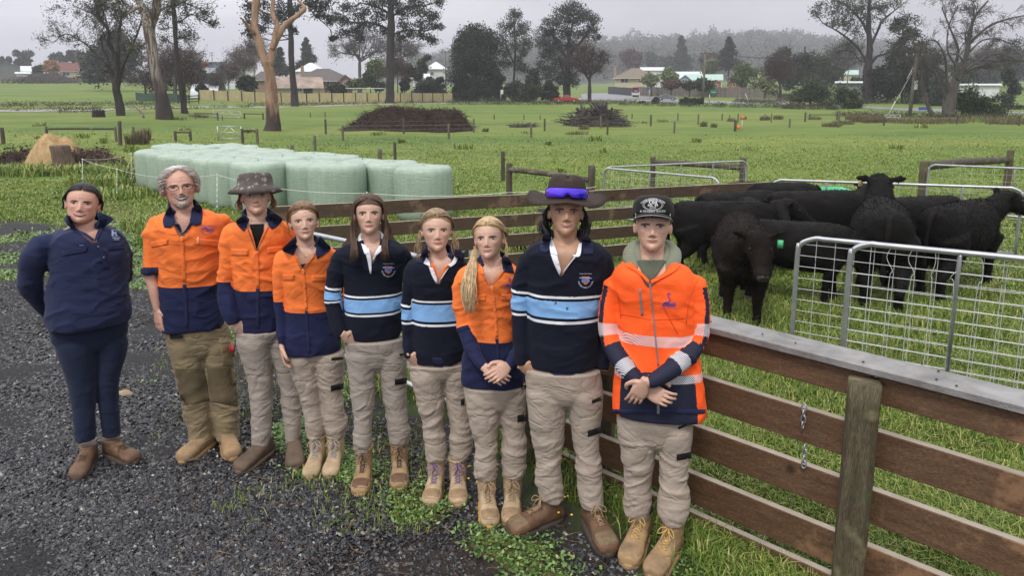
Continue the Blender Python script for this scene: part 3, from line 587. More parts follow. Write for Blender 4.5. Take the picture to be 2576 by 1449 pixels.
  if cap:
   q = MB(); P3 = []
   for tx in np.linspace(.135,.200,7)*fore:
    ww = np.interp(tx,x,w)*1.0; row = []
    for ty in np.linspace(-1,1,13):
     hh = b.ray_cast(Vector((tx,ty*ww*.98,.2)),Vector((0,0,-1))); row.append(np.array(hh[0])+A(0,0,.0018)if hh[0]is not None else A(tx,ty*ww,.03))
    P3.append(row)
   q.add(W_(np.array(P3).reshape(-1,3)),gridf(7,13,False,False)); mk('toe_cap',q,cap,ob)
  if lace:
   q = MB(); n = 6
   st = [(.108-.020*k,(.017 if k<3 else .015))for k in range(4)]+[(None,.085+.0),(None,.115),(None,high-.012)]if high>.13 else[(.108-.017*k,.017)for k in range(4)]
   pts = []
   for u_,v_ in st:
    if u_ is not None:pts.append((sf(u_*fore-.012,-v_),sf(u_*fore-.012,v_)))
    else:
     zz_ = v_+.02 if v_<.1 else v_; r = []
     for sy in(-.016,.016):
      hh = b.ray_cast(Vector((.3,sy,zz_)),Vector((-1,0,0))); r.append(np.array(hh[0])+A(.003,0,0)if hh[0]is not None else A(.04,sy,zz_))
     pts.append(tuple(r))
   for k in range(len(pts)-1):
    q.add(*tube([W_(pts[k][0]),W_((pts[k][0]+pts[k+1][1])/2+A(.004,0,.004)),W_(pts[k+1][1])],.0026,5)); q.add(*tube([W_(pts[k][1]),W_((pts[k][1]+pts[k+1][0])/2+A(.004,0,.004)),W_(pts[k+1][0])],.0026,5))
   q.add(*tube([W_(pts[0][0]),W_(pts[0][1])],.0026,5)); c = (pts[-1][0]+pts[-1][1])/2+A(.008,0,0)
   for sy in(-1,1):
    q.add(*tube(W_(spline([c,c+A(.018,sy*.028,.006),c+A(.030,sy*.042,-.022),c+A(.022,sy*.022,-.018),c],12)),.0024,5)); q.add(*tube(W_(spline([c,c+A(.02,sy*.014,-.02),c+A(.034,sy*.024,-.052)],7)),.0022,5))
   mk('laces',q,lace,ob)
   q = MB()
   for p_ in pts:
    for e_ in p_:q.add(*ellip(W_(e_),.0045,6,3))
   mk('eyelets',q,MAT['metal']if mat in(MAT['cream'],MAT['wheat'])else MAT['brown'],ob)
  if collar:
   q = MB(); z_ = high+.001; q.add(*tube(W_(np.array([[-.018+.058*math.cos(t_),.052*math.sin(t_),z_-.004]for t_ in np.linspace(0,6.2832,25)])),.0075,6)); mk('boot_collar',q,collar,ob)
  return ob
 def top(s,kind,mat,amp=1.0,depth=.62,vneck=None,vox=.0068,fr=(5,5,8),keep_cut=None):
  sp = s.sp; mb = MB(); tr = [list(r)+[depth]for r in sp['torso']]
  for k in(-2,-1):hw0,hw1 = tr[k-1][2]-tr[k-1][1],tr[k][2]-tr[k][1]; tr[k][3] = max(tr[k][3],tr[k-1][3]*hw0/hw1*.97)
  C,X,Y = s.sections(tr,depth); C,X,Y = s.fine(C,X,Y,3); mb.add(*rings(C,X,Y,48,2.25)); s.tC,s.tX,s.tY = np.array(C),np.linalg.norm(X,axis=1),np.array([np.linalg.norm(y[0])for y in Y])
  s.sl = []
  for rows in sp['sleeves']:
   P = np.array([s.P(a,b,d)for a,b,d,w in rows]); R = np.array([s.px(w)/2 for a,b,d,w in rows]); S = spline(np.c_[P,R],26); mb.add(*tube(S[:,:3],S[:,3],26)); s.sl.append(S)
   mb.add(*ellip(S[0,:3]-s.ez*S[0,3]*.12,S[0,3]*.92,20,12))
  V,F = remesh('shirt',mb,vox,14); N = vnormals(V,F); V = s.folds(V,N,.0105*amp,fr,s.O[0]*7)
  o = np.argsort(s.tC[:,2]); zc = s.tC[o,2]; cc = np.array([np.interp(V[:,2],zc,s.tC[o,k])for k in range(3)]).T; hx = np.interp(V[:,2],zc,s.tX[o]); hy = np.interp(V[:,2],zc,s.tY[o])
  dx = (V-cc)@s.er; dyv = (V-cc)@s.ef; q = np.sqrt((dx/hx)**2+(dyv/hy)**2); slv = np.zeros(len(V),int)-1; st = np.zeros(len(V)); best = q.copy()
  best[(V[:,2]<zc[0]-.01)] = 9
  for k,S in enumerate(s.sl):
   D = np.linalg.norm(V[:,None,:]-S[None,:,:3],axis=2)/S[None,:,3]; j = D.argmin(1); dn = D[np.arange(len(V)),j]
   j0 = np.clip(j,0,len(S)-2); sg = S[j0+1,:3]-S[j0,:3]; tt = ((V-S[j0,:3])*sg).sum(1)/(sg*sg).sum(1); par = np.clip(j0+tt,0,len(S)-1)
   arc = np.r_[0,np.cumsum(np.linalg.norm(np.diff(S[:,:3],axis=0),axis=1))]; pl = np.interp(par,np.arange(len(S)),arc); m = (dn<best)&(par>.6); slv[m] = k; st[m] = pl[m]; best[m] = dn[m]
  s.slv,s.st = slv,st; at_ = {}
  zof = lambda zy:s.P((sp['torso'][3][1]+sp['torso'][3][2])/2,zy)[2]
  def sarc(k,zy):
   S = s.sl[k]; arc = np.r_[0,np.cumsum(np.linalg.norm(np.diff(S[:,:3],axis=0),axis=1))]; n = len(S); ys = []
   for p in S[:,:3]:
    d = p-np.array([0,0,CAMZ]); c = d@np.array([0,CP,-SP]); ys.append(((CV-F_PX*(d@np.array([0,SP,CP]))/c)*1.46348-s.oy)/s.sc)
   return float(np.interp(zy,ys,arc))if ys[-1]>ys[0]else float(arc[-1]*.5)
  s.sarc,s.zof = sarc,zof
  if kind=='hivis':
   b = V[:,2]-zof(sp['split'])+.006*np.sin(dx*9)
   for k in range(len(s.sl)):
    if sp['ssplit'][k]is not None:b = np.where(slv==k,sarc(k,sp['ssplit'][k])-st,b)
   at_['band'] = b
  elif kind=='rugby':
   zs = np.array([zof(a)for a in sp['stripes']]); b = np.interp(-(V[:,2]+.012*(dx/hx)**2*0),-zs,np.arange(1,7)); b = np.where(-V[:,2]<-zs[0],.5,np.where(-V[:,2]>-zs[-1],6.5,b))
   for k in range(len(s.sl)):
    ts = np.array([sarc(k,a)for a in sp['sstripes'][k]]); bb = np.interp(st,ts,np.arange(1,7)); bb = np.where(st<ts[0],.5,np.where(st>ts[-1],6.5,bb)); b = np.where(slv==k,bb,b)
   at_['band'] = b
  elif kind=='jacket':
   loc = s.loc(V); b = V[:,2]-(zof(668)+.02*np.cos(dx/hx*1.5)-.10*np.clip(np.abs(dx/hx)-.72,0,1)*0); side = (np.abs(dx/hx)>.80)&(V[:,2]<zof(620)); b = np.where(side,.05,b)
   r = .026-np.abs(V[:,2]-zof(541))
   r2 = .020-np.abs(V[:,2]-zof(676)); r = np.maximum(r,np.where(V[:,2]<zof(655),r2,-1))
   for k,S in enumerate(s.sl):
    outw = (V-cc)@s.er*(-1 if k==0 else 1); j = np.clip((st/max(st[slv==k].max(),1e-6)*(len(S)-1)).astype(int),0,len(S)-1); lat = ((V-S[j,:3])@s.er)*(-1 if k==0 else 1)/S[j,3]
    t1,t2,t3 = sarc(k,520),sarc(k,562),sarc(k,668 if k==0 else 650)
    bb = np.where(st>t2+.03,-.1,np.where((lat>.50)&(lat<.93),-.05,.05)); rr2 = np.maximum(.030-np.abs(st-t1),.030-np.abs(st-t3)); b = np.where(slv==k,bb,b); r = np.where(slv==k,rr2,r)
   at_['band'] = b; at_['refl'] = r
  s.bv = BVHTree.FromPolygons([tuple(p)for p in V],[tuple(f)for f in F.tolist()])
  s.topVF = (V,F)
  if vneck:
   V = V.copy(); (zx,zy),(tx,ty),hw = vneck
   tip = s.loc(s.P(zx,zy)); topc = s.loc(s.P(tx,ty)); h = s.px(hw); q = s.loc(V); t_ = np.clip((q[:,2]-tip[2])/(topc[2]-tip[2]),0,3)
   xc = tip[0]+(topc[0]-tip[0])*t_; fr_ = (q[:,2]>tip[2])&((V-cc)@s.ef>-.01); e_ = np.abs(q[:,0]-xc)-h*t_**.9; inn = fr_&(e_<0); F = F[~inn[F].all(1)]; sn = fr_&(np.abs(e_)<.011)&(q[:,2]>tip[2]+.004); V[sn] = V[sn]-s.er*(e_*np.sign(q[:,0]-xc))[sn,None]
  s.topo = s.part('jacket' if kind=='jacket' else('jersey' if kind=='rugby' else 'shirt'),V,F,mat,at_)
  return V,F
 def collar(s,c,rx,ry,zt,drop,ext,tip,phi0,mat,name='collar',back=.02,th=.003,up=0.0,frontdip=.05):
  """c: neck centre in local coords; rx, ry neck radii; drop: fall of the collar; tip: extra length at the points"""
  ph = np.radians(np.linspace(phi0,360-phi0,46)); mb = MB(); V = []
  for p in ph:
   fr = .5+.5*math.cos(p); e = np.exp(-((min(math.degrees(p),360-math.degrees(p))-phi0)/22)**2); x,y = math.sin(p),math.cos(p); z0 = zt+back*(1-fr)-frontdip*fr**2
   r = lambda k,dz:A(c[0]+x*(rx+k),c[1]+y*(ry+k*1.0),z0+dz)
   V+=[r(-.004,-.045),r(0,0),r(th*2,.002),r(ext+.010*e,-drop-tip*e+up),r(ext-.003,-drop-tip*e-th+up),r(th*2,-.014)]
  mb.add(s.wor(np.array(V)),gridf(len(ph),6)); return s.mpart(name,mb,mat)
 def hand(s,mb,wrist,d,n,side,curl=.35,spread=.10,size=1.0,thumb=1.0):
  """d: towards the fingers, n: palm normal, side: towards the thumb"""
  d = nrm(np.array(d,float)); n = np.array(n,float); n = nrm(n-d*np.dot(n,d)); t = np.cross(d,n); t = t if np.dot(t,side)>0 else-t; w = np.array(wrist,float); k = size
  C = [w+d*q*k for q in(-.02,0,.02,.05,.078,.09)]; mb.add(*rings(C,[t*q*k for q in(.024,.026,.034,.040,.040,.030)],[n*q*k for q in(.018,.018,.017,.015,.012,.007)],18,2.4))
  for j,(o,L,r)in enumerate(((.030,.068,.0084),(.0105,.076,.0088),(-.0095,.070,.0084),(-.0285,.054,.0072))):
   p = w+d*.084*k+t*o*k; P = [p-d*.02*k,p]; ang = curl*.5; sp_ = spread*(o/.03); seg = L*k/3
   for q in range(3):
    dd = d*math.cos(ang)+n*math.sin(ang)+t*sp_*.5; p = p+nrm(dd)*seg*(1.15 if q==0 else .95); P.append(p); ang+=curl*(1.0+.15*j)
   S = spline(np.array(P),12); mb.add(*tube(S,np.linspace(r,r*.82,12)*k,10)); mb.add(*ellip(S[-1],r*.84*k,8,6))
  p = w+d*.015*k+t*.022*k; P = [p,p+(d*.5+t*.75+n*.25)*.030*k,p+(d*1.25+t*1.0+n*.45*thumb)*.042*k,p+(d*2.1+t*.95+n*.8*thumb)*.036*k]; S = spline(np.array(P),10); mb.add(*tube(S,np.linspace(.0145,.0092,10)*k,10)); mb.add(*ellip(S[-1],.0095*k,8,6))
 def body(s,skin='skin',wide=1.0,jaw=1.0,smile=0.0,fem=0,yaw=0,pitch=0,roll=0,blush=.35,beard=False,hands=(),neck_r=.052,ear=True,bare=(),hk=1.0):
  sp = s.sp; zx,ztop,zchin = sp['head']; c0 = s.P(zx,ztop); c1 = s.P(zx,zchin,-.05); s.hs = (c0[2]-c1[2])/.235*1.0*hk
  e = pitch+math.degrees(math.atan2(CAMZ-c1[2],s.y0))*.6; rx,rz,ry = math.radians(e),math.radians(yaw),math.radians(roll)
  Rm = Matrix.Rotation(rz,3,'Z')@Matrix.Rotation(rx,3,'X')@Matrix.Rotation(ry,3,'Y'); R = np.array(Rm)
  mid = s.loc(s.P(zx,(ztop*.47+zchin*.53),0)); s.hc = A(0,0,.11)
  kx = A(1.145,1.03,1); s.H = lambda V:s.wor(((np.asarray(V)-s.hc)*kx*s.hs)@R.T+mid); s.Hi = lambda Wd:((s.loc(Wd)-mid)@R)/s.hs/kx+s.hc
  mb = MB(); V,F = head_grid(wide,jaw,smile,fem); mb.add(s.H(V),F)
  if ear:
   for sx in(-1,1):
    ce = A(sx*.0735*wide,-.016,.104); q = [[1,sx*.35,0],[-sx*.35,1,.12],[0,-.12,1]]; V,F = ellip(ce,(.006,.015,.026),16,10,nrm(np.array(q))); mb.add(s.H(V),F)
    V,F = ellip(ce+A(sx*.003,-.005,.003),(.005,.017,.026),16,10,nrm(np.array(q))); mb.add(s.H(V),F)
  nb = s.P(*sp['neck']); hb = s.H([A(0,-.018,.07)])[0]; hb2 = s.H([A(0,-.012,.03)])[0]; low = nb+A(0,0,-.10)
  S = spline([hb,hb2,(hb2+nb)/2,nb,low],14); r = np.interp(np.linspace(0,1,14),[0,.3,.5,.75,1],[.056,.054,.052,.058,.075])*neck_r/.052; mb.add(*tube(S,r,24))
  C,X,Y = s.sections(sp['torso'],.56); X = [x*.9 for x in X]; Y = [(y[0]*.9,y[1]*.9)for y in Y]; C,X,Y = s.fine(C,X,Y,2); C = np.array(C)-s.ef*.004; mb.add(*rings(C[:-2],X[:-2],Y[:-2],32,2.2))
  for S in s.sl:mb.add(*tube(S[:,:3],S[:,3]*.72,14))
  for Cc,R_ in s.legs3:mb.add(*tube(np.vstack([Cc[:-1]]),R_[:-1]*.72,14))
  for P,R_ in bare:mb.add(*tube(spline(np.array(P),16),np.interp(np.linspace(0,1,16),np.linspace(0,1,len(R_)),R_),16))
  for h in hands:s.hand(mb,**h)
  V,F = remesh('body',mb,.0036,2,.4); L = s.Hi(V); x,y,z = L.T; g = lambda c,q,v:np.exp(-((v-c)/q)**2); fr = (y>.03)&(z>-.01)&(z<.24)
  red = .5*blush*fr*(g(.040,.017,np.abs(x))*g(.088,.020,z)+.8*g(0,.014,x)*g(.082,.012,z))+.35*blush*fr*g(.018,.02,z)+.5*blush*(np.abs(x)>.072)*(z>.06)*(z<.15)*(np.abs(y)<.04)
  brd = np.zeros(len(V))
  if beard:brd = fr*np.clip(g(0,.026,x)*g(.022,.022,z)*1.5+1.1*np.exp(-((np.abs(x)-.026)/.008)**2)*g(.050,.016,z)+1.2*g(0,.026,x)*g(.066,.005,z),0,1)
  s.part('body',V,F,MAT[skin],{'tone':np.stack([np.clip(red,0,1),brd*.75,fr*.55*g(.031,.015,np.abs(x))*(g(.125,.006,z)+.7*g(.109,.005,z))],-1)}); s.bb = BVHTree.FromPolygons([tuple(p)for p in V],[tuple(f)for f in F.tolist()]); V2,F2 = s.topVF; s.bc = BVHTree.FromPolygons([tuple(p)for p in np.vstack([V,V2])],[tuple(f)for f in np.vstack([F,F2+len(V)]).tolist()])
 def fpt(s,x,z,off=.0012):
  a = s.H([A(x,.20,z)])[0]; b = s.H([A(x,.0,z)])[0]; d = nrm(b-a); h = s.bb.ray_cast(Vector(a),Vector(d)); return(np.array(h[0])if h[0]is not None else a+(b-a)*.55)-d*off
 def fstrip(s,mb,up,lo,off=.0012,m=0,k=4):
  n = len(up); V = [s.fpt(up[i][0]*(1-t)+lo[i][0]*t,up[i][1]*(1-t)+lo[i][1]*t,off)for i in range(n)for t in np.linspace(0,1,k)]; mb.add(V,gridf(n,k,False,False)[0][:,::-1],m)
 def face(s,brow='h_brown',open_=.0052,smile=0.0,teeth=False,lip='lip',browt=.0030,browz=.1305,lipk=1.0,iris='iris',mw=.024,browa=.003,gap=None):
  for sx in(-1,1):
   mb = MB(); cx,cz = sx*.0315,.1185; n = 13; w = .0150; t = np.linspace(-1,1,n); b = s.fpt(cx,cz,0); c = s.Hi([b])[0]; r = .0135; yc = c[1]-.0095
   def ey(x,z,o=0):return s.H([A(x,yc+math.sqrt(max((r+o)**2-(x-cx)**2*.55-(z-cz)**2,1e-9)),z)])[0]
   up = [(cx+w*q,cz+.0005+open_*(1-abs(q)**2.2)+.0010*q*sx)for q in t]; lo = [(cx+w*q,cz-.0002-open_*.62*(1-abs(q)**2.2)+.0010*q*sx)for q in t]
   V = [ey(up[i][0]*(1-k)+lo[i][0]*k,up[i][1]*(1-k)+lo[i][1]*k,.0008)for i in range(n)for k in np.linspace(0,1,4)]; mb.add(V,gridf(n,4,False,False)[0][:,::-1],0)
   ir = .0052; V = []; tt = np.linspace(-1,1,9)
   for q in tt:
    xx = cx+ir*q; h = ir*math.sqrt(max(1-q*q,0)); zu = min(cz+h,np.interp(xx,[p[0]for p in up],[p[1]for p in up])); zl = max(cz-h,np.interp(xx,[p[0]for p in lo],[p[1]for p in lo])); V+=[ey(xx,zu,.0016),ey(xx,(zu+zl)/2,.0018),ey(xx,zl,.0016)]
   mb.add(V,gridf(9,3,False,False)[0][:,::-1],1)
   V = []
   for i in range(n):V+=[ey(up[i][0],up[i][1]+.0020+.0008*(i/n if sx>0 else 1-i/n),.0022),ey(up[i][0],up[i][1]-.0003,.0024)]
   mb.add(V,gridf(n,2,False,False)[0][:,::-1],2)
   s.mpart('eye',mb,[MAT['sclera'],MAT[iris],MAT['lash']])
   mb = MB(); q = np.linspace(0,1,10); bx = [.012+.037*k for k in q]; bz = [browz+browa*math.sin(k*2.4)-.0035*max(0,k-.7)/.3 for k in q]; th = [browt*1.2*(.75+.5*k if k<.4 else .95-(k-.4)*1.1)for k in q]
   s.fstrip(mb,[(sx*a,b_+h)for a,b_,h in zip(bx,bz,th)],[(sx*a,b_-h)for a,b_,h in zip(bx,bz,th)],.0016,0,3); s.mpart('eyebrow',mb,MAT[brow])
  mb = MB(); t = np.linspace(-1,1,15); W_ = mw*(1+.28*smile); mz = .0545; crv = lambda q:mz+.0055*smile*q*q+.0006*math.cos(q*6)*(1-abs(q)); gap = gap or .0007
  gp = lambda q:gap*(1-abs(q)**2.5)
  up0 = [(W_*q,crv(q)+gp(q)*.35)for q in t]; lo0 = [(W_*q,crv(q)-gp(q))for q in t]
  ut = [(W_*q*1.0,crv(q)+gp(q)*.35+.0042*lipk*(1-abs(q)**1.7)*(1-.18*math.exp(-(q/.13)**2)))for q in t]; lt = [(W_*q*.98,crv(q)-gp(q)-.0055*lipk*(1-abs(q)**2.0))for q in t]
  s.fstrip(mb,ut,up0,.0014,0); s.fstrip(mb,lo0,lt,.0014,0); s.fstrip(mb,[(a,b+.0004)for a,b in up0],[(a,b-.0004)for a,b in lo0],.0010 if teeth else .0018,1,2)
  if teeth:s.fstrip(mb,[(a*.80,b-.0002)for a,b in up0],[(a*.80,b*.5+c*.5)for(a,b),(_,c)in zip(lo0,up0)],.0017,2,3)
  s.mpart('mouth',mb,[MAT[lip],MAT['mouth'],MAT['teeth']])
 def hair(s,mat,strands,shell=True,r=.0032,sh=(.083,.097,.107,-.012,.142,.045),n=12,wav=0.0,pull=.002,name='hair'):
  """strands: list of control polylines in head coordinates"""
  mb = MB()
  if shell:
   rx,ry,rz,cy,cz,back = sh; th = np.linspace(.02,2.35,30); ph = np.linspace(0,2*np.pi,44,endpoint=False); V = []
   for a in th:
    for p in ph:
     x,y,z = math.sin(a)*math.cos(p)*rx,math.sin(a)*math.sin(p)*ry,math.cos(a)*rz+cz; V.append([x,y+cy-back*min(max((.175-z)/.075,0),1),z])
   V = np.array(V); V = V+nrm(V-A(0,-.02,.14))*(fbm(V*A(60,18,18),3)*.0016)[:,None]; mb.add(s.H(V),gridf(30,44,True))
  for P in strands:
   S = spline(np.array(P,float),n); L = np.linspace(0,1,n)
   if wav:ph = random.random()*6; S = S+np.stack([np.sin(L*11+ph),np.cos(L*9+ph),0*L],-1)*wav*L[:,None]
   k = np.interp(L,[0,.15,.7,1],[.5,1,.9,.25]); mb.add(*tube(s.H(S),r*s.hs*k*random.uniform(.7,1.25),5,True,(1,.55)))
  return s.mpart(name,mb,mat)
def skull(x,y,z,off=.006):
 """push a head-space point out to just above the skull"""
 c = A(0,-.006,.135); d = A(x,y,z)-c; k = math.sqrt((d[0]/.0765)**2+(d[1]/.098)**2+(d[2]/.099)**2); return c+d/max(k,1e-6)*(1+off/.09)
def R_(s=.004):return random.gauss(0,s)
def tied(n=150,gather=(0,-.105,.12),part=0.0,loose=.0,off=.007):
 o = []
 for i in range(n):
  sx = -1 if i%2 else 1; f = random.random(); st = skull(part+sx*.003,.085-.16*f,.235-.10*max(0,.3-f)*1.0,off-.003)
  a = random.random(); md = skull(sx*.078,.045-.11*f-.02*a,.175-.02*f+.03*a,off+R_(.0015)); lo = skull(sx*.076,-.02-.05*f,.125+.03*a,off+R_(.0015)); g = A(*gather)+A(R_(.008),R_(.004),R_(.008)); o.append([st,(skull(*((st+md)/2),off+.002)),md,lo,g])
 return o
 # ================================================================== PEOPLE: the nine
Z = .8287
def collar_for(s,mat,phi0=28,zt=.045,drop=.045,ext=.045,tip=.030,rx=.066,ry=.066,**k):
 c = s.loc(s.P(*s.sp['neck'])); return s.collar(A(c[0],c[1]-.006,c[2]),rx,ry,c[2]+zt,drop,ext,tip,phi0,mat,**k)
def leaf(s,mat,*LR,off=.006,name='collar_leaf'):
 for L,R in LR:s.patch(name,s.bc,L,R,mat,off,12,8)
def pockets(s,mat,specs):
 for(x0,y0,x1,y1,sl)in specs:
  s.patch('pocket_flap',s.bv,[(x0,y0),(x0+1,y1)],[(x1,y0+sl),(x1-1,y1+sl)],mat,.005,5,8)
def buttons(s,pts,mat='white',r=.0045):
 mb = MB()
 for p in pts:mb.add(*ellip(s.hit(s.bv,*p,.006),r,8,4))
 s.mpart('buttons',mb,MAT[mat])
def placket(s,pts,mat,w=7):
 s.patch('placket',s.bv,[(a-w,b)for a,b in pts],[(a+w,b)for a,b in pts],mat,.004,14,4)
def school_badge(s,zx,zy,k):
 """round school badge: orange sky, blue wave, lettering bent round it"""
 mb = MB(); t = lambda pts:[(zx+a*k,zy+b*k)for a,b in pts]
 P1 = [s.hit(s.bv,zx+a*k,zy+b*k,.0035)for a,b in[(-.62,-.5),(.62,-.5),(.62,.2),(.3,.62),(0,.78),(-.3,.62),(-.62,.2)]]; mb.add(P1,np.array([[0,k_,k_+1]for k_ in range(1,6)])[:,::-1],0)
 s.line(mb,s.bv,t([(-1,-.25),(-.4,-.3),(.1,-.1),(.5,-.25),(1,-.2)]),.0032*k/28*1.2,.005); mb.M4[-1][:] = 1
 for q in range(3):s.line(mb,s.bv,t([(-.62,.05+q*.17),(-.1,.0+q*.16),(.2,.15+q*.15),(.6,.0+q*.16)]),.0022*k/28,.005); mb.M4[-1][:] = 1; mb.M3[-1][:] = 1
 s.mpart('badge',mb,[M('badge_orange',(.75,.25,.08),None,5,.8,0),M('badge_blue',(.16,.28,.62),None,5,.8,0)])
 mb = MB(); s.text(mb,s.bv,"Towards the Future",zx,zy-k*.95,k*1.9); s.text(mb,s.bv,"EXETER HIGH SCHOOL",zx,zy+k*1.25,k*3.3,-175); s.mpart('lettering',mb,M('badge_white',(.62,.66,.8),None,5,.8,0),False)
def swan_badge(s,zx,zy,k,mat):
 mb = MB(); t = lambda pts:[(zx+a*k,zy+b*k)for a,b in pts]
 s.line(mb,s.bv,t([(.25,-.9),(.05,-1.15),(-.12,-.95),(.05,-.6),(.18,-.25),(-.05,.0),(-.6,.05)]),.0020*k/26,.005,18)
 for q in range(4):s.line(mb,s.bv,t([(-.8,.22+q*.1),(-.3,.08+q*.1),(.2,.2+q*.1),(.9,.1+q*.1)]),.0012*k/26,.005)
 s.text(mb,s.bv,"EXETER HIGH SCHOOL",zx,zy+k*.78,k*2.3); s.mpart('badge',mb,mat)
PURP = M('badge_purple',(.16,.10,.40),None,5,.8,0)
def waist(s,mat,pts_l,pts_r):s.patch('pocket_edge',s.bt,pts_l,pts_r,mat,.003,6,3)
def leg_tabs(s,L,mat='black'):
 for(x0,y0,x1,y1,sl)in L:s.patch('pocket_trim',s.bt,[(x0,y0+sl),(x0,y1+sl)],[(x1,y0),(x1,y1)],MAT[mat],.003,3,6)
def seam(s,lines):
 mb = MB()
 for l in lines:s.line(mb,s.bt,l,.0016,.001,16)
 s.mpart('seams',mb,MAT['stone2']if 'seamm' not in s.sp else MAT[s.sp['seamm']])
p = Person(0,600,Z,dict(label='woman in plain navy work shirt and dark jeans, hands behind her back',head=(367,96,268),neck=(378,292),hemz=.10,y0=4.27,pelvis=[(640,215,568),(700,214,570),(770,226,570),(830,245,566),(860,256,562)],toes=[(352,1352),(618,1300)],legs=[[(800,244,432),(870,262,430),(970,298,428),(1060,312,426),(1140,322,426),(1228,334,428)],[(800,425,570),(870,428,560),(960,426,534),(1060,436,526),(1130,444,530),(1212,456,540)]],torso=[(268,335,412),(283,290,455),(298,245,500),(318,222,540),(350,210,560),(400,210,572),(460,213,573),(520,207,570),(590,197,574),(650,192,579),(700,200,578),(712,208,572)],sleeves=[[(215,345,0,88),(168,395,.01,108),(142,470,.05,112),(136,535,.10,104),(158,598,.16,80),(192,650,.21,60),(215,665,.24,56)],[(520,342,0,78),(546,395,.04,84),(556,450,.09,72),(545,520,.15,66),(500,590,.22,60)]]))
p.trousers(MAT['denim'],amp=.55,pelvis=.72)
p.top('plain',MAT['navy2'],1.05,.74,((420,347),(380,268),50),fr=(4.5,4.5,8))
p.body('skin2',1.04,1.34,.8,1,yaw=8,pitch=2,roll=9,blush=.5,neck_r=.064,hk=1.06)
p.face('h_dark',.0040,.9,True,'lip',.0028,.131,1.1,gap=.0066,mw=.026)
p.hair(MAT['h_dark'],tied(420,(0,-.10,.12),off=.007)+[[skull(x_*sx,.03+R_(.01),.17,.010),skull(.082*sx,.01,.14,.016+R_(.003)),A(sx*(.088+R_(.003)),-.01,.11),A(sx*(.086+R_(.004)),-.02,.075)]for sx in(-1,1)for x_ in np.linspace(.05,.075,10)],r=.0024,sh=(.084,.093,.104,-.012,.142,.04))
collar_for(p,MAT['navy2'],40,.070,.004,.022,.0,.078,.074,back=.02,frontdip=.05); leaf(p,MAT['navy2'],([(296,228),(298,262),(322,298),(368,318),(414,348)],[(312,236),(324,272),(350,298),(384,312),(420,340)]),([(428,226),(440,256),(440,285),(430,310),(419,346)],[(442,216),(504,248),(470,280),(448,312),(424,350)]))
placket(p,[(424,352),(445,385),(462,425),(474,470)],MAT['navy2'],13); buttons(p,[(436,372),(461,420)],'metal')
pockets(p,MAT['navy2'],[(272,392,388,414,-20),(484,364,558,388,-6)])
mb = MB(); p.text(mb,p.bv,"M",508,312,24,bold=1)
for a in((494,528,297),(497,526,324)):p.line(mb,p.bv,[(a[0],a[2]),(a[1],a[2]+.5)],.0015,.004)
for a,b,c in((500,531,332),(506,529,340)):
 for q in np.arange(a,b,3.4):p.line(mb,p.bv,[(q,c+2),(q+1.2,c-2),(q+2.2,c+2)],.0012,.004,6)
p.line(mb,p.bv,[(353,366),(372,366)],.0012,.004)
p.mpart('embroidery',mb,M('thread_pale',(.35,.45,.62),None,5,.8,0),False)
p.boot(0,(384,1228),(352,1352),MAT['brown'],MAT['sole_d'],MAT['lace_d'],.125,.98,MAT['brown']); p.boot(1,(498,1212),(618,1300),MAT['brown'],MAT['sole_d'],MAT['lace_d'],.125,.98,MAT['brown'])
p = Person(450,560,Z,dict(label='grey-haired man in glasses with goatee, orange shirt sleeves rolled up',head=(256,66,252),neck=(275,268),hemz=.09,y0=4.34,split=583,ssplit=[512,None],pelvis=[(730,186,452),(790,190,470),(850,200,492),(890,210,498)],toes=[(262,1338),(498,1342)],legs=[[(840,198,352),(900,212,356),(1000,240,372),(1080,256,386),(1150,266,394),(1220,286,402),(1274,296,408)],[(840,345,492),(900,352,496),(1000,370,500),(1080,384,512),(1150,394,518),(1220,408,520),(1272,414,522)]],torso=[(245,235,315),(258,200,350),(270,165,400),(286,140,432),(310,124,452),(350,118,462),(400,122,455),(470,138,446),(530,150,438),(583,158,436),(650,164,436),(720,170,446),(778,176,452)],sleeves=[[(150,310,0,66),(133,360,.0,70),(127,430,.0,70),(124,500,.0,70),(124,512,0,74),(124,542,0,72)],[(440,300,0,80),(465,340,.06,80),(480,430,.12,80),(478,520,.16,76),(470,640,.16,68)]]))
p.trousers(MAT['khaki'],amp=1.15,pelvis=.68)
p.top('hivis',MAT['hivis'],1.0,.70,((262,370),(272,258),62))
wr = p.P(157,700,-.02); el = p.P(126,545,.01)
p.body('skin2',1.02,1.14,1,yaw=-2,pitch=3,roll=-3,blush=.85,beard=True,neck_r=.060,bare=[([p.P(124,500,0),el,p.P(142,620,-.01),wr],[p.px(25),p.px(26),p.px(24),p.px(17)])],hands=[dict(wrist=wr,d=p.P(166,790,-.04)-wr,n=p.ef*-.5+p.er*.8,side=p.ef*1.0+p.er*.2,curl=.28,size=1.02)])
p.face('h_brown',.0028,1.2,True,'lipm',.0018,gap=.0080)
mb = MB(True)
for i in range(420):
 if i%3:a,z_ = random.gauss(0,.012),random.gauss(.022,.009); k_ = MAT
 else:a,z_ = random.gauss(0,.013),.0715+random.gauss(0,.0022)
 q = p.fpt(a,z_,0); mb.add(*tube([q,q+p.ef*.004*p.hs-p.ez*.007],[.0011,.0003],3))
p.mpart('goatee',mb,MAT['h_grey'])
st = []
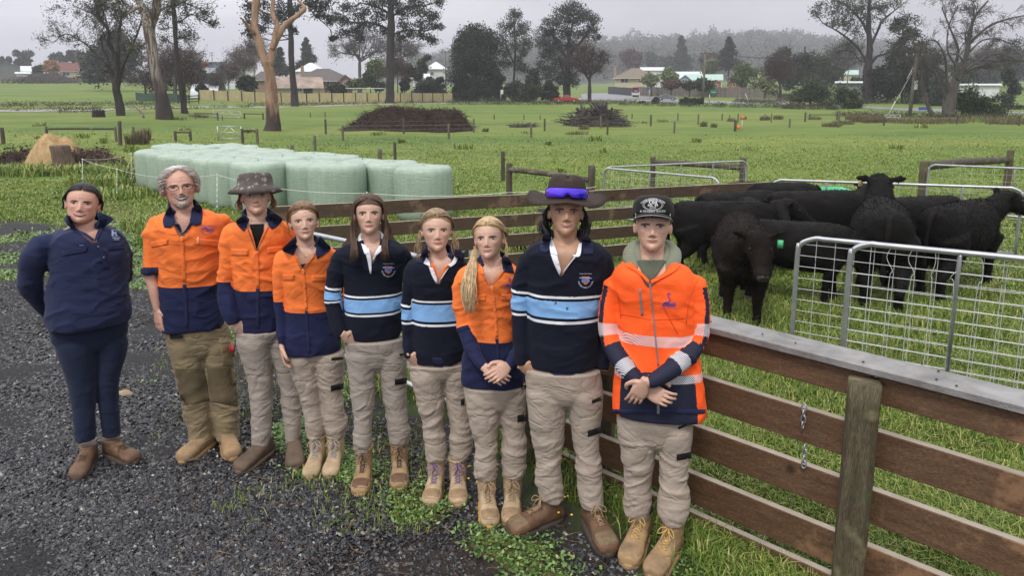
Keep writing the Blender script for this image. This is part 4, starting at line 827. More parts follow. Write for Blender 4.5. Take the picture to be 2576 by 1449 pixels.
for i in range(900):
 a = random.uniform(-2.9,2.9); f = random.random(); z0 = .236-.135*f*min(1,abs(a)/1.0+.12); s0 = skull(math.sin(a)*.08,math.cos(a)*.07-.02,z0,.010); o = nrm(s0-A(0,-.01,.12)); t_ = nrm(A(math.copysign(.5,s0[0])+R_(.25),-1.0+R_(.3),-.35-.5*abs(math.sin(a)))); t_ = nrm(t_-o*np.dot(t_,o)); st.append([s0,s0+o*.005+t_*.011,s0+o*.006+t_*.024,s0+o*.003+t_*.036])
p.hair(MAT['h_grey'],st,sh=(.086,.094,.107,-.018,.139,.055),r=.0026,n=7)
mb = MB()
for sx in(-1,1):
 c = A(sx*.033,.104,.1165); L = [c+A(.0245*math.cos(t)*(1 if abs(math.cos(t))<2 else 1),-.012*abs(math.cos(t))*(1 if sx*math.cos(t)>0 else 0),.0145*math.sin(t)*(1.12 if math.sin(t)>0 else .95))for t in np.linspace(0,6.2832,25)]; mb.add(*tube(p.H(L),.0019,5))
 mb.add(*tube(p.H([L[12 if sx<0 else 0]+A(0,0,.006),c+A(sx*.040,-.05,.010),c+A(sx*.042,-.11,.006)]),.0016,5))
mb.add(*tube(p.H([A(-.009,.104,.121),A(0,.107,.124),A(.009,.104,.121)]),.0013,5)); p.mpart('glasses',mb,MAT['frame'])
collar_for(p,MAT['navy'],40,.056,.010,.020,.0,.070,.068); leaf(p,MAT['navy'],([(212,236),(196,262),(180,300),(186,334)],[(224,262),(232,290),(236,312),(214,336)]),([(310,250),(304,285),(300,310),(322,328)],[(332,226),(354,246),(357,280),(350,322)]))
p.patch('undershirt',p.bb,[(232,320),(250,345),(262,364)],[(252,318),(262,340),(263,366)],MAT['navy'],.006,6,4); p.patch('undershirt',p.bb,[(262,366),(280,345),(300,312)],[(263,368),(296,342),(318,312)],MAT['navy'],.006,6,4)
placket(p,[(264,374),(268,430),(272,500),(276,576)],MAT['orange'],8); placket(p,[(276,588),(282,680),(286,776)],MAT['navy'],8)
pockets(p,MAT['orange'],[(128,400,203,424,-14),(326,384,430,412,8)]); buttons(p,[(266,392),(268,450),(270,520)],'orange')
p.patch('pen',p.bv,[(334,378),(336,406)],[(339,378),(340,406)],MAT['white'],.008,4,3)
mb = MB(); p.line(mb,p.bv,[(352,340),(368,334),(384,342),(404,336)],.0035,.005); p.line(mb,p.bv,[(372,346),(384,350),(396,342)],.003,.005); p.text(mb,p.bv,"Towards the Future",378,327,58); p.text(mb,p.bv,"EXETER HIGH SCHOOL",378,366,78,-150); p.mpart('badge',mb,PURP,False)
p.patch('cuff',p.bv,[(92,512),(89,528),(91,544)],[(157,512),(160,528),(157,546)],MAT['navy'],.008,6,10)
p.patch('phone_pouch',p.bt,[(204,782),(212,830)],[(266,792),(268,826)],MAT['black'],.018,5,6)
p.patch('knee_panel',p.bt,[(232,960),(248,1050),(268,1128)],[(362,960),(376,1030),(388,1105)],MAT['khaki2'],.005,22,20); p.patch('knee_panel',p.bt,[(376,960),(384,1040),(392,1110)],[(494,950),(506,1030),(514,1130)],MAT['khaki2'],.005,22,20)
p.patch('cargo_pocket',p.bt,[(430,828),(438,880),(446,948)],[(498,838),(500,880),(492,952)],MAT['khaki'],.008,8,8); p.patch('label_tab',p.bt,[(474,862),(476,894)],[(496,858),(497,890)],M('red_label',(.55,.04,.05),None,5,.7,0),.013,4,4)
p.boot(0,(372,1276),(262,1338),MAT['tan'],MAT['sole_t'],None,.13,1.06,MAT['wheat']); p.boot(1,(468,1274),(498,1342),MAT['tan'],MAT['sole_t'],None,.13,1.06,MAT['wheat'])
p = Person(750,560,Z,dict(label='young man in patterned bucket hat and orange and navy shirt',head=(232,106,281),neck=(238,300),hemz=.10,y0=4.25,split=603,ssplit=[572,600],pelvis=[(730,138,385),(790,140,392),(850,150,400),(880,155,402)],toes=[(168,1374),(408,1380)],legs=[[(830,142,300),(900,162,302),(1000,194,306),(1100,204,306),(1200,210,302),(1260,214,300),(1300,214,298)],[(830,285,400),(900,300,402),(1000,326,416),(1100,346,428),(1200,354,434),(1292,360,430)]],torso=[(285,200,282),(298,165,315),(312,130,350),(328,108,375),(350,100,388),(400,106,390),(480,124,384),(560,138,378),(603,142,374),(680,150,376),(740,154,378),(786,156,376)],sleeves=[[(120,340,0,66),(106,400,0,70),(102,500,.02,68),(100,580,.03,66),(108,660,.0,68),(124,735,-.04,60),(134,765,-.05,50)],[(372,345,.0,62),(392,400,.03,62),(398,500,.05,60),(392,600,.05,58),(376,740,.0,52)]]))
p.trousers(MAT['stone2'],amp=.9)
p.top('hivis',MAT['hivis'],1.0,.60,((234,432),(238,290),50))
wr = p.P(136,768,-.05)
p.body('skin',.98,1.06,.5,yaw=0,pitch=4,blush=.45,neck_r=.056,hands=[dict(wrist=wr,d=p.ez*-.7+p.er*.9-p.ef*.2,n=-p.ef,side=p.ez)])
p.face('h_ginger',.0036,.65,False,'lipm',.0020)
st = []
for i in range(90):
 sx = random.choice((-1,1)); s0 = skull(sx*.08,-.01-.07*random.random(),.15,.004); st.append([s0,s0+A(sx*.010,0,-.04),s0+A(sx*(.014+R_(.006)),-.005,-.085),s0+A(sx*(.010+R_(.01)),R_(.01),-.115)])
p.hair(MAT['h_ginger'],st,sh=(.080,.098,.100,-.018,.135,.06),wav=.006)
mb = MB(); C = [A(0,-.012,z)for z in(.150,.156,.188,.215,.232,.240,.243)]; R = [(.112,.128),(.104,.118),(.093,.107),(.086,.10),(.078,.092),(.060,.075),(.02,.025)]
prof = [(.144,.158,.134),(.122,.138,.160),(.103,.120,.176),(.094,.108,.182),(.090,.102,.225),(.084,.096,.247),(.070,.080,.256),(.03,.035,.259)]
a_ = np.linspace(0,2*np.pi,48,endpoint=False); V = []
for rx,ry,z in prof:V.append(np.stack([rx*np.cos(a_),ry*np.sin(a_)-.01,z+(.006*np.cos(2*a_)if z<.17 else 0*a_)],-1))
for rx,ry,z in[(.02,.03,.245),(.088,.10,.20),(.100,.116,.168),(.142,.156,.1305)]:V.append(np.stack([rx*np.cos(a_),ry*np.sin(a_)-.01,z+(.006*np.cos(2*a_)if z<.17 else 0*a_)],-1))
V = np.concatenate(V); V = V+fbm(V*30,2)[:,None]*.004; mb.add(p.H(V),gridf(12,48,True))
t = NT('bucket_hat_print'); v = t.tc((1,1,1)); vo = t.n('ShaderNodeTexVoronoi',feature='F1'); vo.inputs['Scale'].default_value = 26; t.l(v,vo.inputs['Vector'])
n = t.noise(45,v,3,.7,1.5); k_ = t.math('ADD',vo.outputs['Distance'],t.math('MULTIPLY',t.math('SUBTRACT',n,.5),1.5)); t.color(t.mix(1.0,t.ramp(k_,[(.0,(.25,.215,.19)),(.26,(.25,.215,.19)),(.30,(.075,.063,.055)),(1,(.06,.05,.045))]),t.ramp(t.noise(9,v,4),[(.3,(.8,.8,.8)),(.7,(1.15,1.15,1.15))]),'MULTIPLY')); t.rough(.9)
p.mpart('bucket_hat',mb,t.m)
p.patch('undershirt',p.bb,[(205,320),(212,360),(232,428)],[(268,318),(262,360),(236,430)],MAT['black'],.006,12,9)
collar_for(p,MAT['navy'],42,.050,.010,.020,.0,.066,.064); leaf(p,MAT['navy'],([(178,278),(150,298),(145,318),(172,348)],[(190,292),(194,312),(192,330),(180,352)]),([(282,282),(284,310),(290,330),(302,342)],[(304,264),(336,284),(350,302),(322,334)]))
for L,R in(([(196,330),(212,372),(231,430)],[(210,345),(222,384),(234,436)]),([(272,345),(254,384),(236,436)],[(288,330),(266,372),(238,430)])):p.patch('lapel',p.bv,L,R,MAT['orange'],.007,10,4)
pockets(p,MAT['orange'],[(121,430,198,458,2),(282,424,352,450,-6)]); placket(p,[(236,440),(238,520),(240,602)],MAT['orange'],8); placket(p,[(240,606),(240,690),(240,784)],MAT['navy'],8)
waist(p,MAT['stone2'],[(136,800),(148,775),(160,765)],[(139,804),(151,779),(163,768)])
p.boot(0,(262,1300),(168,1374),MAT['grey'],MAT['grey'],None,.13,1.04); p.boot(1,(400,1290),(408,1380),MAT['grey'],MAT['grey'],None,.13,1.04)
p = Person(950,650,Z,dict(label='girl with tied-back light brown hair in untucked orange and navy shirt, necklace',head=(203,113,286),neck=(212,306),hemz=.19,y0=4.13,split=592,ssplit=[552,550],pelvis=[(720,116,384),(780,120,385),(830,134,385),(850,140,385)],toes=[(228,1308),(312,1318)],legs=[[(800,126,258),(860,146,262),(950,176,274),(1010,192,284),(1070,200,290),(1120,208,294),(1152,216,292),(1166,228,286)],[(800,240,386),(860,254,384),(950,272,378),(1010,282,380),(1070,292,386),(1120,298,388),(1154,306,382),(1170,314,372)]],torso=[(292,180,246),(303,148,280),(316,116,316),(332,98,336),(355,92,342),(400,100,336),(460,110,326),(520,120,314),(575,126,308),(630,122,322),(690,115,346),(735,111,364),(778,116,366)],sleeves=[[(104,350,0,54),(96,410,0,54),(94,500,.01,52),(98,570,.01,48),(102,650,-.01,44),(104,735,-.04,36),(105,752,-.04,33)],[(334,345,0,52),(356,400,.02,52),(382,480,.05,50),(392,560,.06,46),(375,680,.02,40)]]))
p.trousers(MAT['stone'],amp=1.1)
p.top('hivis',MAT['hivis'],.85,.62,((195,402),(212,300),58))
wr = p.P(105,752,-.04)
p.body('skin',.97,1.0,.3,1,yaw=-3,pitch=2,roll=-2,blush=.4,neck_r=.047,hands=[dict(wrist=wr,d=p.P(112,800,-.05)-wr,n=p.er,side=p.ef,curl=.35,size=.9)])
p.face('h_brown',.0054,.5,False,'lip',.0019)
p.hair(MAT['h_lbrown'],tied(190,(.02,-.10,.10),.006,off=.008)+[[skull(sx*.07,.02,.17,.008),skull(sx*.078,.0,.13,.012),A(sx*.082,.005,.09),A(sx*(.080+R_(.003)),.005,.05)]for sx in(-1,1)for _ in range(4)],r=.003)
mb = MB(); mb.add(*ellip(p.H([A(.083,-.005,.082)])[0],.003,6,4)); mb.add(*ellip(p.H([A(-.080,-.005,.082)])[0],.003,6,4)); p.mpart('earrings',mb,M('gold',(.8,.6,.3),None,5,.3,0,metal=1))
mb = MB(); p.line(mb,p.bb,[(180,312),(195,338),(210,352),(228,340),(246,314)],.0009,.001,20); mb.add(*ellip(p.hit(p.bb,210,354,.003),.004,8,5)); p.mpart('necklace',mb,M('gold',(.8,.6,.3)))
p.patch('undershirt',p.bb,[(188,390),(196,404)],[(214,386),(200,405)],MAT['black'],.005,4,6)
collar_for(p,MAT['navy'],46,.034,.010,.020,.0,.060,.058); leaf(p,MAT['navy'],([(160,270),(128,300),(108,328),(150,348)],[(172,286),(168,310),(166,330),(154,350)]),([(262,290),(258,320),(256,340),(262,366)],[(276,262),(300,290),(324,320),(290,350)]))
for L,R in(([(160,338),(174,370),(192,402)],[(172,352),(184,380),(195,407)]),([(240,358),(216,384),(197,407)],[(254,350),(232,374),(201,402)])):p.patch('lapel',p.bv,L,R,MAT['orange'],.007,10,4)
pockets(p,MAT['orange'],[(110,436,160,462,0),(238,440,312,466,0)]); placket(p,[(200,410),(208,500),(214,590)],MAT['orange'],6); placket(p,[(214,596),(220,690),(226,786)],MAT['navy'],6); buttons(p,[(202,430),(207,490),(212,550)],'orange')
leg_tabs(p,[(326,800,380,813,6),(323,918,380,944,12)]);
p.boot(0,(262,1176),(228,1308),MAT['cream'],MAT['tan'],MAT['lace_g'],.185,.93,None,MAT['cream']); p.boot(1,(342,1178),(312,1318),MAT['cream'],MAT['tan'],MAT['lace_g'],.185,.93,None,MAT['cream'])
p = Person(1150,650,Z,dict(label='tall girl with long straight brown hair in striped navy rugby top',head=(252,76,258),neck=(262,284),hemz=.205,y0=3.98,stripes=[511,519,527,584,592,603],sstripes=[[484,495,503,541,549,558],[500,510,518,570,578,588]],pelvis=[(680,140,398),(740,142,408),(790,150,415),(815,154,418)],toes=[(212,1375),(384,1366)],legs=[[(780,146,292),(840,156,284),(920,166,278),(1000,174,276),(1080,180,272),(1140,180,268),(1180,178,266),(1196,190,258),(1226,192,256)],[(780,278,416),(840,290,420),(920,306,420),(1000,316,420),(1080,330,426),(1140,338,430),(1176,342,428),(1190,354,420),(1216,356,416)]],torso=[(270,225,300),(282,195,335),(296,155,375),(312,128,408),(335,116,426),(380,125,418),(440,140,408),(520,146,400),(600,146,398),(670,152,396),(706,160,392),(716,168,386)],sleeves=[[(136,345,0,66),(112,400,0,72),(96,480,.01,72),(94,560,.01,68),(104,630,-.01,66),(122,690,-.04,58),(134,715,-.05,44)],[(408,345,.0,66),(428,400,.02,66),(436,480,.05,64),(428,580,.05,60),(410,690,.0,52)]]))
p.trousers(MAT['stone2'],amp=.95)
p.top('rugby',MAT['rugby'],.75,.60,((265,376),(264,284),34))
wr = p.P(140,704,-.06)
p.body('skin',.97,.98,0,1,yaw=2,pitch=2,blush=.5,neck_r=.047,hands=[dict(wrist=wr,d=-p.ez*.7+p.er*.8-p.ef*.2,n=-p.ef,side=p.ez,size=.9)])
p.face('h_brown',.0056,.12,False,'lip',.0030,.1300,1.1)
st = []
for i in range(330):
 sx = -1 if i%2 else 1; f = random.random(); s0 = skull(sx*.003,.088-.17*f,.235-.02*f,.004); a = random.random()
 if f<.55:fr_ = .055-.05*f-.03*a; md = skull(sx*.08,fr_,.165,.009+.004*a); d1 = A(sx*(.079+.010*a),fr_*.9,.09); d2 = A(sx*(.078+.018*a),fr_*.8+.0,.02); d3 = A(sx*(.062+.030*a),.085-.02*a,-.05); d4 = A(sx*(.055+.040*a)+R_(.004),.135-.015*a,-.12-.035*random.random())
 else:md = skull(sx*.06,-.09,.16,.01); d1 = A(sx*(.06+.03*a),-.09,.08); d2 = A(sx*(.06+.05*a),-.09,.02); d3 = A(sx*(.07+.05*a),-.08,-.03); d4 = A(sx*(.08+.07*a),-.06,-.07)
 st.append([s0,(skull(*((s0+md)/2),.010)),md,d1,d2,d3,d4])
p.hair(MAT['h_brown'],st,r=.0042,n=16,sh=(.081,.103,.105,-.014,.140,.04))
collar_for(p,MAT['white'],52,.028,.008,.016,.0,.056,.056); leaf(p,MAT['white'],([(216,296),(224,322),(232,345)],[(236,304),(246,322),(250,345)]),([(296,308),(286,326),(272,352)],[(324,298),(318,318),(288,348)]))
p.patch('placket',p.bv,[(232,320),(244,372),(256,432)],[(250,318),(262,366),(262,432)],MAT['white'],.006,12,5); p.patch('placket',p.bv,[(290,330),(276,352),(264,376)],[(300,318),(288,342),(268,372)],MAT['white'],.007,8,4); buttons(p,[(272,362)])
school_badge(p,338,412,26); leg_tabs(p,[(388,784,408,794,4),(366,894,420,920,8)]); waist(p,MAT['stone2'],[(140,742),(156,712),(170,700)],[(144,746),(160,715),(174,703)])
p.boot(0,(226,1226),(212,1375),MAT['wheat'],MAT['sole_t'],MAT['lace_d'],.195,.97,MAT['brown'],MAT['wheat']); p.boot(1,(386,1216),(384,1366),MAT['wheat'],MAT['sole_t'],MAT['lace_d'],.195,.97,MAT['brown'],MAT['wheat'])
p = Person(1400,700,Z,dict(label='shorter girl with tied dark blonde hair, rugby top over an orange collar',head=(250,86,275),neck=(258,296),hemz=.195,y0=3.84,stripes=[473,482,490,567,577,587],sstripes=[[502,512,521,574,583,594],[480,490,498,560,570,580]],pelvis=[(715,116,378),(780,124,386),(830,134,390),(850,138,390)],toes=[(224,1372),(346,1378)],legs=[[(810,130,278),(870,146,280),(950,166,282),(1030,182,284),(1100,190,290),(1150,194,294),(1186,200,292),(1202,216,284)],[(810,270,390),(870,284,390),(950,298,390),(1030,304,396),(1100,310,400),(1150,312,402),(1190,314,396),(1208,320,382)]],torso=[(278,222,296),(290,190,332),(304,155,362),(320,130,380),(345,124,386),(400,134,384),(460,142,382),(540,146,380),(620,142,382),(700,138,380),(745,140,376),(764,160,356)],sleeves=[[(144,350,0,62),(132,410,0,62),(124,500,.01,60),(120,580,.01,58),(118,660,-.01,52),(122,725,-.05,44),(126,742,-.05,38)],[(372,350,0,60),(388,420,.02,60),(396,520,.04,58),(390,620,.04,54),(372,730,.0,46)]]))
p.trousers(MAT['stone'],amp=1.0)
p.top('rugby',MAT['rugby'],.75,.62,((255,404),(260,296),58))
wr = p.P(128,740,-.05)
p.body('skin',1.0,1.04,.2,1,yaw=-4,pitch=1,roll=1,blush=.4,neck_r=.047,hands=[dict(wrist=wr,d=-p.ez*.6+p.er*1.0-p.ef*.2,n=p.er*.3-p.ef,side=p.ef+p.ez*.5,size=.9)])
p.face('h_brown',.0056,.25,False,'lip',.0022,.1305,1.15)
st = tied(190,(.0,-.10,.11),0,off=.008)
for i in range(34):
 sx = random.choice((-1,1)); s0 = skull(sx*.076,-.02,.13,.008); st.append([s0,A(sx*(.086+R_(.003)),0,.09),A(sx*(.092+R_(.008)),.01,.03),A(sx*(.095+R_(.012)),.02,-.03-.03*random.random())])
p.hair(MAT['h_blond2'],st,r=.003,wav=.004)
mb = MB(); mb.add(*tube(p.H([A(.084+.006*math.sin(t),-.002,.078+.008*math.cos(t))for t in np.linspace(0,6.28,12)]),.0016,5)); p.mpart('earring',mb,M('gold',(.8,.6,.3)))
collar_for(p,MAT['navy'],52,.042,.010,.024,.0,.064,.062); leaf(p,MAT['navy'],([(202,258),(176,292),(158,320)],[(218,268),(208,300),(198,326)]),([(330,262),(332,300),(342,332)],[(356,264),(374,292),(370,322)])); leaf(p,MAT['white'],([(204,298),(192,326)],[(218,314),(224,340)]),([(300,332),(318,318),(332,290)],[(312,342),(334,326),(346,300)]),off=.009,name='under_collar')
p.patch('undershirt',p.bb,[(222,330),(236,362),(256,402)],[(236,322),(246,350),(258,396)],MAT['orange'],.008,8,5); p.patch('undershirt',p.bb,[(284,340),(272,366),(262,392)],[(304,330),(290,358),(264,400)],MAT['orange'],.008,8,5)
p.patch('placket',p.bv,[(216,340),(228,378),(248,416)],[(234,346),(244,372),(256,404)],MAT['white'],.007,10,5); p.patch('placket',p.bv,[(292,356),(272,386),(252,416)],[(306,342),(284,376),(257,410)],MAT['white'],.007,10,4); buttons(p,[(239,370)])
p.patch('shirt_tail',p.bt,[(212,745),(222,772),(240,786)],[(310,745),(300,772),(270,788)],MAT['navy'],.010,8,10)
leg_tabs(p,[(358,930,374,954,2)])
p.boot(0,(246,1212),(224,1372),MAT['cream'],MAT['tan'],MAT['lace_p'],.185,.95,MAT['tan'],MAT['cream']); p.boot(1,(344,1216),(346,1378),MAT['cream'],MAT['tan'],MAT['lace_p'],.185,.95,MAT['tan'],MAT['cream'])
p = Person(1600,750,Z,dict(label='girl with long blonde ponytail over her shoulder, orange shirt, hands clasped',head=(243,62,249),neck=(262,272),hemz=.19,y0=3.68,split=597,ssplit=[545,560],pelvis=[(740,128,398),(800,130,404),(850,136,410),(880,140,410)],toes=[(248,1414),(338,1408)],legs=[[(840,134,284),(900,144,286),(980,158,284),(1050,172,280),(1110,176,276),(1170,176,276),(1208,180,274),(1226,196,264)],[(840,276,412),(900,286,410),(980,296,404),(1050,300,402),(1110,300,402),(1170,302,402),(1206,304,400),(1222,312,390)]],torso=[(250,232,298),(262,196,330),(275,150,356),(292,112,372),(315,96,380),(350,104,378),(420,126,362),(500,140,352),(560,144,350),(620,136,360),(700,124,380),(760,120,396),(800,124,398)],sleeves=[[(118,330,0,62),(112,400,-.01,66),(118,480,-.01,68),(134,560,-.03,66),(160,630,-.08,62),(196,695,-.14,54),(224,728,-.17,44)],[(366,325,0,58),(388,400,0,60),(398,500,-.01,60),(396,590,-.03,58),(372,650,-.09,54),(338,705,-.15,46),(326,722,-.165,42)]]))
p.trousers(MAT['stone'],amp=1.1)
p.top('hivis',MAT['hivis'],.9,.62,((250,352),(262,268),54))
w1 = p.P(226,730,-.175); w2 = p.P(326,722,-.165)
p.body('skin',.99,1.0,.15,1,yaw=10,pitch=2,roll=-4,blush=.4,neck_r=.047,hands=[dict(wrist=w1,d=p.P(292,776,-.205)-w1,n=-p.ef-p.ez*.3,side=p.ez,curl=.42,size=.92),dict(wrist=w2,d=p.P(262,772,-.235)-w2,n=-p.ef-p.ez*.2,side=p.ez,curl=.48,size=.92)])
p.face('h_brown',.0058,.2,False,'lip',.0032,.1300,1.15)
st = tied(170,(-.06,-.07,.085),.004,off=.009)
for i in range(170):
 q = random.random(); w = random.uniform(-1,1); st.append([A(-.055+R_(.006),-.06+R_(.006),.09+R_(.008)),A(-.082+R_(.006),-.03,.045),A(-.085+w*.022,.045,-.02),A(-.088+w*.030,.10+R_(.006),-.08),A(-.094+w*.032+R_(.005),.14+R_(.008),-.16-.02*q),A(-.086+w*.024+R_(.006),.155+R_(.008),-.225-.07*q)])
for i in range(12):st.append([skull(.07,.03,.17,.006),A(.083,.01,.11),A(.088+R_(.003),.01,.05),A(.084+R_(.005),.015,.0)])
p.hair(MAT['h_blond'],st,r=.0036,wav=.006,n=16)
mb = MB(); mb.add(*ellip(p.H([A(-.078,.010,.073)])[0],.0045,7,4)); p.mpart('earring',mb,M('gold',(.8,.6,.3)))
mb = MB(); p.line(mb,p.bb,[(214,290),(240,330),(254,338),(276,318),(292,280)],.0008,.001,20); p.mpart('necklace',mb,M('gold',(.8,.6,.3)))
collar_for(p,MAT['navy'],46,.040,.010,.020,.0,.060,.058); leaf(p,MAT['navy'],([(298,240),(300,270),(306,302)],[(320,234),(342,262),(354,310)])); leaf(p,MAT['orange'],([(198,270),(200,290),(206,312)],[(212,280),(216,296),(220,316)]))
for L,R in(([(204,306),(222,332),(248,352)],[(214,318),(232,342),(250,360)]),([(300,300),(278,326),(252,352)],[(312,292),(292,322),(254,360)])):p.patch('lapel',p.bv,L,R,MAT['orange'],.007,10,4)
pockets(p,MAT['orange'],[(160,412,228,440,-10),(296,404,348,430,0)]); placket(p,[(253,364),(264,440),(272,520),(276,594)],MAT['orange'],7); placket(p,[(276,600),(280,640),(282,690)],MAT['navy'],7); buttons(p,[(258,385),(264,430),(268,475),(272,520),(274,565)],'orange')
swan_badge(p,332,358,24,PURP); leg_tabs(p,[(384,806,408,820,3),(368,936,412,966,6)])
p.boot(0,(232,1234),(248,1414),MAT['cream'],MAT['sole_y'],MAT['lace_t'],.185,.95,MAT['tan'],MAT['cream']); p.boot(1,(346,1232),(338,1408),MAT['cream'],MAT['sole_y'],MAT['lace_t'],.185,.95,MAT['tan'],MAT['cream'])
p = Person(1850,640,.9804,dict(label='young man in wide brown hat with blue sunglasses, rugby top, hands in pockets',head=(238,52,236),neck=(236,262),hemz=.13,y0=3.52,stripes=[438,448,455,520,530,542],sstripes=[[428,440,448,508,516,527],[450,460,468,520,530,540]],pelvis=[(690,82,366),(740,84,370),(800,90,376),(850,94,378)],toes=[(58,1332),(390,1396)],legs=[[(810,88,246),(860,92,242),(920,100,236),(1000,114,228),(1080,120,224),(1140,124,226),(1190,134,230),(1225,150,230)],[(810,226,378),(860,240,378),(920,252,374),(1000,264,366),(1080,274,366),(1140,280,370),(1200,282,378),(1250,290,384)]],torso=[(240,195,280),(250,160,318),(262,120,355),(278,92,382),(300,80,394),(350,84,394),(420,94,384),(500,98,368),(580,98,362),(660,94,360),(710,96,358),(726,110,345)],sleeves=[[(96,315,0,72),(78,380,0,78),(70,450,.01,74),(66,540,.01,66),(66,620,-.01,60),(70,690,-.03,52),(72,722,-.04,44)],[(378,315,0,70),(388,380,.02,72),(394,470,.05,70),(392,560,.06,66),(386,650,.04,60),(376,740,.0,50)]]))
p.trousers(MAT['stone'],amp=1.0)
p.top('rugby',MAT['rugby'],.8,.60,((219,368),(234,262),50))
wr = p.P(74,722,-.04)
p.body('skin3',.97,1.02,.3,yaw=-3,pitch=3,roll=2,blush=.35,neck_r=.055,hands=[dict(wrist=wr,d=-p.ez*.6+p.er*1.0-p.ef*.2,n=p.er*.3-p.ef,side=p.ef+p.ez*.5,size=.9)])
p.face('h_black',.0044,.55,True,'lipm',.0030,.1300,1.1,mw=.023,gap=.0032)
st = []
for i in range(150):
 sx = random.choice((-1,1)); a = random.random(); s0 = skull(sx*.08,-.015-.08*a,.14,.004); st.append([s0,s0+A(sx*(.012+R_(.005)),-.003,-.035),s0+A(sx*(.016+R_(.010)),R_(.012),-.080),s0+A(sx*(.006+R_(.014)),.008+R_(.012),-.13),s0+A(sx*(-.012+R_(.012)),.016+R_(.012),-.165)])
p.hair(MAT['h_black'],st,sh=(.082,.100,.100,-.020,.135,.06),wav=.008,r=.0042)
def hat(p,brim,crown,mat):
 mb = MB(); a_ = np.linspace(0,2*np.pi,64,endpoint=False); V = []; c,s_ = np.cos(a_),np.sin(a_)
 for k_,(rx,ry,z)in enumerate(brim+crown):
  cu_ = np.clip((rx-.09)/.10,0,1); zz = z+cu_*np.abs(c)**1.5*(.018-.62*ry*s_)-cu_*.016*np.clip(s_,0,1)**4; pin = np.exp(-((a_-math.pi/2-.55)/.28)**2)+np.exp(-((a_-math.pi/2+.55)/.28)**2)if z>.235 else 0*a_
  V.append(np.stack([rx*c*(1-.16*pin),ry*s_*(1-.10*pin)-.012,zz-(.022*np.exp(-(c/.35)**2)if(z>.285)else 0*a_)],-1))
 V = np.concatenate(V); V = V+fbm(V*14,2)[:,None]*.004; mb.add(p.H(V),gridf(len(brim)+len(crown),64,True)); return p.mpart('hat',mb,mat)
hat(p,[(.085,.098,.166),(.125,.13,.166),(.168,.158,.172),(.172,.162,.177),(.125,.13,.174)],[(.090,.106,.176),(.087,.104,.20),(.083,.100,.235),(.078,.094,.268),(.068,.082,.290),(.045,.055,.300),(.015,.02,.300)],M('hat_felt',(.040,.025,.020),(.027,.017,.014),12,.9,.2))
mb = MB(); mb.add(p.H([[.0885*1.0*math.cos(t),.1055*math.sin(t)-.012,z]for z in(.182,.200)for t in np.linspace(0,6.283,49)[:-1]]),gridf(2,48,False)); p.mpart('hat_band',mb,MAT['black'])
mb = MB(); V = []
for q in np.linspace(-1.15,1.15,25):
 x = .098*math.sin(q*1.0)*1.0; y = .116*math.cos(q)-.012; hgt = .0235*(1-max(0,abs(q)-.9)*1.2); nose = .016*math.exp(-(q/.12)**2); V+=[[x,y,.212+hgt],[x*1.02,y+.004,.212],[x,y,.212-hgt+nose]]
mb.add(p.H(V),gridf(25,3,False,False)[0][:,::-1]); t = NT('blue_mirror_lens'); t.color(t.ramp(t.noise(6,t.tc(),2),[(.4,(.03,.02,.75)),(.6,(.16,.03,.80))])); t.rough(.12,.8); t.b.inputs['Metallic'].default_value = .5; t.b.inputs['Coat Weight'].default_value = 1
p.mpart('sunglasses',mb,[t.m])
mb = MB(); V = np.array(V).reshape(25,3,3); mb.add(*tube(p.H(V[:,0]),.0022,5));
for e_ in(0,-1):mb.add(*tube(p.H([V[e_,0],V[e_,1]*A(1.0,.6,1)+A(0,-.0,0),A(V[e_,0][0]*1.0,-.03,.20)]),.003,5))
p.mpart('sunglasses_frame',mb,MAT['black'])
collar_for(p,MAT['navy2'],52,.040,.010,.024,.0,.066,.064); leaf(p,MAT['navy2'],([(174,220),(150,240),(141,262),(142,292)],[(184,238),(178,262),(178,284),(162,296)]),([(294,240),(300,262),(304,302)],[(316,226),(336,256),(341,302)])); leaf(p,MAT['white'],([(184,236),(177,270),(180,298)],[(192,258),(202,288),(208,306)]),([(262,304),(276,300),(286,262)],[(270,312),(292,306),(298,258)]),off=.009,name='under_collar')
p.patch('placket',p.bv,[(180,300),(194,340),(214,382)],[(204,300),(212,330),(220,366)],MAT['white'],.007,10,5); p.patch('placket',p.bv,[(270,310),(244,345),(218,382)],[(284,300),(256,336),(222,376)],MAT['white'],.007,10,4); buttons(p,[(209,336)])
school_badge(p,312,398,24)
p.patch('shirt_tail',p.bt,[(160,722),(175,745),(195,756)],[(312,722),(290,744),(262,756)],MAT['navy'],.010,8,12)
leg_tabs(p,[(336,836,376,850,14),(320,950,372,974,16)]); [p.patch('stain',p.bv,[(a-4,b-6),(a-5,b+6)],[(a+5,b-5),(a+3,b+6)],M('stain_teal',(.10,.17,.22),None,5,.8,0),.0015,5,5)for a,b in((200,484),(243,505))]
p.boot(0,(172,1215),(58,1332),MAT['brown'],MAT['sole_d'],MAT['lace_t'],.175,1.10,MAT['mud'],MAT['brown']); p.boot(1,(342,1242),(390,1396),MAT['brown'],MAT['sole_d'],MAT['lace_t'],.175,1.10,MAT['mud'],MAT['brown'])
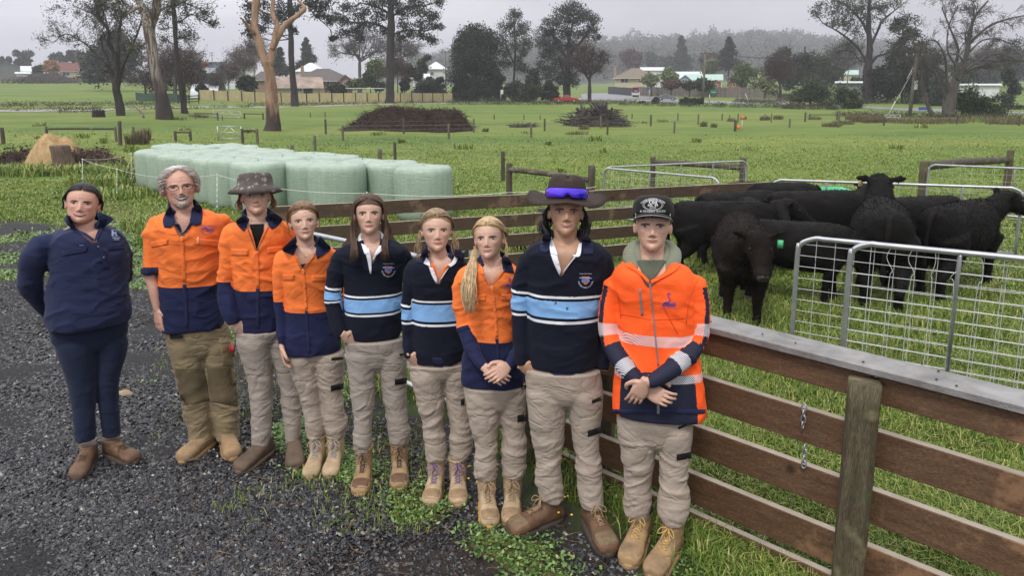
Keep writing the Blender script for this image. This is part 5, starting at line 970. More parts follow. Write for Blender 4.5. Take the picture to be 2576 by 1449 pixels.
p = Person(2150,700,.9804,dict(label='young man in black cap and orange high-visibility jacket over a green hoodie',head=(258,40,232),neck=(256,262),hemz=.165,y0=3.28,pelvis=[(800,125,402),(850,124,408),(900,126,410),(930,130,408)],toes=[(170,1392),(272,1424)],legs=[[(890,126,270),(950,134,272),(1030,144,262),(1100,148,252),(1160,150,254),(1210,154,250),(1236,168,244)],[(890,262,410),(950,276,406),(1030,284,396),(1100,284,388),(1160,278,392),(1215,278,386),(1254,290,374)]],torso=[(248,210,300),(262,175,345),(282,140,380),(300,116,404),(325,102,422),(370,104,428),(440,120,426),(520,130,428),(600,130,432),(680,112,448),(760,104,456),(830,104,460),(844,112,452)],sleeves=[[(112,348,0,74),(98,410,0,76),(92,490,-.01,76),(96,560,-.03,74),(122,620,-.07,74),(165,680,-.12,68),(222,740,-.16,54)],[(424,348,0,74),(434,420,0,76),(432,500,-.01,76),(424,570,-.03,74),(382,630,-.09,74),(320,680,-.16,74),(262,716,-.21,62),(236,722,-.22,50)]]))
p.trousers(MAT['stone'],amp=1.05)
V,F = p.top('jacket',MAT['jacket'],.8,.58,((244,345),(258,250),74),fr=(4,4,6))
w2 = p.P(228,722,-.215); w1 = p.P(228,745,-.165)
p.body('skin',.97,1.08,0,yaw=0,pitch=1,blush=.6,neck_r=.054,hands=[dict(wrist=w2,d=p.P(196,762,-.20)-w2+p.ez*-.02,n=-p.ef*1.0-p.ez*.1,side=-p.er*1+p.ez*.3,curl=.25,size=.95,spread=.12),dict(wrist=w1,d=p.P(296,780,-.20)-w1,n=-p.ef-p.ez*.2,side=p.ez,curl=.5,size=1.0)])
p.face('h_brown',.0040,-.1,False,'lipm',.0032,.1295,1.1,browa=.0012)
p.hair(MAT['h_black'],[[skull(x_,.08,.185,.0),skull(x_+.002,.09,.175,.004),A(x_+R_(.004),.094,.160+R_(.004))]for x_ in np.linspace(-.05,.05,30)],sh=(.078,.098,.098,-.014,.137,.055))
mb = MB(); a_ = np.linspace(0,2*np.pi,56,endpoint=False); V = []
for rx,ry,z in[(.083,.104,.160),(.085,.107,.178),(.0855,.108,.20),(.082,.104,.226),(.070,.09,.250),(.048,.062,.264),(.015,.02,.268)]:V.append(np.stack([rx*np.cos(a_),ry*np.sin(a_)-.008,z+.016*np.clip(np.sin(a_),0,1)*(z<.19)],-1))
capV = np.concatenate(V); mb.add(p.H(capV),gridf(7,56,True)); cap_ = MAT['black']
cm = p.mpart('cap',mb,cap_)
mb = MB(); V = []
for q in np.linspace(-1,1,21):
 x = .080*math.sin(q*1.25); y0_ = .100*math.cos(q*1.25)-.008+.002; L_ = .066*(1-abs(q)**2.4); zt = .172+.010*(1-q*q)-.018*q*q
 V+=[[x,y0_,zt+.004],[x*1.04,y0_+L_*.6,zt+.002-.006*q*q],[x*1.05,y0_+L_,zt-.010],[x*1.05,y0_+L_,zt-.014],[x*1.03,y0_+L_*.6,zt-.004-.006*q*q],[x,y0_,zt-.002]]
V = np.array(V); mb.add(p.H(V),gridf(21,6)); p.mpart('visor',mb,MAT['black'])
mb = MB(); mb.add(*tube(p.H(V.reshape(21,6,3)[:,2]+A(0,.001,.001)),.0018,5)); p.mpart('visor_trim',mb,M('grey_trim',(.32,.32,.33),None,5,.7,0))
cv = p.H(capV); cf = gridf(7,56,True)[0]; cb = BVHTree.FromPolygons([tuple(q)for q in cv],[tuple(f)for f in cf.tolist()])
mb = MB(); p.text(mb,cb,"I LOVE DRINKIN' JACKS",259,33,96,78,bold=1.5); p.text(mb,cb,"Old",259,46,30,bold=2); p.text(mb,cb,"No. 69",259,57,38,bold=2); p.text(mb,cb,"BRAND",259,66,24); p.text(mb,cb,"& GRABBIN' RACKS",258,79,96,bold=2)
for k_ in(29,33):p.line(mb,cb,[(259+k_*1.15*math.cos(t),56+k_*.58*math.sin(t))for t in np.linspace(0,6.283,24)],.0009,.003,30)
for sx in(-1,1):
 for q in range(3):p.line(mb,cb,[(259+sx*(62+q*2),92-q*3),(259+sx*(66),104-q*3)],.0012,.003,4)
p.mpart('cap_print',mb,M('print_white',(.62,.62,.62),None,5,.8,0),False)
c = p.loc(p.P(256,262)); mb = MB(); cz_ = c[2]
def roll(r0,r1,z0,z1,th,a0,back=.05,dip=.10,cx=0.0):
 V = []
 for q in np.linspace(a0,360-a0,40):
  t_ = math.radians(q); fr = .5+.5*math.cos(t_); k_ = 1-fr; rx_ = r0+(r1-r0)*k_; V.append(p.wor(A(c[0]+cx+math.sin(t_)*rx_,c[1]+math.cos(t_)*rx_*(.95 if fr>.5 else 1.1),cz_+z0+(z1-z0)*k_-dip*fr**3)))
 return tube(V,np.interp(np.linspace(0,1,40),[0,.2,.5,.8,1],[th*.5,th,th*1.3,th,th*.5]),12,True,(.7,1.5))
mb.add(*roll(.066,.085,.02,.055,.020,10)); mb.add(*roll(.088,.115,.0,.06,.024,12,dip=.11)); V_,F3_,F4_,_ = mb.get(); V_ = V_+fbm(V_*20,3)[:,None]*.006; mb = MB(); mb.V = [V_]; mb.n = len(V_); mb.F3 = [F3_]; mb.F4 = [F4_]; mb.M3 = [np.zeros(len(F3_))]; mb.M4 = [np.zeros(len(F4_))]; p.mpart('hood',mb,MAT['olive2'])
mb = MB(); mb.add(*roll(.060,.070,.0,.03,.016,14,dip=.09)); p.mpart('hood_lining',mb,MAT['olive'])
p.patch('undershirt',p.bb,[(196,262),(214,300),(240,348)],[(312,262),(286,300),(250,348)],MAT['olive'],.010,10,10)
mb = MB()
for L in[[(140,466),(190,474),(252,488)],[(262,488),(330,484),(380,480)],[(96,330),(118,360),(132,420),(138,480)],[(432,330),(408,370),(392,430),(384,500)],[(300,440),(330,500),(352,540)]]:p.line(mb,p.bv,L,.0022,.001,18)
p.mpart('seams',mb,M('seam_orange',(.80,.09,.012),None,5,.8,0))
leaf(p,MAT['orange2'],([(160,272),(164,288),(200,308),(243,352)],[(178,268),(184,286),(212,304),(246,340)]),([(250,340),(290,316),(328,290),(340,274)],[(253,352),(302,326),(346,300),(362,280)]),off=.012)
p.patch('zip',p.bv,[(244,348),(256,460),(266,560),(276,660)],[(250,348),(262,460),(272,560),(281,660)],M('zip_grey',(.24,.24,.25),None,5,.6,0),.004,24,3)
p.patch('zip',p.bv,[(273,790),(274,842)],[(284,790),(284,842)],M('zip_grey',(.24,.24,.25)),.004,6,3)
p.patch('pocket_zip',p.bv,[(206,374),(210,424),(214,472)],[(214,372),(218,422),(223,470)],M('zip_grey',(.24,.24,.25)),.004,10,3)
swan_badge(p,318,420,30,PURP)
p.patch('hem',p.bv,[(106,824),(108,842)],[(458,824),(456,842)],MAT['navy'],.004,3,30)
p.patch('cuff_tab',p.bv,[(216,694),(226,738)],[(240,690),(246,736)],MAT['navy'],.006,5,5)
leg_tabs(p,[(354,870,406,880,20),(348,984,404,1008,10)]);
p.boot(0,(212,1240),(170,1392),MAT['wheat'],MAT['wheat'],MAT['lace_y'],.18,1.06,MAT['tan'],MAT['black']); p.boot(1,(330,1258),(272,1424),MAT['wheat'],MAT['wheat'],MAT['lace_y'],.18,1.06,MAT['tan'],MAT['black'])
# ================================================================== CATTLE
FUR = [M('coat_black',(.0045,.0042,.0042),(.011,.0095,.0085),5,.8,.5,.02,30,spec=.15,stretch=(1,1,2.5)),M('coat_brown_black',(.0065,.005,.0042),(.016,.011,.0085),5,.85,.5,.02,30,spec=.12,stretch=(1,1,2.5))]
HOOF = M('hoof',(.02,.018,.016),(.05,.045,.04),20,.5); NOSE = M('wet_nose',(.02,.02,.022),(.05,.045,.045),30,.25)
def cow(u,y,hgt,head_deg,label,neck=(.84,0,1.02),hd=(0,-25),fur=0,tagc=None,seed=0,step=.06,hair=9000):
 """hgt: height at the back; head_deg: 0 faces right, 90 faces away; neck: poll position in body units; hd: (yaw, pitch) of the head"""
 rs = np.random.default_rng(seed+50); c = gnd(u,y); root = empty('cow',c,label,'cow','black cattle in the yard'); k = hgt; a = math.radians(head_deg); fx = A(math.cos(a),math.sin(a),0); fy = A(-math.sin(a),math.cos(a),0); Q = np.array([fx,fy,[0,0,1]])
 W_ = lambda V:np.asarray(V)@Q*k+c; mb = MB()
 S = np.array([[-.67,.80,.05,.08],[-.63,.79,.15,.17],[-.53,.765,.215,.235],[-.38,.745,.245,.255],[-.12,.715,.275,.285],[.12,.70,.285,.30],[.32,.705,.25,.30],[.47,.725,.20,.27],[.58,.75,.13,.20],[.63,.76,.05,.1]]); S = spline(S,26)
 mb.add(*rings([(q[0],0,q[1])for q in S],[(0,q[2],0)for q in S],[(0,0,q[3])for q in S],28,2.3))
 P = np.array(neck,float); mid = (A(.46,0,.80)+P)/2+A(0,0,-.02); N = spline(np.c_[[A(.36,0,.76),A(.5,0,.80),mid,P],[.23,.20,.145,.115]],14); mb.add(*tube(N[:,:3],N[:,3],20,True,(1,1)))
 yw,pt = math.radians(hd[0]),math.radians(hd[1]); d = A(math.cos(yw)*math.cos(pt),math.sin(yw)*math.cos(pt),math.sin(pt)); s = A(-math.sin(yw),math.cos(yw),0); t = np.cross(d,s)
 hs = np.array([[-.07,.07,.075,0],[0,.105,.105,0],[.07,.112,.115,-.01],[.15,.098,.105,-.018],[.24,.078,.085,-.028],[.32,.068,.068,-.034],[.385,.066,.062,-.036],[.42,.05,.045,-.036]]); hs = spline(hs,18)
 up = t if t[2]>0 else-t; mb.add(*rings([P+d*q[0]+up*q[3]for q in hs],[s*q[1]for q in hs],[up*q[2]for q in hs],22,2.2))
 for sg in(-1,1):
  e = P+s*sg*.10+up*.045-d*.005; o = nrm(s*sg*1.0+up*.12-d*.25); mb.add(*rings([e+o*q for q in(0,.03,.08,.13,.17)],[nrm(np.cross(o,d))*q for q in(.022,.042,.050,.036,.008)],[d*q for q in(.018,.018,.015,.012,.006)],12))
  st = step*sg*(1 if seed%2 else-1)
  F = np.array([[.44,.13*sg,.62,.14],[.42,.14*sg,.46,.085],[.41+st*.5,.14*sg,.33,.060],[.41+st,.135*sg,.17,.043],[.42+st,.135*sg,.075,.048],[.44+st,.135*sg,.02,.055],[.445+st,.135*sg,.0,.055]]); mb.add(*tube(F[:,:3],F[:,3],14))
  H = np.array([[-.48,.12*sg,.70,.19],[-.44,.15*sg,.52,.135],[-.50-st*.5,.15*sg,.38,.078],[-.575-st,.145*sg,.29,.056],[-.555-st,.14*sg,.16,.044],[-.545-st,.14*sg,.075,.050],[-.525-st,.14*sg,.0,.056]]); H = spline(H,14); mb.add(*tube(H[:,:3],H[:,3],14))
 V,F = remesh('cow',mb,.022,4); N_ = vnormals(V,F); V = V+N_*(fbm(V*A(9,9,9)+seed,3)*.010+fbm(V*A(30,30,30)+seed,2)*.005)[:,None]
 pick = rs.integers(0,len(F),hair); w = rs.dirichlet((1,1,1,1),hair); B = (V[F[pick]]*w[:,:,None]).sum(1); nn = N_[F[pick,0]]; L = (.018+.022*rs.random(hair))/k; L = L*np.where(B[:,2]>.4,1,.6); dirn = nrm(nn*.75+A(-.35,0,-.45)+rs.normal(0,.3,(hair,3))); sd = nrm(np.cross(dirn,nn+rs.normal(0,.3,(hair,3))))*.0028/k
 HV = np.stack([B-sd,B+sd,B+dirn*L[:,None]],1).reshape(-1,3); q = MB().add(W_(V),F); q.add(W_(HV),np.arange(hair*3).reshape(-1,3)); mk('body',q,FUR[fur],root)
 for sg in(-1,1):
  q = MB(); q.add(*ellip(W_(P+d*.13+s*sg*.088+up*.03),.016*k,10,6)); mk('eye',q,MAT['iris'],root)
  for fx_,zz in((.445+step*sg*(1 if seed%2 else-1),0),(-.52-step*sg*(1 if seed%2 else-1),0)):
   q = MB(); V2,F2 = rings([(fx_,.138*sg,z_)for z_ in(.0,.03,.055)],[(r_,0,0)for r_ in(.070,.066,.056)],[(0,r_,0)for r_ in(.062,.060,.052)],14); q.add(W_(V2),F2); mk('hoof',q,HOOF,root)
 q = MB(); q.add(*rings([W_(P+d*x_+up*-.036)for x_ in(.395,.425,.432)],[(s@Q)*k*r_ for r_ in(.060,.050,.03)],[(up@Q)*k*r_ for r_ in(.048,.040,.02)],14)); mk('muzzle',q,NOSE,root)
 q = MB(); T = spline(np.array([[-.63,0,.95],[-.70,0,.88],[-.72,.01,.70],[-.71,.02,.50],[-.70,.02,.34]]),12); q.add(*tube(W_(T),np.r_[np.linspace(.035,.018,9),.024,.022,.004]*k,8)); mk('tail',q,FUR[fur],root)
 if tagc:
  sg = tagc[0]; e = P+s*sg*.19+up*.03+d*.02; col = tagc[1]; q = MB(); q.add(*beam(W_(e),W_(e-A(0,0,.075)),.006,.055,up=(Q.T@A(0,0,0)+np.cross(W_(e)-W_(e-A(0,0,.1)),np.array([0,0,CAMZ])-c)))); mk('ear_tag',q,col,root)
 return root
TG = M('tag_green',(.10,.55,.25),None,5,.6,0); TY = M('tag_pale',(.7,.62,.3),None,5,.6,0)
cow(1858,8.15,1.08,-103,'shaggy brown-black calf facing the camera with a green ear tag',(.74,.08,.95),(6,-40),1,(1,TG),1,.05,14000)
cow(1815,10.1,1.08,2,'big black cow in profile behind the man in the cap, head above the calf',(.80,.02,.93),(-8,-30),0,None,2)
cow(1925,12.3,1.17,176,'black cow at the back of the herd against the far rails',(.8,.1,.8),(0,-40),0,None,3,hair=5000)
cow(1850,11.4,1.10,20,'black cow whose rounded back shows under the end of the top rail',(.78,.2,.75),(30,-50),0,None,4,hair=5000)
cow(2045,11.1,1.14,6,'black cow standing side-on in the middle, only its ears above its back',(.82,.1,.98),(60,-10),0,(-1,TY),5,hair=7000)
cow(2203,8.85,1.20,68,'black cow seen from behind with both ears pricked up',(.76,0,1.09),(5,0),0,(1,TY),6,.07,12000)
cow(2288,10.4,1.12,14,'black cow half hidden between the one seen from behind and the one at the right',(.8,0,.7),(20,-55),0,None,7,hair=6000)
cow(2398,9.3,1.15,36,'large black cow at the right edge walking out of the picture',(.82,-.10,.98),(-40,-18),0,None,8,.08,14000)
cow(1992,8.75,.97,-22,'small black cow lowering its head behind the galvanised gate',(.80,.0,.83),(-6,-52),0,None,9,.05,8000)
cow(1888,10.9,1.02,-84,'black cow facing the camera with only ears and poll showing over the others',(.74,0,1.03),(0,-30),0,None,10,hair=4000)
# ================================================================== YARD: fences, gates, bales, paddock
def wood(name,c1,c2,rough=.75,s=(1,1,1),moss=0.0):
 if name in _mc:return _mc[name]
 t = NT(name); v = t.tc(s); n1 = t.noise(3.0,v,6,.65,.4); wv = t.n('ShaderNodeTexNoise'); g2 = t.noise(30,v,5,.7); c = t.ramp(n1,[(.28,c1),(.6,c2)]); c = t.mix(t.ramp(g2,[(.42,(.75,.75,.75)),(.62,(0,0,0))]),c,tuple(x*.45 for x in c1))
 vk = t.tc((1,1,1)); vo = t.n('ShaderNodeTexVoronoi'); vo.inputs['Scale'].default_value = 2.3; t.l(vk,vo.inputs['Vector']); c = t.mix(t.ramp(vo.outputs['Distance'],[(.03,(.9,.9,.9)),(.075,(0,0,0))]),c,tuple(x*.3 for x in c1))
 if moss:c = t.mix(t.ramp(t.noise(4.5,vk,5,.7),[(.52,(0,0,0)),(.70,(moss,)*3)]),c,(.07,.085,.03))
 c = t.mix(t.ramp(t.noise(2.3,vk,5,.6),[(.58,(0,0,0)),(.63,(.45,.45,.45))]),c,tuple(min(1,x*1.9)for x in c2)); t.color(c); t.rough(rough,.3); t.bump(g2,.5,.006); _mc[name] = t.m; return t.m
WB = wood('rail_timber',(.095,.048,.025),(.19,.108,.058),.5,(2,2,14),.15)
WB2 = wood('rail_timber_old',(.07,.043,.027),(.135,.088,.058),.65,(2,2,14),.5)
WP = wood('post_timber',(.070,.055,.034),(.155,.130,.078),.8,(9,9,1.0),1.0); WG = wood('post_grey',(.07,.058,.045),(.13,.11,.085),.85,(8,8,1.5),.4)
WTOP = M('weathered_lit_edge',(.26,.22,.17),(.38,.33,.27),6,.8,.5,.004,40)  # rail tops: bleached timber, with the sky light they catch painted in too
CAPM = M('cap_board',(.13,.122,.115),(.27,.262,.255),3,.35,.6,.006,40,spec=.5,stretch=(2,2,2),dist=.5); GALV = M('galvanised_steel',(.50,.51,.53),(.36,.37,.39),6,.38,.15,.002,metal=.75); WIRE = M('mesh_wire',(.66,.67,.68),(.52,.52,.53),30,.45,0,metal=.3)
LB = A(.99,3.60); LD = nrm(A(.784,-.776)); LN = A(LD[1],-LD[0])*-1
if LN[1]<0:LN = -LN
def lp(t_,off=0.0,z=0.0):p = LB+LD*t_+LN*off; return A(p[0],p[1],z)
fence = empty('rail_fence',lp(.3),'brown timber rail fence with a flat grey cap board, running to the near right corner','fence','timber yard fences')
def board(parent,a,b,h,th,mat,name='rail',wob=.004):
 a = np.array(a); b = np.array(b); n = 16; q = MB(); d = nrm(b-a); sdv = nrm(np.cross(d,[0,0,1])); V = []
 e = .004; pr = [(-th/2+e,-h/2),(th/2-e,-h/2),(th/2,-h/2+e),(th/2,h/2-e),(th/2-e,h/2),(-th/2+e,h/2),(-th/2,h/2-e),(-th/2,-h/2+e)]
 for i in range(n):
  p = a+(b-a)*i/(n-1); w = vnoise(np.array([p*1.3]))[0]*wob
  for x,y in pr:V.append(p+sdv*(x+w)+A(0,0,y+w*1.3))
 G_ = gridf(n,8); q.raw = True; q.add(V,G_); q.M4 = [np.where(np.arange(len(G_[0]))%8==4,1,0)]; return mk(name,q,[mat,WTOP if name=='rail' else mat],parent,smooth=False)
t0,t1,tp = -1.24,3.4,.76
for h0,h1 in((.92,1.04),(.63,.795),(.36,.52),(.083,.25),(-.12,.03)):
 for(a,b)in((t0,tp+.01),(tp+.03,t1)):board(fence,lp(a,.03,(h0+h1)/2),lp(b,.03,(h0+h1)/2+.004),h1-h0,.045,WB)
q = MB(); a,b = lp(-.55,.065,1.064),lp(t1,.065,1.064); q.add(*beam(a,b,.215,.042)); V_,F3_,F4_,_ = q.get()
board(fence,lp(-.60,.062,1.068),lp(t1,.062,1.071),.034,.18,CAPM,'cap_board',.003)
def rpost(parent,t_,off,w,z0,z1,mat,name='post'):
 q = MB(); V = []; n = 22
 for i,z in enumerate(np.linspace(z0,z1,14)):
  for j in range(n):
   an = 2*math.pi*j/n; r = w/2*(1+.30*abs(math.sin(2*an+.6))**3-.06); fl = vnoise(np.array([[math.cos(an)*2.5,math.sin(an)*2.5,z*.7+t_*9]]))[0]; r*=1+.06*fl
   if abs(((an-4.4+math.pi)%(2*math.pi))-math.pi)<.15:r*=.86
   c = lp(t_,off,z); V.append(c+A(math.cos(an)*r,math.sin(an)*r,0))
 q.add(V,gridf(14,n)); return mk(name,q,mat,parent)
rpost(fence,tp+.01,-.068,.128,-.3,1.035,WP); rpost(fence,t0+.05,-.07,.16,-.3,1.05,WP); rpost(fence,2.55,-.075,.165,-.3,1.03,WP); rpost(fence,-.75,.12,.14,-.3,1.03,WP)
q = MB();
for z_,dz in((.80,-1),(.40,1)):
 p0 = lp(.50,-.002,z_+.012)if dz<0 else lp(.515,.005,.535)
 for i in range(4):
  ctr = p0+A(0,0,-.028*i*(1 if dz<0 else-1))if i else p0; ax1,ax2 = ((A(LD[0],LD[1],0),A(0,0,1))if i%2==0 else(A(LN[0],LN[1],0),A(0,0,1)))
  q.add(*tube([ctr-A(LN[0],LN[1],0)*.012+ax1*.011*math.cos(t)+ax2*.019*math.sin(t)for t in np.linspace(0,6.2832,15)],.0033,6,False))
tag(mk('chain',q,GALV,org=lp(.5,-.01,.78)),'short rusty galvanised chain links hanging on the rail left of the thick post','chain')
mb = MB()
for i in range(16):p = lp(random.uniform(-.5,2.0),random.uniform(.0,.16),1.091); mb.add(*ellip(p,(.006*random.uniform(.5,1.6),.005,.003),7,4))
tag(mk('droppings',mb,M('dark_specks',(.03,.025,.02),None,10)),kind='stuff')
A0,A1 = A(-2.9,8.9),A(4.25,12.35); D2 = nrm(A1-A0); N2 = A(-D2[1],D2[0]); Lf = np.linalg.norm(A1-A0)
def fp(s_,off,z):p = A0+D2*s_+N2*off; return A(p[0],p[1],z)
ff = empty('rail_fence',fp(Lf/2,0,-.5),'long weathered timber rail fence behind the group, ending above the cattle','fence','timber yard fences')
js = [0,3.55,5.9,Lf]
for hh in(0,.28,.56,.84):
 for j in range(3):
  a,b = js[j],js[j+1]; a+=.012; zt = lambda s_:-.43-.155*s_/Lf+1.245-hh-.0875
  if hh==.84 and j==2:continue
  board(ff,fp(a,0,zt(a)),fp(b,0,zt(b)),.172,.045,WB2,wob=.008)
for s_ in(.25,2.0,3.75,5.9,7.75):
 q = MB(); p = fp(s_,.085,0); g = tz(p[0],p[1]); q.add(*beam(A(p[0],p[1],g-.3),A(p[0],p[1],g+(.93 if s_ not in(3.75,)else .93)),.14,.11,up=(D2[0],D2[1],0))); mk('post',q,WG,ff)
def gate(a,b,z0,z1,label,group='galvanised steel gates and panels',r=.0215,mesh=(.10,.175),stays=(),curve='l',wr=.0019,low=True,name='steel_gate',cat='gate',bent=False,wires=True):
 a,b = A(*a),A(*b); L = np.linalg.norm(b-a); d = (b-a)/L; P = lambda s_,z:A(*(a+d*s_),z+(gz_[0]*(1-s_/L)+gz_[1]*s_/L)); gz_ = (tz(*a),tz(*b))
 root = empty(name,P(0,0),label,cat,group); c = .16; fr = []
 left = [P(0,z0),P(0,z1-c),P(.02,z1-c*.45),P(c*.35,z1-.035),P(c*.9,z1),P(c*1.3,z1)]; right = [P(L-c*1.3,z1),P(L-c*.9,z1),P(L-c*.35,z1-.035),P(L-.02,z1-c*.45),P(L,z1-c),P(L,z0)]
 q = MB(); path = spline(np.array(left),22); q.add(*tube(np.vstack([path,spline(np.array(right),22)]),r,10));
 if low:q.add(*tube([P(0,z0+r),P(L/2,z0+r),P(L,z0+r)],r,10))
 mk('frame',q,GALV,root)
 for s_ in stays:q = MB(); q.add(*tube([P(s_,z0+r),P(s_,z1-.03),P(s_,z1-.012)],[r*1.0,r*1.0,r*.8],8,True,(1,.6))); mk('stay',q,GALV,root)
 if wires:
  q = MB()
  for z in np.arange(z0+mesh[0],z1-.05,mesh[0]):S = [P(s_,z+vnoise(np.array([[s_*2,z*9,a[0]]]))[0]*.006)for s_ in np.linspace(.0,L,30)]; q.add(*tube(S,wr,4,False))
  for i,s_ in enumerate(np.arange(mesh[1],L-.02,mesh[1])):
   S = [P(s_,z0),P(s_,z1-.30),P(s_,z1-.2),P(s_,z1-.1),P(s_,z1)]
   if bent and 1<=i<=5:S[2] = S[2]+A(*d,0)*random.uniform(-.04,.04)+A(0,0,-.01); S[3] = S[3]+A(*d,0)*random.uniform(-.05,.05)
   q.add(*tube(spline(np.array(S),14),wr,4,False))
  mk('mesh',q,WIRE,root)
 return root
g1a,gd = A(2.85,6.20),nrm(A(.80,-.60))
gate(g1a,g1a+gd*3.6,.10,1.165,'nearest galvanised mesh gate, with bent wires, leaning along the yard at right',r=.024,stays=(.79,2.0),bent=True,wr=.0027,mesh=(.10,.155))
g2a = A(2.52,6.50); gate(g2a,g2a+gd*3.6,.10,1.165,'second galvanised mesh gate standing just behind the nearest one',r=.021,stays=(2.6,),wr=.0026,mesh=(.10,.155))
gl = lp(t0-.06,0,0); gate((-2.55,7.35),(gl[0],gl[1]),.09,1.13,'galvanised farm gate behind the girls, continuing the near fence',r=.021,stays=(1.8,),mesh=(.2,.30))
gate((4.62,13.3),(7.75,11.35),.10,1.14,'galvanised gate behind the herd with its curved end by the green trough',r=.024,stays=(.9,1.9,2.9),mesh=(.14,.25)); gate((7.9,11.25),(10.2,9.7),.10,1.14,'galvanised gate at the far right behind the walking cow',r=.024,stays=(1.3,),mesh=(.14,.25))
X0 = gnd(1517,16.3); X1 = gnd(1800,13.4); Y1 = gnd(1872,18.7)
gate(X0[:2],X1[:2],.1,1.15,'galvanised gate beyond the rails slanting down to the right',r=.022,stays=(1.5,),mesh=(.15,.25)); gate(X0[:2]+A(.05,.3),Y1[:2],.1,1.15,'galvanised gate beyond the rails ending at the log post',r=.022,stays=(2.2,3.2),mesh=(.15,.25))
Z0 = gnd(2326,17.6); Z1 = gnd(2640,15.2); gate(Z0[:2],Z1[:2],.1,1.15,'galvanised gate beside the log rail at the right edge',r=.024,stays=(1.9,3.4),mesh=(.15,.25))
PM = M('fence_post',(.085,.068,.048),(.15,.125,.09),4,.85,.6,.01,40,stretch=(4,4,.6)); PMD = M('fence_post_dark',(.045,.038,.028),(.085,.072,.052),4,.85,.6,.01,40,stretch=(4,4,.6))
def post(u,vb,vt,wpx,label=None,group=None,mat=None,lean=0.0,y=None):
 p = hit(u,vb)if y is None else gnd(u,y); y = p[1]; h = at(u,vt,y)[2]-p[2]; w = wpx*pxm(y)*1.0; q = MB(); n = 10; V = []; zz = [-.25,0,h*.35,h*.7,h*.985,h]
 for i,z in enumerate(zz):
  for j in range(n):
   an = 6.2832*j/n; r = w/2*(1+.07*vnoise(np.array([[j*1.3,z*2+u,1.0]]))[0])*(.9 if i==5 else 1); V.append(p+A(math.cos(an)*r+lean*z,math.sin(an)*r,z))
 q.add(V,gridf(6,n)); o = mk('fence_post',q,mat or random.choice((PM,PMD)),org=p); tag(o,label or 'weathered timber fence post standing alone in the far paddock','post',group or 'fence posts across the paddock'); return p,h,w
def lograil(p1,h1,p2,h2,w,label,mat=None):
 a = p1+A(0,0,h1); b = p2+A(0,0,h2); S = [a+(b-a)*t+A(0,0,.02*math.sin(t*3))for t in np.linspace(0,1,9)]; q = MB(); V,F = tube(S,w/2*np.linspace(1,.92,9),12); q.add(jitter(V,w*.05,4),F); return tag(mk('log_rail',q,mat or WG,org=(a+b)/2),label,'rail','horizontal log rails')
G = 'heavy posts beside the yard'
post(1265,455,380,10,'thin tall post left of the log rail beyond the far fence',G,PMD)
b_,hb,_ = post(1281,484,410,15,'thick post holding the left end of the near log rail',G,WG,y=20.3); c_,hc,_ = post(1486,474,416,18,'thick post holding the right end of the near log rail',G,WG,y=18.4)
lograil(b_,hb-.17,c_+A(-.05,0,0),hc-.36,.15,'mossy log rail beyond the fence, left of the wide-brimmed hat')
d_,hd_,_ = post(1640,463,395,13,'thick post at the left end of the log rail behind the mesh gates',G,WG,y=21.5); e_,he,_ = post(1864,448,397,17,'thick post at the right end of the log rail behind the mesh gates',G,WG,y=19.2)
lograil(d_,hd_-.15,e_+A(-.08,0,0),he-.25,.16,'mossy log rail behind the mesh gates')
f_,hf_,_ = post(2315,490,405,22,'big mossy post at the right beside the mesh gate',G,WP,y=18.2); g_,hg,_ = post(2531,452,377,17,'tall post at the right end of the last log rail',G,WP,y=22.6)
lograil(f_,hf_-.12,g_+A(-.1,0,0),hg-.30,.22,'thick mossy log rail at the right edge of the yard')
R1 = 'weathered post in the near row across the paddock'
for u,vb,vt,w in[(9,362,320,9),(338,358,318,7),(365,362,322,7),(735,376,364,9),(793,379,341,7),(820,336,299,5.5),(863,353,315,6),(1016,336,298,5.5),(1129,349,311,6),(1192,333,298,4.5),(956,404,374,11),(994,405,357,7.5),(1336,346,313,5),(1370,329,298,4.5),(1511,322,291,4.5),(1528,339,306,5),(1637,317,288,4.5),(1696,335,304,4.5),(1756,313,286,4),(1849,330,301,6.5),(1986,321,298,4.5),(2025,306,282,4.5),(2109,320,278,5),(2223,316,292,4.5),(2321,314,291,4),(2407,312,292,3.5),(2491,313,294,3.5),(2563,316,291,4)]:
 post(u,vb,vt,w,'weathered timber post, nearer and thicker, in the paddock fence lines' if w>5 else 'slim weathered timber post in the paddock fence lines')
for u,vb,vt in[(781,295,282),(818,295,281),(911,296,282),(1243,300,288),(1359,301,289),(1318,301,288),(1576,300,288),(1590,298,286),(1705,303,284),(1816,303,285),(1835,302,288),(1856,310,285),(1924,301,286),(1940,308,284),(560,302,290),(735,262,254),(1255,262,250),(150,284,272),(245,279,268),(310,278,264),(392,272,262)]:
 post(u,vb,vt,2.8,'thin distant paddock post','distant thin paddock posts')
def prail(u1,u2,vb,vt,label,w=8,rw=.13):
 a = post(u1,vb,vt,w,label.replace('rail','rail, left post'),'posts of the low rails'); b = post(u2,vb,vt,w,label.replace('rail','rail, right post'),'posts of the low rails',y=a[0][1]); lograil(a[0],a[1]*.85,b[0],b[1]*.85,rw,label)
prail(120,293,355,318,'long thin log rail behind the straw pile',6,.15); post(303,365,304,9,'tall leaning post beside the long thin log rail',G,WG,.05)
prail(442,480,354,329,'short log rail behind the first bales',7); prail(611,648,360,323,'short log rail at the foot of the orange-barked tree',7)
prail(492,548,298,283,'low rail left of the white farm gate',4,.1); prail(615,662,298,284,'low rail right of the white farm gate',4,.1); prail(2036,2105,301,286,'low rail in the right paddock',4,.1); prail(1649,1572,255,247,'low rail by the road junction',3,.1)
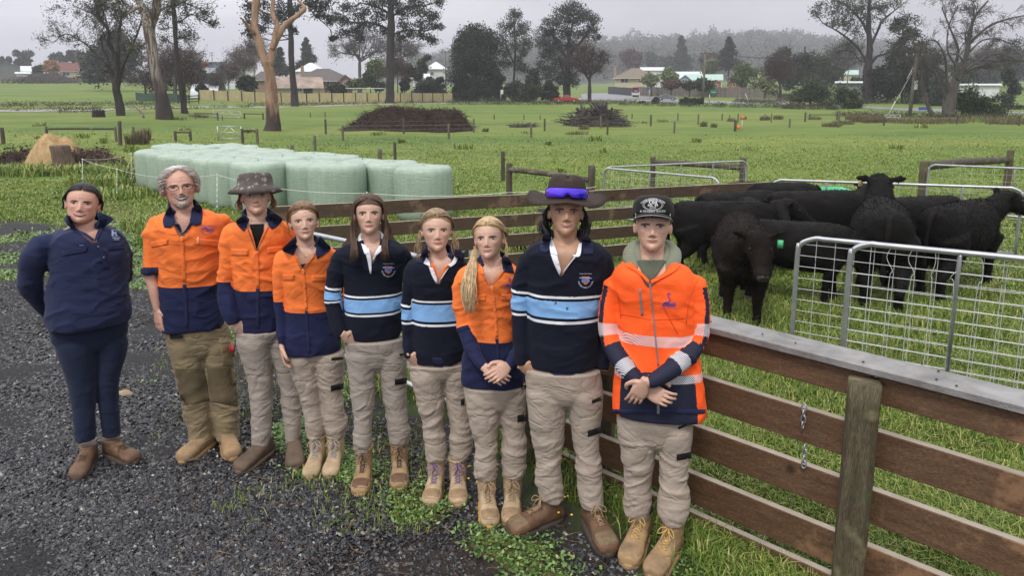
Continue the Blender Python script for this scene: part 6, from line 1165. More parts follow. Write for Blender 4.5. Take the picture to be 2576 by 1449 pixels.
def wgate(u1,u2,vb,vt,label,mat,name='field_gate'):
 a = hit(u1,vb); y = a[1]; b = gnd(u2,y); h = at(u1,vt,y)[2]-a[2]; q = MB(); r = .03
 for z in(h*.1,h*.55,h):q.add(*tube([a+A(0,0,z),b+A(0,0,z)],r,6))
 for p in(a,b):q.add(*tube([p,p+A(0,0,h)],r,6))
 m = (a+b)/2; q.add(*tube([a+A(0,0,h*.1),m+A(0,0,h)],r*.8,5)); q.add(*tube([b+A(0,0,h*.1),m+A(0,0,h)],r*.8,5)); tag(mk(name,q,mat,org=a),label,'gate')
wp = M('white_paint',(.62,.62,.62),(.45,.45,.44),5,.6)
wgate(537,605,294,276,'white-painted field gate behind the leaning eucalypt',wp); wgate(2225,2264,301,288,'white-painted field gate at right by the power pole',wp); wgate(549,608,352,317,'thin grey wire gate behind the bales',GALV)
ORD = 'first second third fourth fifth sixth seventh eighth ninth tenth eleventh twelfth thirteenth fourteenth fifteenth sixteenth seventeenth eighteenth nineteenth twentieth'.split()+['twenty-first','twenty-second','twenty-third']
for key,new in(('weathered timber post, nearer','thicker weathered paddock post, %s of them from the left'),('slim weathered timber post','slim weathered paddock post, %s of them from the left'),('thin distant paddock post','thin distant paddock post, %s of them from the left')):
 for i,o in enumerate(sorted([o for o in bpy.data.objects if str(o.get('label','')).startswith(key)],key=lambda o:o.location.x/o.location.y)):o['label'] = new%ORD[i]
t = NT('bale_wrap'); v = t.tc((3,3,.5)); n1 = t.noise(3,v,5,.6); c = t.ramp(n1,[(.3,(.245,.335,.25)),(.7,(.315,.395,.315))]); v2 = t.tc((14,14,.8)); st = t.ramp(t.noise(2.0,v2,4,.7),[(.66,(0,0,0)),(.76,(.6,.6,.6))]); c = t.mix(st,c,(.17,.22,.15))
t.color(c); t.rough(.27,.6); wr = t.math('ABSOLUTE',t.math('SUBTRACT',t.noise(3.5,t.tc((1,1,4)),4,.6,1.2),.5)); t.bump(t.math('ADD',t.ramp(wr,[(0,(0,0,0)),(.08,(1,1,1))]),t.noise(5,t.tc((6,6,1)),4,.7)),.35,.02); BALE = t.m
a = np.linspace(0,2*np.pi,44,endpoint=False); prof = [(.30,.0),(.56,.0),(.625,.05),(.655,.16),(.665,.35),(.668,.6),(.664,.85),(.656,1.06),(.638,1.145),(.58,1.20),(.42,1.224),(.2,1.232),(.02,1.234)]
def bale_mesh(sd):
 V = []; rs = np.random.default_rng(sd); p1,p2 = rs.random(2)*6.28
 for r,z in prof:
  k = 1+.012*np.sin(2*a+p1)+.008*np.sin(5*a+p2); zz = z+(.012*np.sin(3*a+p2)+.02*fbm(np.stack([np.cos(a)*r*3+sd,np.sin(a)*r*3,0*a+z],-1),2))*(z>1.0); V.append(np.stack([np.cos(a)*r*k,np.sin(a)*r*k,zz],-1))
 V = np.concatenate(V); V = V+nrm(V*A(1,1,0)+1e-6)*(fbm(V*A(5,5,1.5)+sd*3,3)*.012)[:,None]; F = gridf(len(prof),44); return tomesh('wrapped_bale',V,F[1],F[0])
bm = [bale_mesh(k)for k in range(5)]; bi = 0
for m_ in bm:m_.materials.append(BALE)
cd = nrm(A(-.87,1.03)); rows = [(-1.98,16.9,10),(-4.08,17.4,10),(-6.1,18.0,7)]
spots = []
for r_i,(x,y,n)in enumerate(rows):
 for j in range(n):spots.append((x+cd[0]*1.40*j+RNG.normal(0,.03),y+cd[1]*1.40*j+RNG.normal(0,.03),r_i,j))
for j in range(8):spots.append((-2.95+cd[0]*1.40*j+.15,16.95+cd[1]*1.40*j+.45,3,j))if False else None
EX = [(-11.05,26.1,9,9)]
names = ['in the right-hand row','in the middle row','in the left-hand row nearest the lane']; ordn = ['nearest','second','third','fourth','fifth','sixth','seventh','eighth','ninth','farthest']
for x,y,r_i,j in spots+EX:
 o = bpy.data.objects.new('wrapped_bale',bm[bi%5]); COL.objects.link(o); o.location = (x,y,tz(x,y)-.02); o.rotation_euler = (random.gauss(0,.012),random.gauss(0,.012),random.random()*6.28); s_ = random.uniform(.97,1.03); o.scale = (s_,s_,random.uniform(.96,1.03)); bi+=1
 lab = ('pale green wrapped bale, %s %s'%(ordn[j],names[r_i]))if r_i<3 else('pale green wrapped bale behind the far left end of the block' if j==9 else 'pale green wrapped bale behind the far left one'); tag(o,lab,'bale','pale green plastic-wrapped bales')
WT = M('white_tape',(.75,.76,.72),(.6,.62,.58),9,.6,0); tops = []
for u,vb,vt,y,kn,lab in[(207,470,400,22.0,5,'leftmost thin electric fence post with white clips'),(294,478,425,20.5,4,'thin electric fence post with white clips beside the muddy lane'),(330,448,386,24.0,4,'thin electric fence post at the left end of the bales'),(546,527,439,16.6,7,'white electric fence post in front of the bales'),(923,600,486,12.0,5,'white electric fence post behind the long-haired girl')]:
 p = gnd(u,y); tp_ = at(u,vt,y); q = MB(); q.add(*tube([p,(p+tp_)/2,tp_],.007,5));
 for k in np.linspace(.25,1,kn):q.add(*ellip(p+(tp_-p)*k,(.018,.016,.022),8,5))
 tag(mk('electric_fence_post',q,WT,org=p),lab,'post','electric fence posts'); tops.append(tp_)
q = MB()
def sag(a,b,s=.08):q.add(*tube([a+(b-a)*t-A(0,0,s*4*t*(1-t))for t in np.linspace(0,1,14)],.004,4,False))
sag(tops[0],tops[2]); sag(tops[0],tops[1],.03); sag(tops[1],tops[3],.15); sag(tops[3],tops[4],.12); sag(tops[4],at(1280,484,10.8),.05); sag(at(1280,484,10.8),at(1500,470,12.0),.02)
tag(mk('electric_tape',q,WT,org=tops[3]),'thin white electric fence tape strung in front of the bales','fence tape')
q = MB(); WD = M('fence_wire',(.20,.20,.19),(.14,.14,.13),9,.6,0,metal=.3)
def wires(uv,hs,r=.004):
 P = [hit(a,b)for a,b in uv]
 for h in hs:
  for i in range(len(P)-1):q.add(*tube([P[i]+A(0,0,h),P[i+1]+A(0,0,h)],r,3,False))
wires([(820,336),(1016,336),(1192,333),(1370,329),(1511,322),(1637,317),(1756,313),(1856,310),(1940,308),(2025,306)],(.35,.65,.95),.006); wires([(793,379),(863,353),(1129,349),(1336,346),(1528,339),(1696,335),(1849,330),(1986,321),(2109,320),(2223,316),(2321,314),(2491,313),(2563,316)],(.35,.65,.95),.006); wires([(994,405),(1265,455)],(.3,.6,.85),.003)
tag(mk('fence_wires',q,WD),'thin wires strung between the paddock posts','wire fence')
p = gnd(2030,15.3); root = empty('feed_trough',p,'bright green plastic feed trough on a grey steel stand behind the herd','trough'); q = MB(); L_,W2 = .72,.22
V = []
for z,l,w in((.62,.58,.15),(.66,.60,.17),(.80,L_,W2),(.815,L_+.03,W2+.03),(.815,L_,W2),(.70,.62,.17)):V+=[p+A(sx*l,sy*w,z)for sx,sy in((-1,-1),(1,-1),(1,1),(-1,1))]
q.add(V,gridf(6,4)); mk('trough',q,M('green_plastic',(.05,.42,.20),(.08,.5,.27),4,.4,.05),root,smooth=False)
for sx in(-1,1):q = MB(); q.add(*tube([p+A(sx*.66,-.30,0),p+A(sx*.60,-.20,.78),p+A(sx*.60,.20,.78),p+A(sx*.66,.30,0)],.016,6)); mk('leg',q,GALV,root)
p = gnd(1062,21.5); q = MB(); aa_ = np.linspace(0,2*np.pi,32,endpoint=False); V = []
for r,z in((.52,0),(.55,.28),(.60,.34),(.60,.38),(.56,.38),(.50,.30),(.48,.05)):V.append(np.stack([p[0]+np.cos(aa_)*r,p[1]+np.sin(aa_)*r,p[2]+z+0*aa_],-1))
q.add(np.concatenate(V),gridf(7,32)); tag(mk('water_trough',q,M('dark_blue_plastic',(.02,.04,.055),(.035,.055,.07),4,.4,.1),org=p),'round dark blue water trough behind the nearest bales','trough')
def crate(u,y,w,d,h,rz,label,mat,inner=True,tilt=0):
 p = gnd(u,y); root = empty('crate',p,label,'crate','green plastic crates behind the rails'); q = MB(); T = .02; ca,sa_ = math.cos(rz),math.sin(rz); ax = [[ca,sa_,0],[-sa_,ca,0],[0,0,1]]
 for cx,cy,sx,sy,sz,cz in((0,0,w,d,T,T/2),(-w/2,0,T,d,h,h/2),(w/2,0,T,d,h,h/2),(0,-d/2,w-T,T,h,h/2),(0,d/2,w-T,T,h,h/2)):q.add(*box(p+A(cx*ca-cy*sa_,cx*sa_+cy*ca,cz+.02),(sx,sy,sz),ax=ax))
 mk('tub',q,mat,root,smooth=False); q = MB()
 for sy in(-1,1):q.add(*box(p+A(-(sy*d/2)*sa_,(sy*d/2)*ca,h+.035),(w+.05,.05,.03),ax=ax))
 for sx in(-1,1):q.add(*box(p+A((sx*w/2)*ca,(sx*w/2)*sa_,h+.036),(.05,d-.05,.03),ax=ax))
 mk('rim',q,mat,root,smooth=False)
gp = M('dark_green_plastic',(.012,.045,.035),(.02,.06,.045),4,.45,.1)
crate(1052,10.6,.62,.42,.26,.3,'dark green plastic crate behind the far rails, left one',gp); crate(1120,10.9,.6,.4,.24,-.2,'dark green plastic crate behind the far rails, right one',gp)
p = gnd(1195,11.6); q = MB(); q.add(*box(p+A(0,0,.30),(.62,.40,.05),ax=[[.95,.25,.12],[-.25,.96,0],[-.12,-.03,.99]])); q.add(*box(p+A(.02,0,.345),(.5,.3,.03),ax=[[.95,.25,.12],[-.25,.96,0],[-.12,-.03,.99]])); q.add(*box(p+A(0,0,.13),(.55,.34,.24),.25)); tag(mk('feed_bin',q,M('bin_green',(.03,.09,.08),(.5,.52,.5),1.2,.5,.1),org=p),'dark green feed bin with a whitish lid behind the far rails','bin')
p = gnd(1310,12.4); q = MB(); S = [p+A(x,.04*math.sin(x*4),.12)for x in np.linspace(-.75,.75,14)]; V,F = tube(S,.12,14); q.add(jitter(V,.03,5),F); tag(mk('log',q,M('black_log',(.02,.018,.016),(.06,.055,.05),6,.8),org=p),'dark log lying in the grass behind the far rails','log')
HY = 30.5
def mound(u,y,rx,ry,h,seed,rough=.15,n=60,asym=0):
 c = gnd(u,y); X,Y = np.meshgrid(np.linspace(-1.15,1.15,n),np.linspace(-1.15,1.15,n),indexing='ij'); r = np.sqrt(X**2+Y**2); a_ = np.arctan2(Y,X); k = 1+.25*fbm(np.stack([np.cos(a_)*1.5+seed,np.sin(a_)*1.5,0*a_],-1).reshape(-1,3),2).reshape(X.shape); q = np.clip(1-r/k,0,1)
 x,y_ = c[0]+X*rx,c[1]+Y*ry; P = np.stack([x*1.7,y_*1.7,0*x+seed],-1).reshape(-1,3); z = terrain(x,y_)-.06+h*np.sin(np.minimum(q*1.35,1)*1.5708)**1.2*(1+asym*X)+rough*fbm(P,4).reshape(X.shape)*(q>0)*np.minimum(q*4,1); return c,np.stack([x,y_,z],-1).reshape(-1,3),gridf(n,n,False,False)
SM = M('straw_pile',(.52,.36,.18),(.36,.23,.11),3,.9,.8,.05,40)
c,V,F = mound(150,HY+.4,1.35,1.2,1.25,3,.5); q = MB().add(V,F); c2,V,F = mound(118,HY-1.6,1.3,.9,.28,5,.1,40); q.add(V,F); n = 3500; a_ = RNG.random(n)*6.28;
k = RNG.integers(0,3600,n); B = q.V[0][k]; ok = B[:,2]-terrain(B[:,0],B[:,1])>.05; B = B[ok]; n = len(B); dr = nrm(RNG.normal(0,1,(n,3))*A(1,1,.5))*.12; sd = nrm(np.cross(dr,RNG.normal(0,1,(n,3))))*.006; B = B+RNG.normal(0,.03,(n,3)); q.add(np.stack([B-sd,B+sd,B+dr],1).reshape(-1,3),np.arange(3*n).reshape(-1,3)); tag(mk('straw_pile',q,SM,org=c),'pile of loose golden straw heaped behind the old tree stump','straw pile')
p = gnd(161,HY-1.0); q = MB(); V = []; aa_ = np.linspace(0,2*np.pi,28,endpoint=False)
for r,z,dx in((.50,-.1,.12),(.42,.1,.08),(.36,.4,.03),(.33,.75,-.03),(.335,1.02,-.06),(.30,1.05,-.06),(.05,1.03,-.06)):k = 1+.10*np.sin(5*aa_+z)+.08*np.sin(11*aa_); V.append(np.stack([p[0]+dx+np.cos(aa_)*r*k,p[1]+np.sin(aa_)*r*k,p[2]+z+0*aa_],-1))
q.add(np.concatenate(V),gridf(7,28)); tag(mk('tree_stump',q,M('stump_bark',(.16,.12,.09),(.08,.055,.04),5,.9,.8,.04,20,stretch=(3,3,.5)),org=p),'grey-brown upright tree stump in front of the straw pile','stump')
def brush(u,y,rx,ry,h,seed,nst,col,label,L=(.4,1.2),r=.012,base=None,cat='brush pile',name='brush_pile',leafs=0,lcol=None,asym=0):
 c,V,F = mound(u,y,rx,ry,h*.86,seed,.3,50,asym); q = MB().add(V,F); ok = np.where(V[:,2]-terrain(V[:,0],V[:,1])>.04)[0]; rs = np.random.default_rng(seed)
 for i in rs.choice(ok,nst):b = V[i]+A(0,0,rs.uniform(-.05,.12)*h*.6); d = nrm(rs.normal(0,1,3)*A(1.4,1,.32)+A(-(b[0]-c[0])*.15,0,.02)); l = rs.uniform(*L)*.75; q.add(*tube([b,b+d*l*.5+rs.normal(0,.05,3),b+d*l+A(0,0,-.05)],[r*rs.uniform(.6,1.8),r,r*.4],4))
 if leafs:B = V[rs.choice(ok,leafs)]+rs.normal(0,.10,(leafs,3))+A(0,0,.06); s1 = rs.normal(0,1,(leafs,3))*.045; s2 = rs.normal(0,1,(leafs,3))*.045; q.add(np.stack([B-s1,B+s2,B+s1],1).reshape(-1,3),np.arange(3*leafs).reshape(-1,3))
 return tag(mk(name,q,col,org=c,smooth=False),label,cat)
BR = M('brush_brown',(.075,.045,.032),(.028,.018,.014),4,.9,.5,.03,island=.5); BR2 = M('brush_grey',(.10,.082,.068),(.03,.025,.022),4,.9,.5,.03,island=.5)
brush(228,HY+.2,1.5,1.1,.85,8,260,M('rubble_brown',(.13,.085,.06),(.05,.035,.026),4,.9,island=.5),'heap of brown roots and soil to the right of the stump',(.2,.6),.012,leafs=1500,name='root_heap',cat='heap',asym=-.3); brush(60,HY+2.2,1.6,1.0,.5,9,120,BR,'low dark weedy mound left of the straw pile',(.2,.5),.01,leafs=1200,name='weed_mound',cat='heap')
c0 = hit(1005,330); brush(1010,c0[1]+2.0,4.6,2.6,2.0,11,1500,BR,'long brown brush pile of dead branches in the middle paddock, the larger one',(.5,1.6),.016,leafs=9000); brush(1118,c0[1]+1.5,2.6,2.4,1.9,12,700,BR,'right-hand hump of dead brown branches at the end of the long pile',(.5,1.5),.016,leafs=5000); brush(905,c0[1]+.6,1.8,1.0,.5,13,150,BR,'low tail of dead branches at the left end of the long pile',(.3,.9),.014,leafs=900)
c0 = hit(1505,318); brush(1500,c0[1]+1.5,3.0,2.2,1.7,14,520,BR2,'dark pile of burnt logs and branches, right of the brown pile',(.8,2.2),.035,leafs=0); q = MB()
for i in range(26):b = c0+A(random.uniform(-2.6,2.6),random.uniform(0,2.6),0); f = 1-abs(b[0]-c0[0])/3.0; z0 = b[2]+.1; d = A(-(b[0]-c0[0])*.5+random.uniform(-.6,.6),random.uniform(-.5,.5),random.uniform(.2,1.0)); d = nrm(d)*random.uniform(1.2,2.8); V,F = tube([b+A(0,0,.1),b+d*.5+A(0,0,.1),b+d+A(0,0,.1)],random.uniform(.06,.16),8); q.add(jitter(V,.03),F)
b = c0+A(1.9,.6,.1); V,F = tube([b,b+A(-1.0,.2,.95),b+A(-2.1,.4,2.0)],[.24,.26,.18],12); q.add(jitter(V,.06),F); tag(mk('burnt_logs',q,M('charred_wood',(.018,.016,.015),(.06,.052,.047),3,.85,.6,.03,island=.4),org=c0),'charred logs leaning on top of the dark pile','logs')
c1 = hit(1313,320); brush(1313,c1[1]+.5,1.4,.9,.3,15,160,BR2,'small low heap of grey sticks left of the burnt logs',(.4,1.1),.02); c1 = hit(122,208); brush(122,c1[1]+4,11,5,3.6,16,500,BR2,'dark heap of branches at the far left below the houses',(1,3.5),.07,leafs=2500)
p = hit(247,294); q = MB(); V = []; aa_ = np.linspace(0,2*np.pi,20,endpoint=False)
for r,z in((.55,-.1),(.52,.2),(.50,.6),(.48,.68),(.1,.6)):k = 1+.18*np.sin(3*aa_+1)+.1*np.sin(7*aa_); V.append(np.stack([p[0]+np.cos(aa_)*r*k,p[1]+np.sin(aa_)*r*k,p[2]+z+.06*np.sin(5*aa_)],-1))
q.add(np.concatenate(V),gridf(5,20)); tag(mk('tree_stump',q,M('black_stump',(.012,.01,.01),(.03,.026,.024),5,.9),org=p),'short black burnt stump in the left paddock','stump')
p = hit(1866,327); q = MB(); h = .95; q.add(*tube([p,p+A(0,0,h)],.03,6)); root = empty('fence_marker',p,'white stake with a small orange marker board in the right paddock','marker'); mk('stake',q,wp,root); q = MB(); q.add(*box(p+A(.02,-.04,h*.95+.15),(.30,.04,.28))); mk('board',q,M('orange_plastic',(.85,.18,.03),None,5,.6,0),root)
q = MB(); c = hit(1857,330); q.add(*ellip(c+A(0,0,.33),(.16,.12,.17),12,8)); tag(mk('energiser',q,_mc['orange_plastic'],org=c),'small orange fence energiser hanging low on the dark paddock post','energiser')
mb = MB()
for u,v_,r,h,n in[(360,352,.5,.9,260),(345,362,.7,.8,300),(1450,338,.9,.35,160),(1470,325,.5,.5,120),(1770,318,.35,.6,140),(1795,320,.3,.5,100),(1840,305,.5,.5,120),(1870,300,.4,.5,90),(1925,302,.6,.6,180),(1958,300,.6,.6,180),(2050,300,.8,.5,140),(2090,318,.9,.5,260),(2120,312,1.2,.5,300),(2160,300,1.5,.8,500),(2180,306,1.8,.9,700),(2200,308,1.2,.8,400),(2240,306,2,.6,400),(2300,310,3,.6,500),(2360,308,3,.6,500),(2440,306,3,.6,400),(2540,312,2.4,.8,500),(2380,306,2,.5,300),(430,300,1.5,.4,200),(500,295,1,.4,160)]:
 c = hit(u,v_); a_ = RNG.random(n)*6.28; rr2 = r*np.sqrt(RNG.random(n)); x = c[0]+np.cos(a_)*rr2; y = c[1]+np.sin(a_)*rr2*.6; mb.add(*blades(x,y,h*(.5+.6*RNG.random(n)),.018*(.6+.6*RNG.random(n)),.35))
tag(mk('reeds',mb,M('dry_reeds',(.15,.12,.06),(.075,.06,.03),3,.8,island=.5),smooth=False),kind='stuff')
# ================================================================== TREES
def leafm(name,a,b,c=None,rough=.6):
 t = NT(name); g = t.n('ShaderNodeNewGeometry'); t.color(t.ramp(g.outputs['Random Per Island'],[(0,a),(.6,b),(1,c or tuple(x*1.5 for x in b))])); t.rough(rough,.25); return t.m
LF = dict(pine=leafm('needles_dark',(.006,.010,.006),(.018,.026,.014),(.04,.052,.028)),euc=leafm('gum_leaves',(.016,.022,.012),(.045,.058,.030),(.10,.115,.06)),euc2=leafm('gum_leaves_blue',(.018,.026,.020),(.045,.060,.046),(.09,.11,.085)),dark=leafm('evergreen_leaves',(.006,.011,.005),(.018,.030,.012),(.05,.065,.025)),shrub=leafm('shrub_leaves',(.010,.018,.007),(.030,.050,.016),(.09,.115,.035)),bright=leafm('bright_leaves',(.03,.05,.015),(.085,.125,.035),(.18,.22,.08)),varie=leafm('variegated_leaves',(.06,.09,.03),(.18,.22,.10),(.38,.40,.22)),beech=leafm('copper_twigs',(.045,.024,.020),(.085,.045,.036),(.13,.075,.055)),twig=leafm('bare_twigs',(.045,.036,.032),(.10,.085,.075),(.16,.14,.125)),autumn=leafm('autumn_leaves',(.20,.10,.05),(.34,.19,.09),(.42,.3,.14)),cone=leafm('conifer_leaves',(.010,.018,.010),(.022,.040,.018),(.05,.07,.03)))
BK = dict(dark=M('bark_dark',(.020,.016,.014),(.045,.037,.032),1.2,.9,.8,.08,6,stretch=(3,3,.6)),grey=M('bark_grey',(.10,.088,.078),(.05,.043,.038),1.0,.9,.7,.06,5,stretch=(3,3,.5)),pale=M('bark_pale',(.26,.22,.19),(.12,.10,.085),1.0,.8,.5,.05,5,stretch=(3,3,.6)))
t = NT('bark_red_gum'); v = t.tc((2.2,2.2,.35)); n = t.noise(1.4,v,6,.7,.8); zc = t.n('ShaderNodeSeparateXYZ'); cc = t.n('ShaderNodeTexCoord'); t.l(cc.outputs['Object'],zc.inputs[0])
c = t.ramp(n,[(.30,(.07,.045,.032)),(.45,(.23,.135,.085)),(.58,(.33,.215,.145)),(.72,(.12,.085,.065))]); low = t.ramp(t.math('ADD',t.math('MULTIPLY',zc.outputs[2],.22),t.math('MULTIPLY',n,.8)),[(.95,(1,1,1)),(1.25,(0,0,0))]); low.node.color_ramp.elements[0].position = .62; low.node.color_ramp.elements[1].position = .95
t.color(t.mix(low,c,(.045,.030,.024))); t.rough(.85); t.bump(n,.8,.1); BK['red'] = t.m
t = NT('bark_peeling'); v = t.tc((2.6,2.6,.22)); n = t.noise(1.5,v,6,.7,1.2); c = t.ramp(n,[(.38,(.055,.035,.028)),(.48,(.12,.08,.065)),(.56,(.30,.26,.23)),(.68,(.38,.34,.30))])
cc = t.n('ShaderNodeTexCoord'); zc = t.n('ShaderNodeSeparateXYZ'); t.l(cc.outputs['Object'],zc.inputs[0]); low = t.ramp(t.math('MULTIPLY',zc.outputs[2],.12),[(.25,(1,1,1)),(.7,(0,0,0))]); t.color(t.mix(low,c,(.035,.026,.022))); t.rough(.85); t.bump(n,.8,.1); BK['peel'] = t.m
def rot_about(v,ax,an):ax = ax/np.linalg.norm(ax); return v*math.cos(an)+np.cross(ax,v)*math.sin(an)+ax*np.dot(ax,v)*(1-math.cos(an))
def grow(mb,p,d,L,r,lev,rs,tips,droop=0.0,up=.05,spread=.75,kids=(4,5,4,3),minr=.012,twist=.22,sides=5):
 """breadth-first branching: every level is made at once"""
 P0 = np.array([p]); D0 = np.array([d]); LL = np.array([L]); RR = np.array([r])
 for lv in range(lev,-1,-1):
  m = len(P0); n = 6 if lv>1 else 4; P = np.zeros((m,n,3)); P[:,0] = P0; dd = D0.copy()
  for i in range(1,n):dd = nrm(dd+rs.normal(0,twist,(m,3))+A(0,0,up-droop)); P[:,i] = P[:,i-1]+dd*(LL/(n-1))[:,None]
  R = np.linspace(1,0,n)[None]*(RR-np.maximum(RR*.35,minr*.6))[:,None]+np.maximum(RR*.35,minr*.6)[:,None]; mb.bt.setdefault((n,5 if lv>1 else 3),[]).append((P,R)); tips.append(P[:,-1])
  if lv==0:return
  k = kids[min(lv,len(kids)-1)]; t = .25+.75*(np.arange(k)[None]+rs.random((m,k)))/k; i = np.minimum((t*(n-1)).astype(int),n-2); mi = np.arange(m)[:,None]; seg = P[mi,i+1]-P[mi,i]; q = P[mi,i]+seg*(t*(n-1)-i)[:,:,None]; sd = nrm(seg).reshape(-1,3)
  ax = nrm(np.cross(sd,rs.normal(0,1,sd.shape))); an = (spread*rs.uniform(.6,1.3,len(sd)))[:,None]; D0 = nrm(sd*np.cos(an)+np.cross(ax,sd)*np.sin(an)); P0 = q.reshape(-1,3); LL = (LL[:,None]*rs.uniform(.45,.75,(m,k))).ravel(); RR = np.maximum(R[mi,i]*.6,minr).ravel()
def leafcloud(mb,C,sig,per,size,rs,flat=1.0,tri=True):
 """leaf cards round the centres C"""
 C = np.asarray(C,float); n = len(C)*per; B = np.repeat(C,per,0)+rs.normal(0,1,(n,3))*A(sig,sig,sig*flat); a = rs.normal(0,1,(n,3)); a = nrm(a)*size*rs.uniform(.5,1.3,(n,1)); b = nrm(np.cross(a,rs.normal(0,1,(n,3))))*size*rs.uniform(.3,.7,(n,1))
 V = np.stack([B-a*.5,B+b*.5,B+a*.5,B-b*.5],1).reshape(-1,3); mb.V.append(V); mb.F4.append(np.arange(4*n).reshape(-1,4)+mb.n); mb.M4.append(np.zeros(n)); mb.n+=4*n
def zoomer(x0,k=.2924):return lambda L:[(x0+a*k,b*k,w*k)for a,b,w in L]
ZA,ZB,ZC,ZD = zoomer(0),zoomer(615),zoomer(1230),zoomer(1913)
def make_tree(name,label,y,limbs,bark,blobs=(),leaf='euc',size=.28,dens=1.0,per=40,sig=.12,kids=(3,4,4,3),lev=2,side=10,seed=1,droop=0.,up=.05,spread=.75,twig=0,group=None,minr=.02,sub=.42,depth=.8,link_r=.06,flat=.8,bt=.22,cat='tree',subn=1.0,lsig=1.0):
 """limbs: polylines (u, v, width) measured in the photograph, built at distance y; blobs: leaf masses (u, v, ru, rv)"""
 rs = np.random.default_rng(seed); k = pxm(y)*1.0; L3 = []; tk = MB(True); tk.bt = {}; tips = []
 for li,L in enumerate(limbs):
  off = 0 if li==0 else rs.uniform(-1,1)*2.0; P = np.array([at(a,b,y+off*(j/(len(L)-1)))for j,(a,b,w)in enumerate(L)]); R = np.array([w*k/2 for a,b,w in L]);
  if li==0:base = P[0].copy(); base[2] = tz(P[0][0],P[0][1]); P[0] = base; P = np.vstack([base-A(0,0,.4),P]); R = np.r_[R[0]*1.15,R]
  S = spline(np.c_[P,R],10*len(P)); V,F = tube(S[:,:3],S[:,3],20); N = nrm(V-np.repeat(S[:,:3],20,0)); V = V+N*(fbm(V*A(2.2,2.2,.45)+seed,4)*np.repeat(S[:,3],20)*.5)[:,None]; tk.add(V,F); L3.append(S)
  if lev and(li>0 or len(limbs)==1):
   ln = np.sum(np.linalg.norm(np.diff(S[:,:3],axis=0),axis=1)); m = max(int(side*subn),1)
   for j in range(m):
    t = rs.uniform(.18,1); i = min(int(t*(len(S)-1)),len(S)-2); d0 = nrm(S[i+1,:3]-S[i,:3]); nd = rot_about(d0,nrm(np.cross(d0,rs.normal(0,1,3))),spread*rs.uniform(.5,1.3)); grow(tk,S[i,:3],nd,ln*sub*rs.uniform(.4,1.0),max(S[i,3]*.45,minr),lev,rs,tips,droop,up,spread,kids,minr)
 lf = MB();
 for(u,v,ru,rv)in blobs:
  c = at(u,v,y+rs.uniform(-.5,.5)*depth*ru*k); n = max(int(ru*rv*k*k*2.6*dens/(size*size*4)),8); D = rs.normal(0,1,(n,3)); D = nrm(D)*(rs.random((n,1))**.45)*A(ru*k,ru*k*depth,rv*k); Cn = c+D; leafcloud(lf,Cn,min(size*sig*10*lsig,ru*k*.38),per,size,rs,flat)
  if L3:
   AL = np.vstack([S[:,:3]for S in L3]); dz = np.linalg.norm(AL-c,axis=1)+np.maximum(AL[:,2]-c[2],-1)*.4; j = dz.argmin(); a = AL[j]; m_ = (a+c)/2+A(0,0,-.1*np.linalg.norm(c-a)); S = spline([a,m_,c],8); tk.bt.setdefault((8,5),[]).append((S[None],np.linspace(link_r*max(1,y/80)*1.2,.02,8)[None]))
   for q in range(4):e = Cn[rs.integers(0,n)]; tk.bt.setdefault((5,4),[]).append((spline([m_,(m_+e)/2+rs.normal(0,.1,3),e],5)[None],np.linspace(link_r*.7,.015,5)[None]))
 if twig and tips:
  T = np.concatenate(tips); T = T[rs.integers(0,len(T),min(len(T),2600))]; leafcloud(lf,T,size*2,twig,size,rs,1.0)
 for(n_,sd_),L_ in tk.bt.items():batch_tubes(tk,np.concatenate([a for a,b in L_]),np.concatenate([b for a,b in L_]),sd_)
 org = base if len(limbs)else None; root = empty(name,org,label,cat,group); mk('trunk',tk,BK[bark],root)
 if lf.n:mk('crown',lf,LF[leaf],root,smooth=False)
 return root
TG1 = 'large trees of the near left paddock'
make_tree('bare_tree','leafless dark-trunked tree, its arching left limb drooping over the left paddock',79,[ZA([(1035,962,75),(1022,850,62),(1005,780,60),(1015,700,58),(1040,600,50)]),ZA([(1018,720,50),(1010,600,42),(990,480,34),(940,380,30),(925,250,25),(880,180,22),(830,60,16),(800,-60,12)]),ZA([(1042,600,40),(1080,520,20),(1130,420,17),(1190,260,14),(1225,150,9)]),ZA([(1000,760,34),(960,650,26),(925,500,22),(880,400,16),(868,330,10)]),ZA([(930,560,16),(830,465,13),(730,372,12),(610,300,10),(540,298,8),(455,370,4)]),ZA([(1005,580,34),(1022,400,28),(1030,250,22),(1042,130,18),(1010,10,12),(1000,-60,8)]),ZA([(925,250,18),(850,150,12),(740,90,9),(620,40,6)]),ZA([(880,190,18),(900,60,12),(930,-60,8)])],'dark',lev=3,side=7,seed=3,up=.06,spread=.6,twig=3,leaf='twig',size=.17,sub=.32,group=TG1,minr=.022)
make_tree('gum_tree','tall leaning gum with peeling grey bark and a forked top',72,[ZA([(1402,1010,140),(1388,880,108),(1370,760,100),(1342,620,90),(1312,450,86),(1290,330,86),(1282,210,96)]),ZA([(1275,230,70),(1255,150,68),(1215,60,58),(1160,-60,52)]),ZA([(1300,230,70),(1325,140,66),(1350,40,60),(1362,-60,58)]),ZA([(1205,50,30),(1130,95,22),(1060,130,14),(1010,60,8)]),ZA([(1365,90,24),(1430,60,16),(1500,20,10)]),ZA([(1245,370,18),(1190,390,12),(1140,420,8)])],'peel',blobs=[(u_*.2924,v_*.2924,a_*.2924,b_*.2924)for u_,v_,a_,b_ in[(880,20,90,45),(1020,10,80,40)]],lev=3,side=5,seed=5,sub=.30,twig=2,leaf='euc',size=.19,group=TG1,minr=.024,spread=.7)
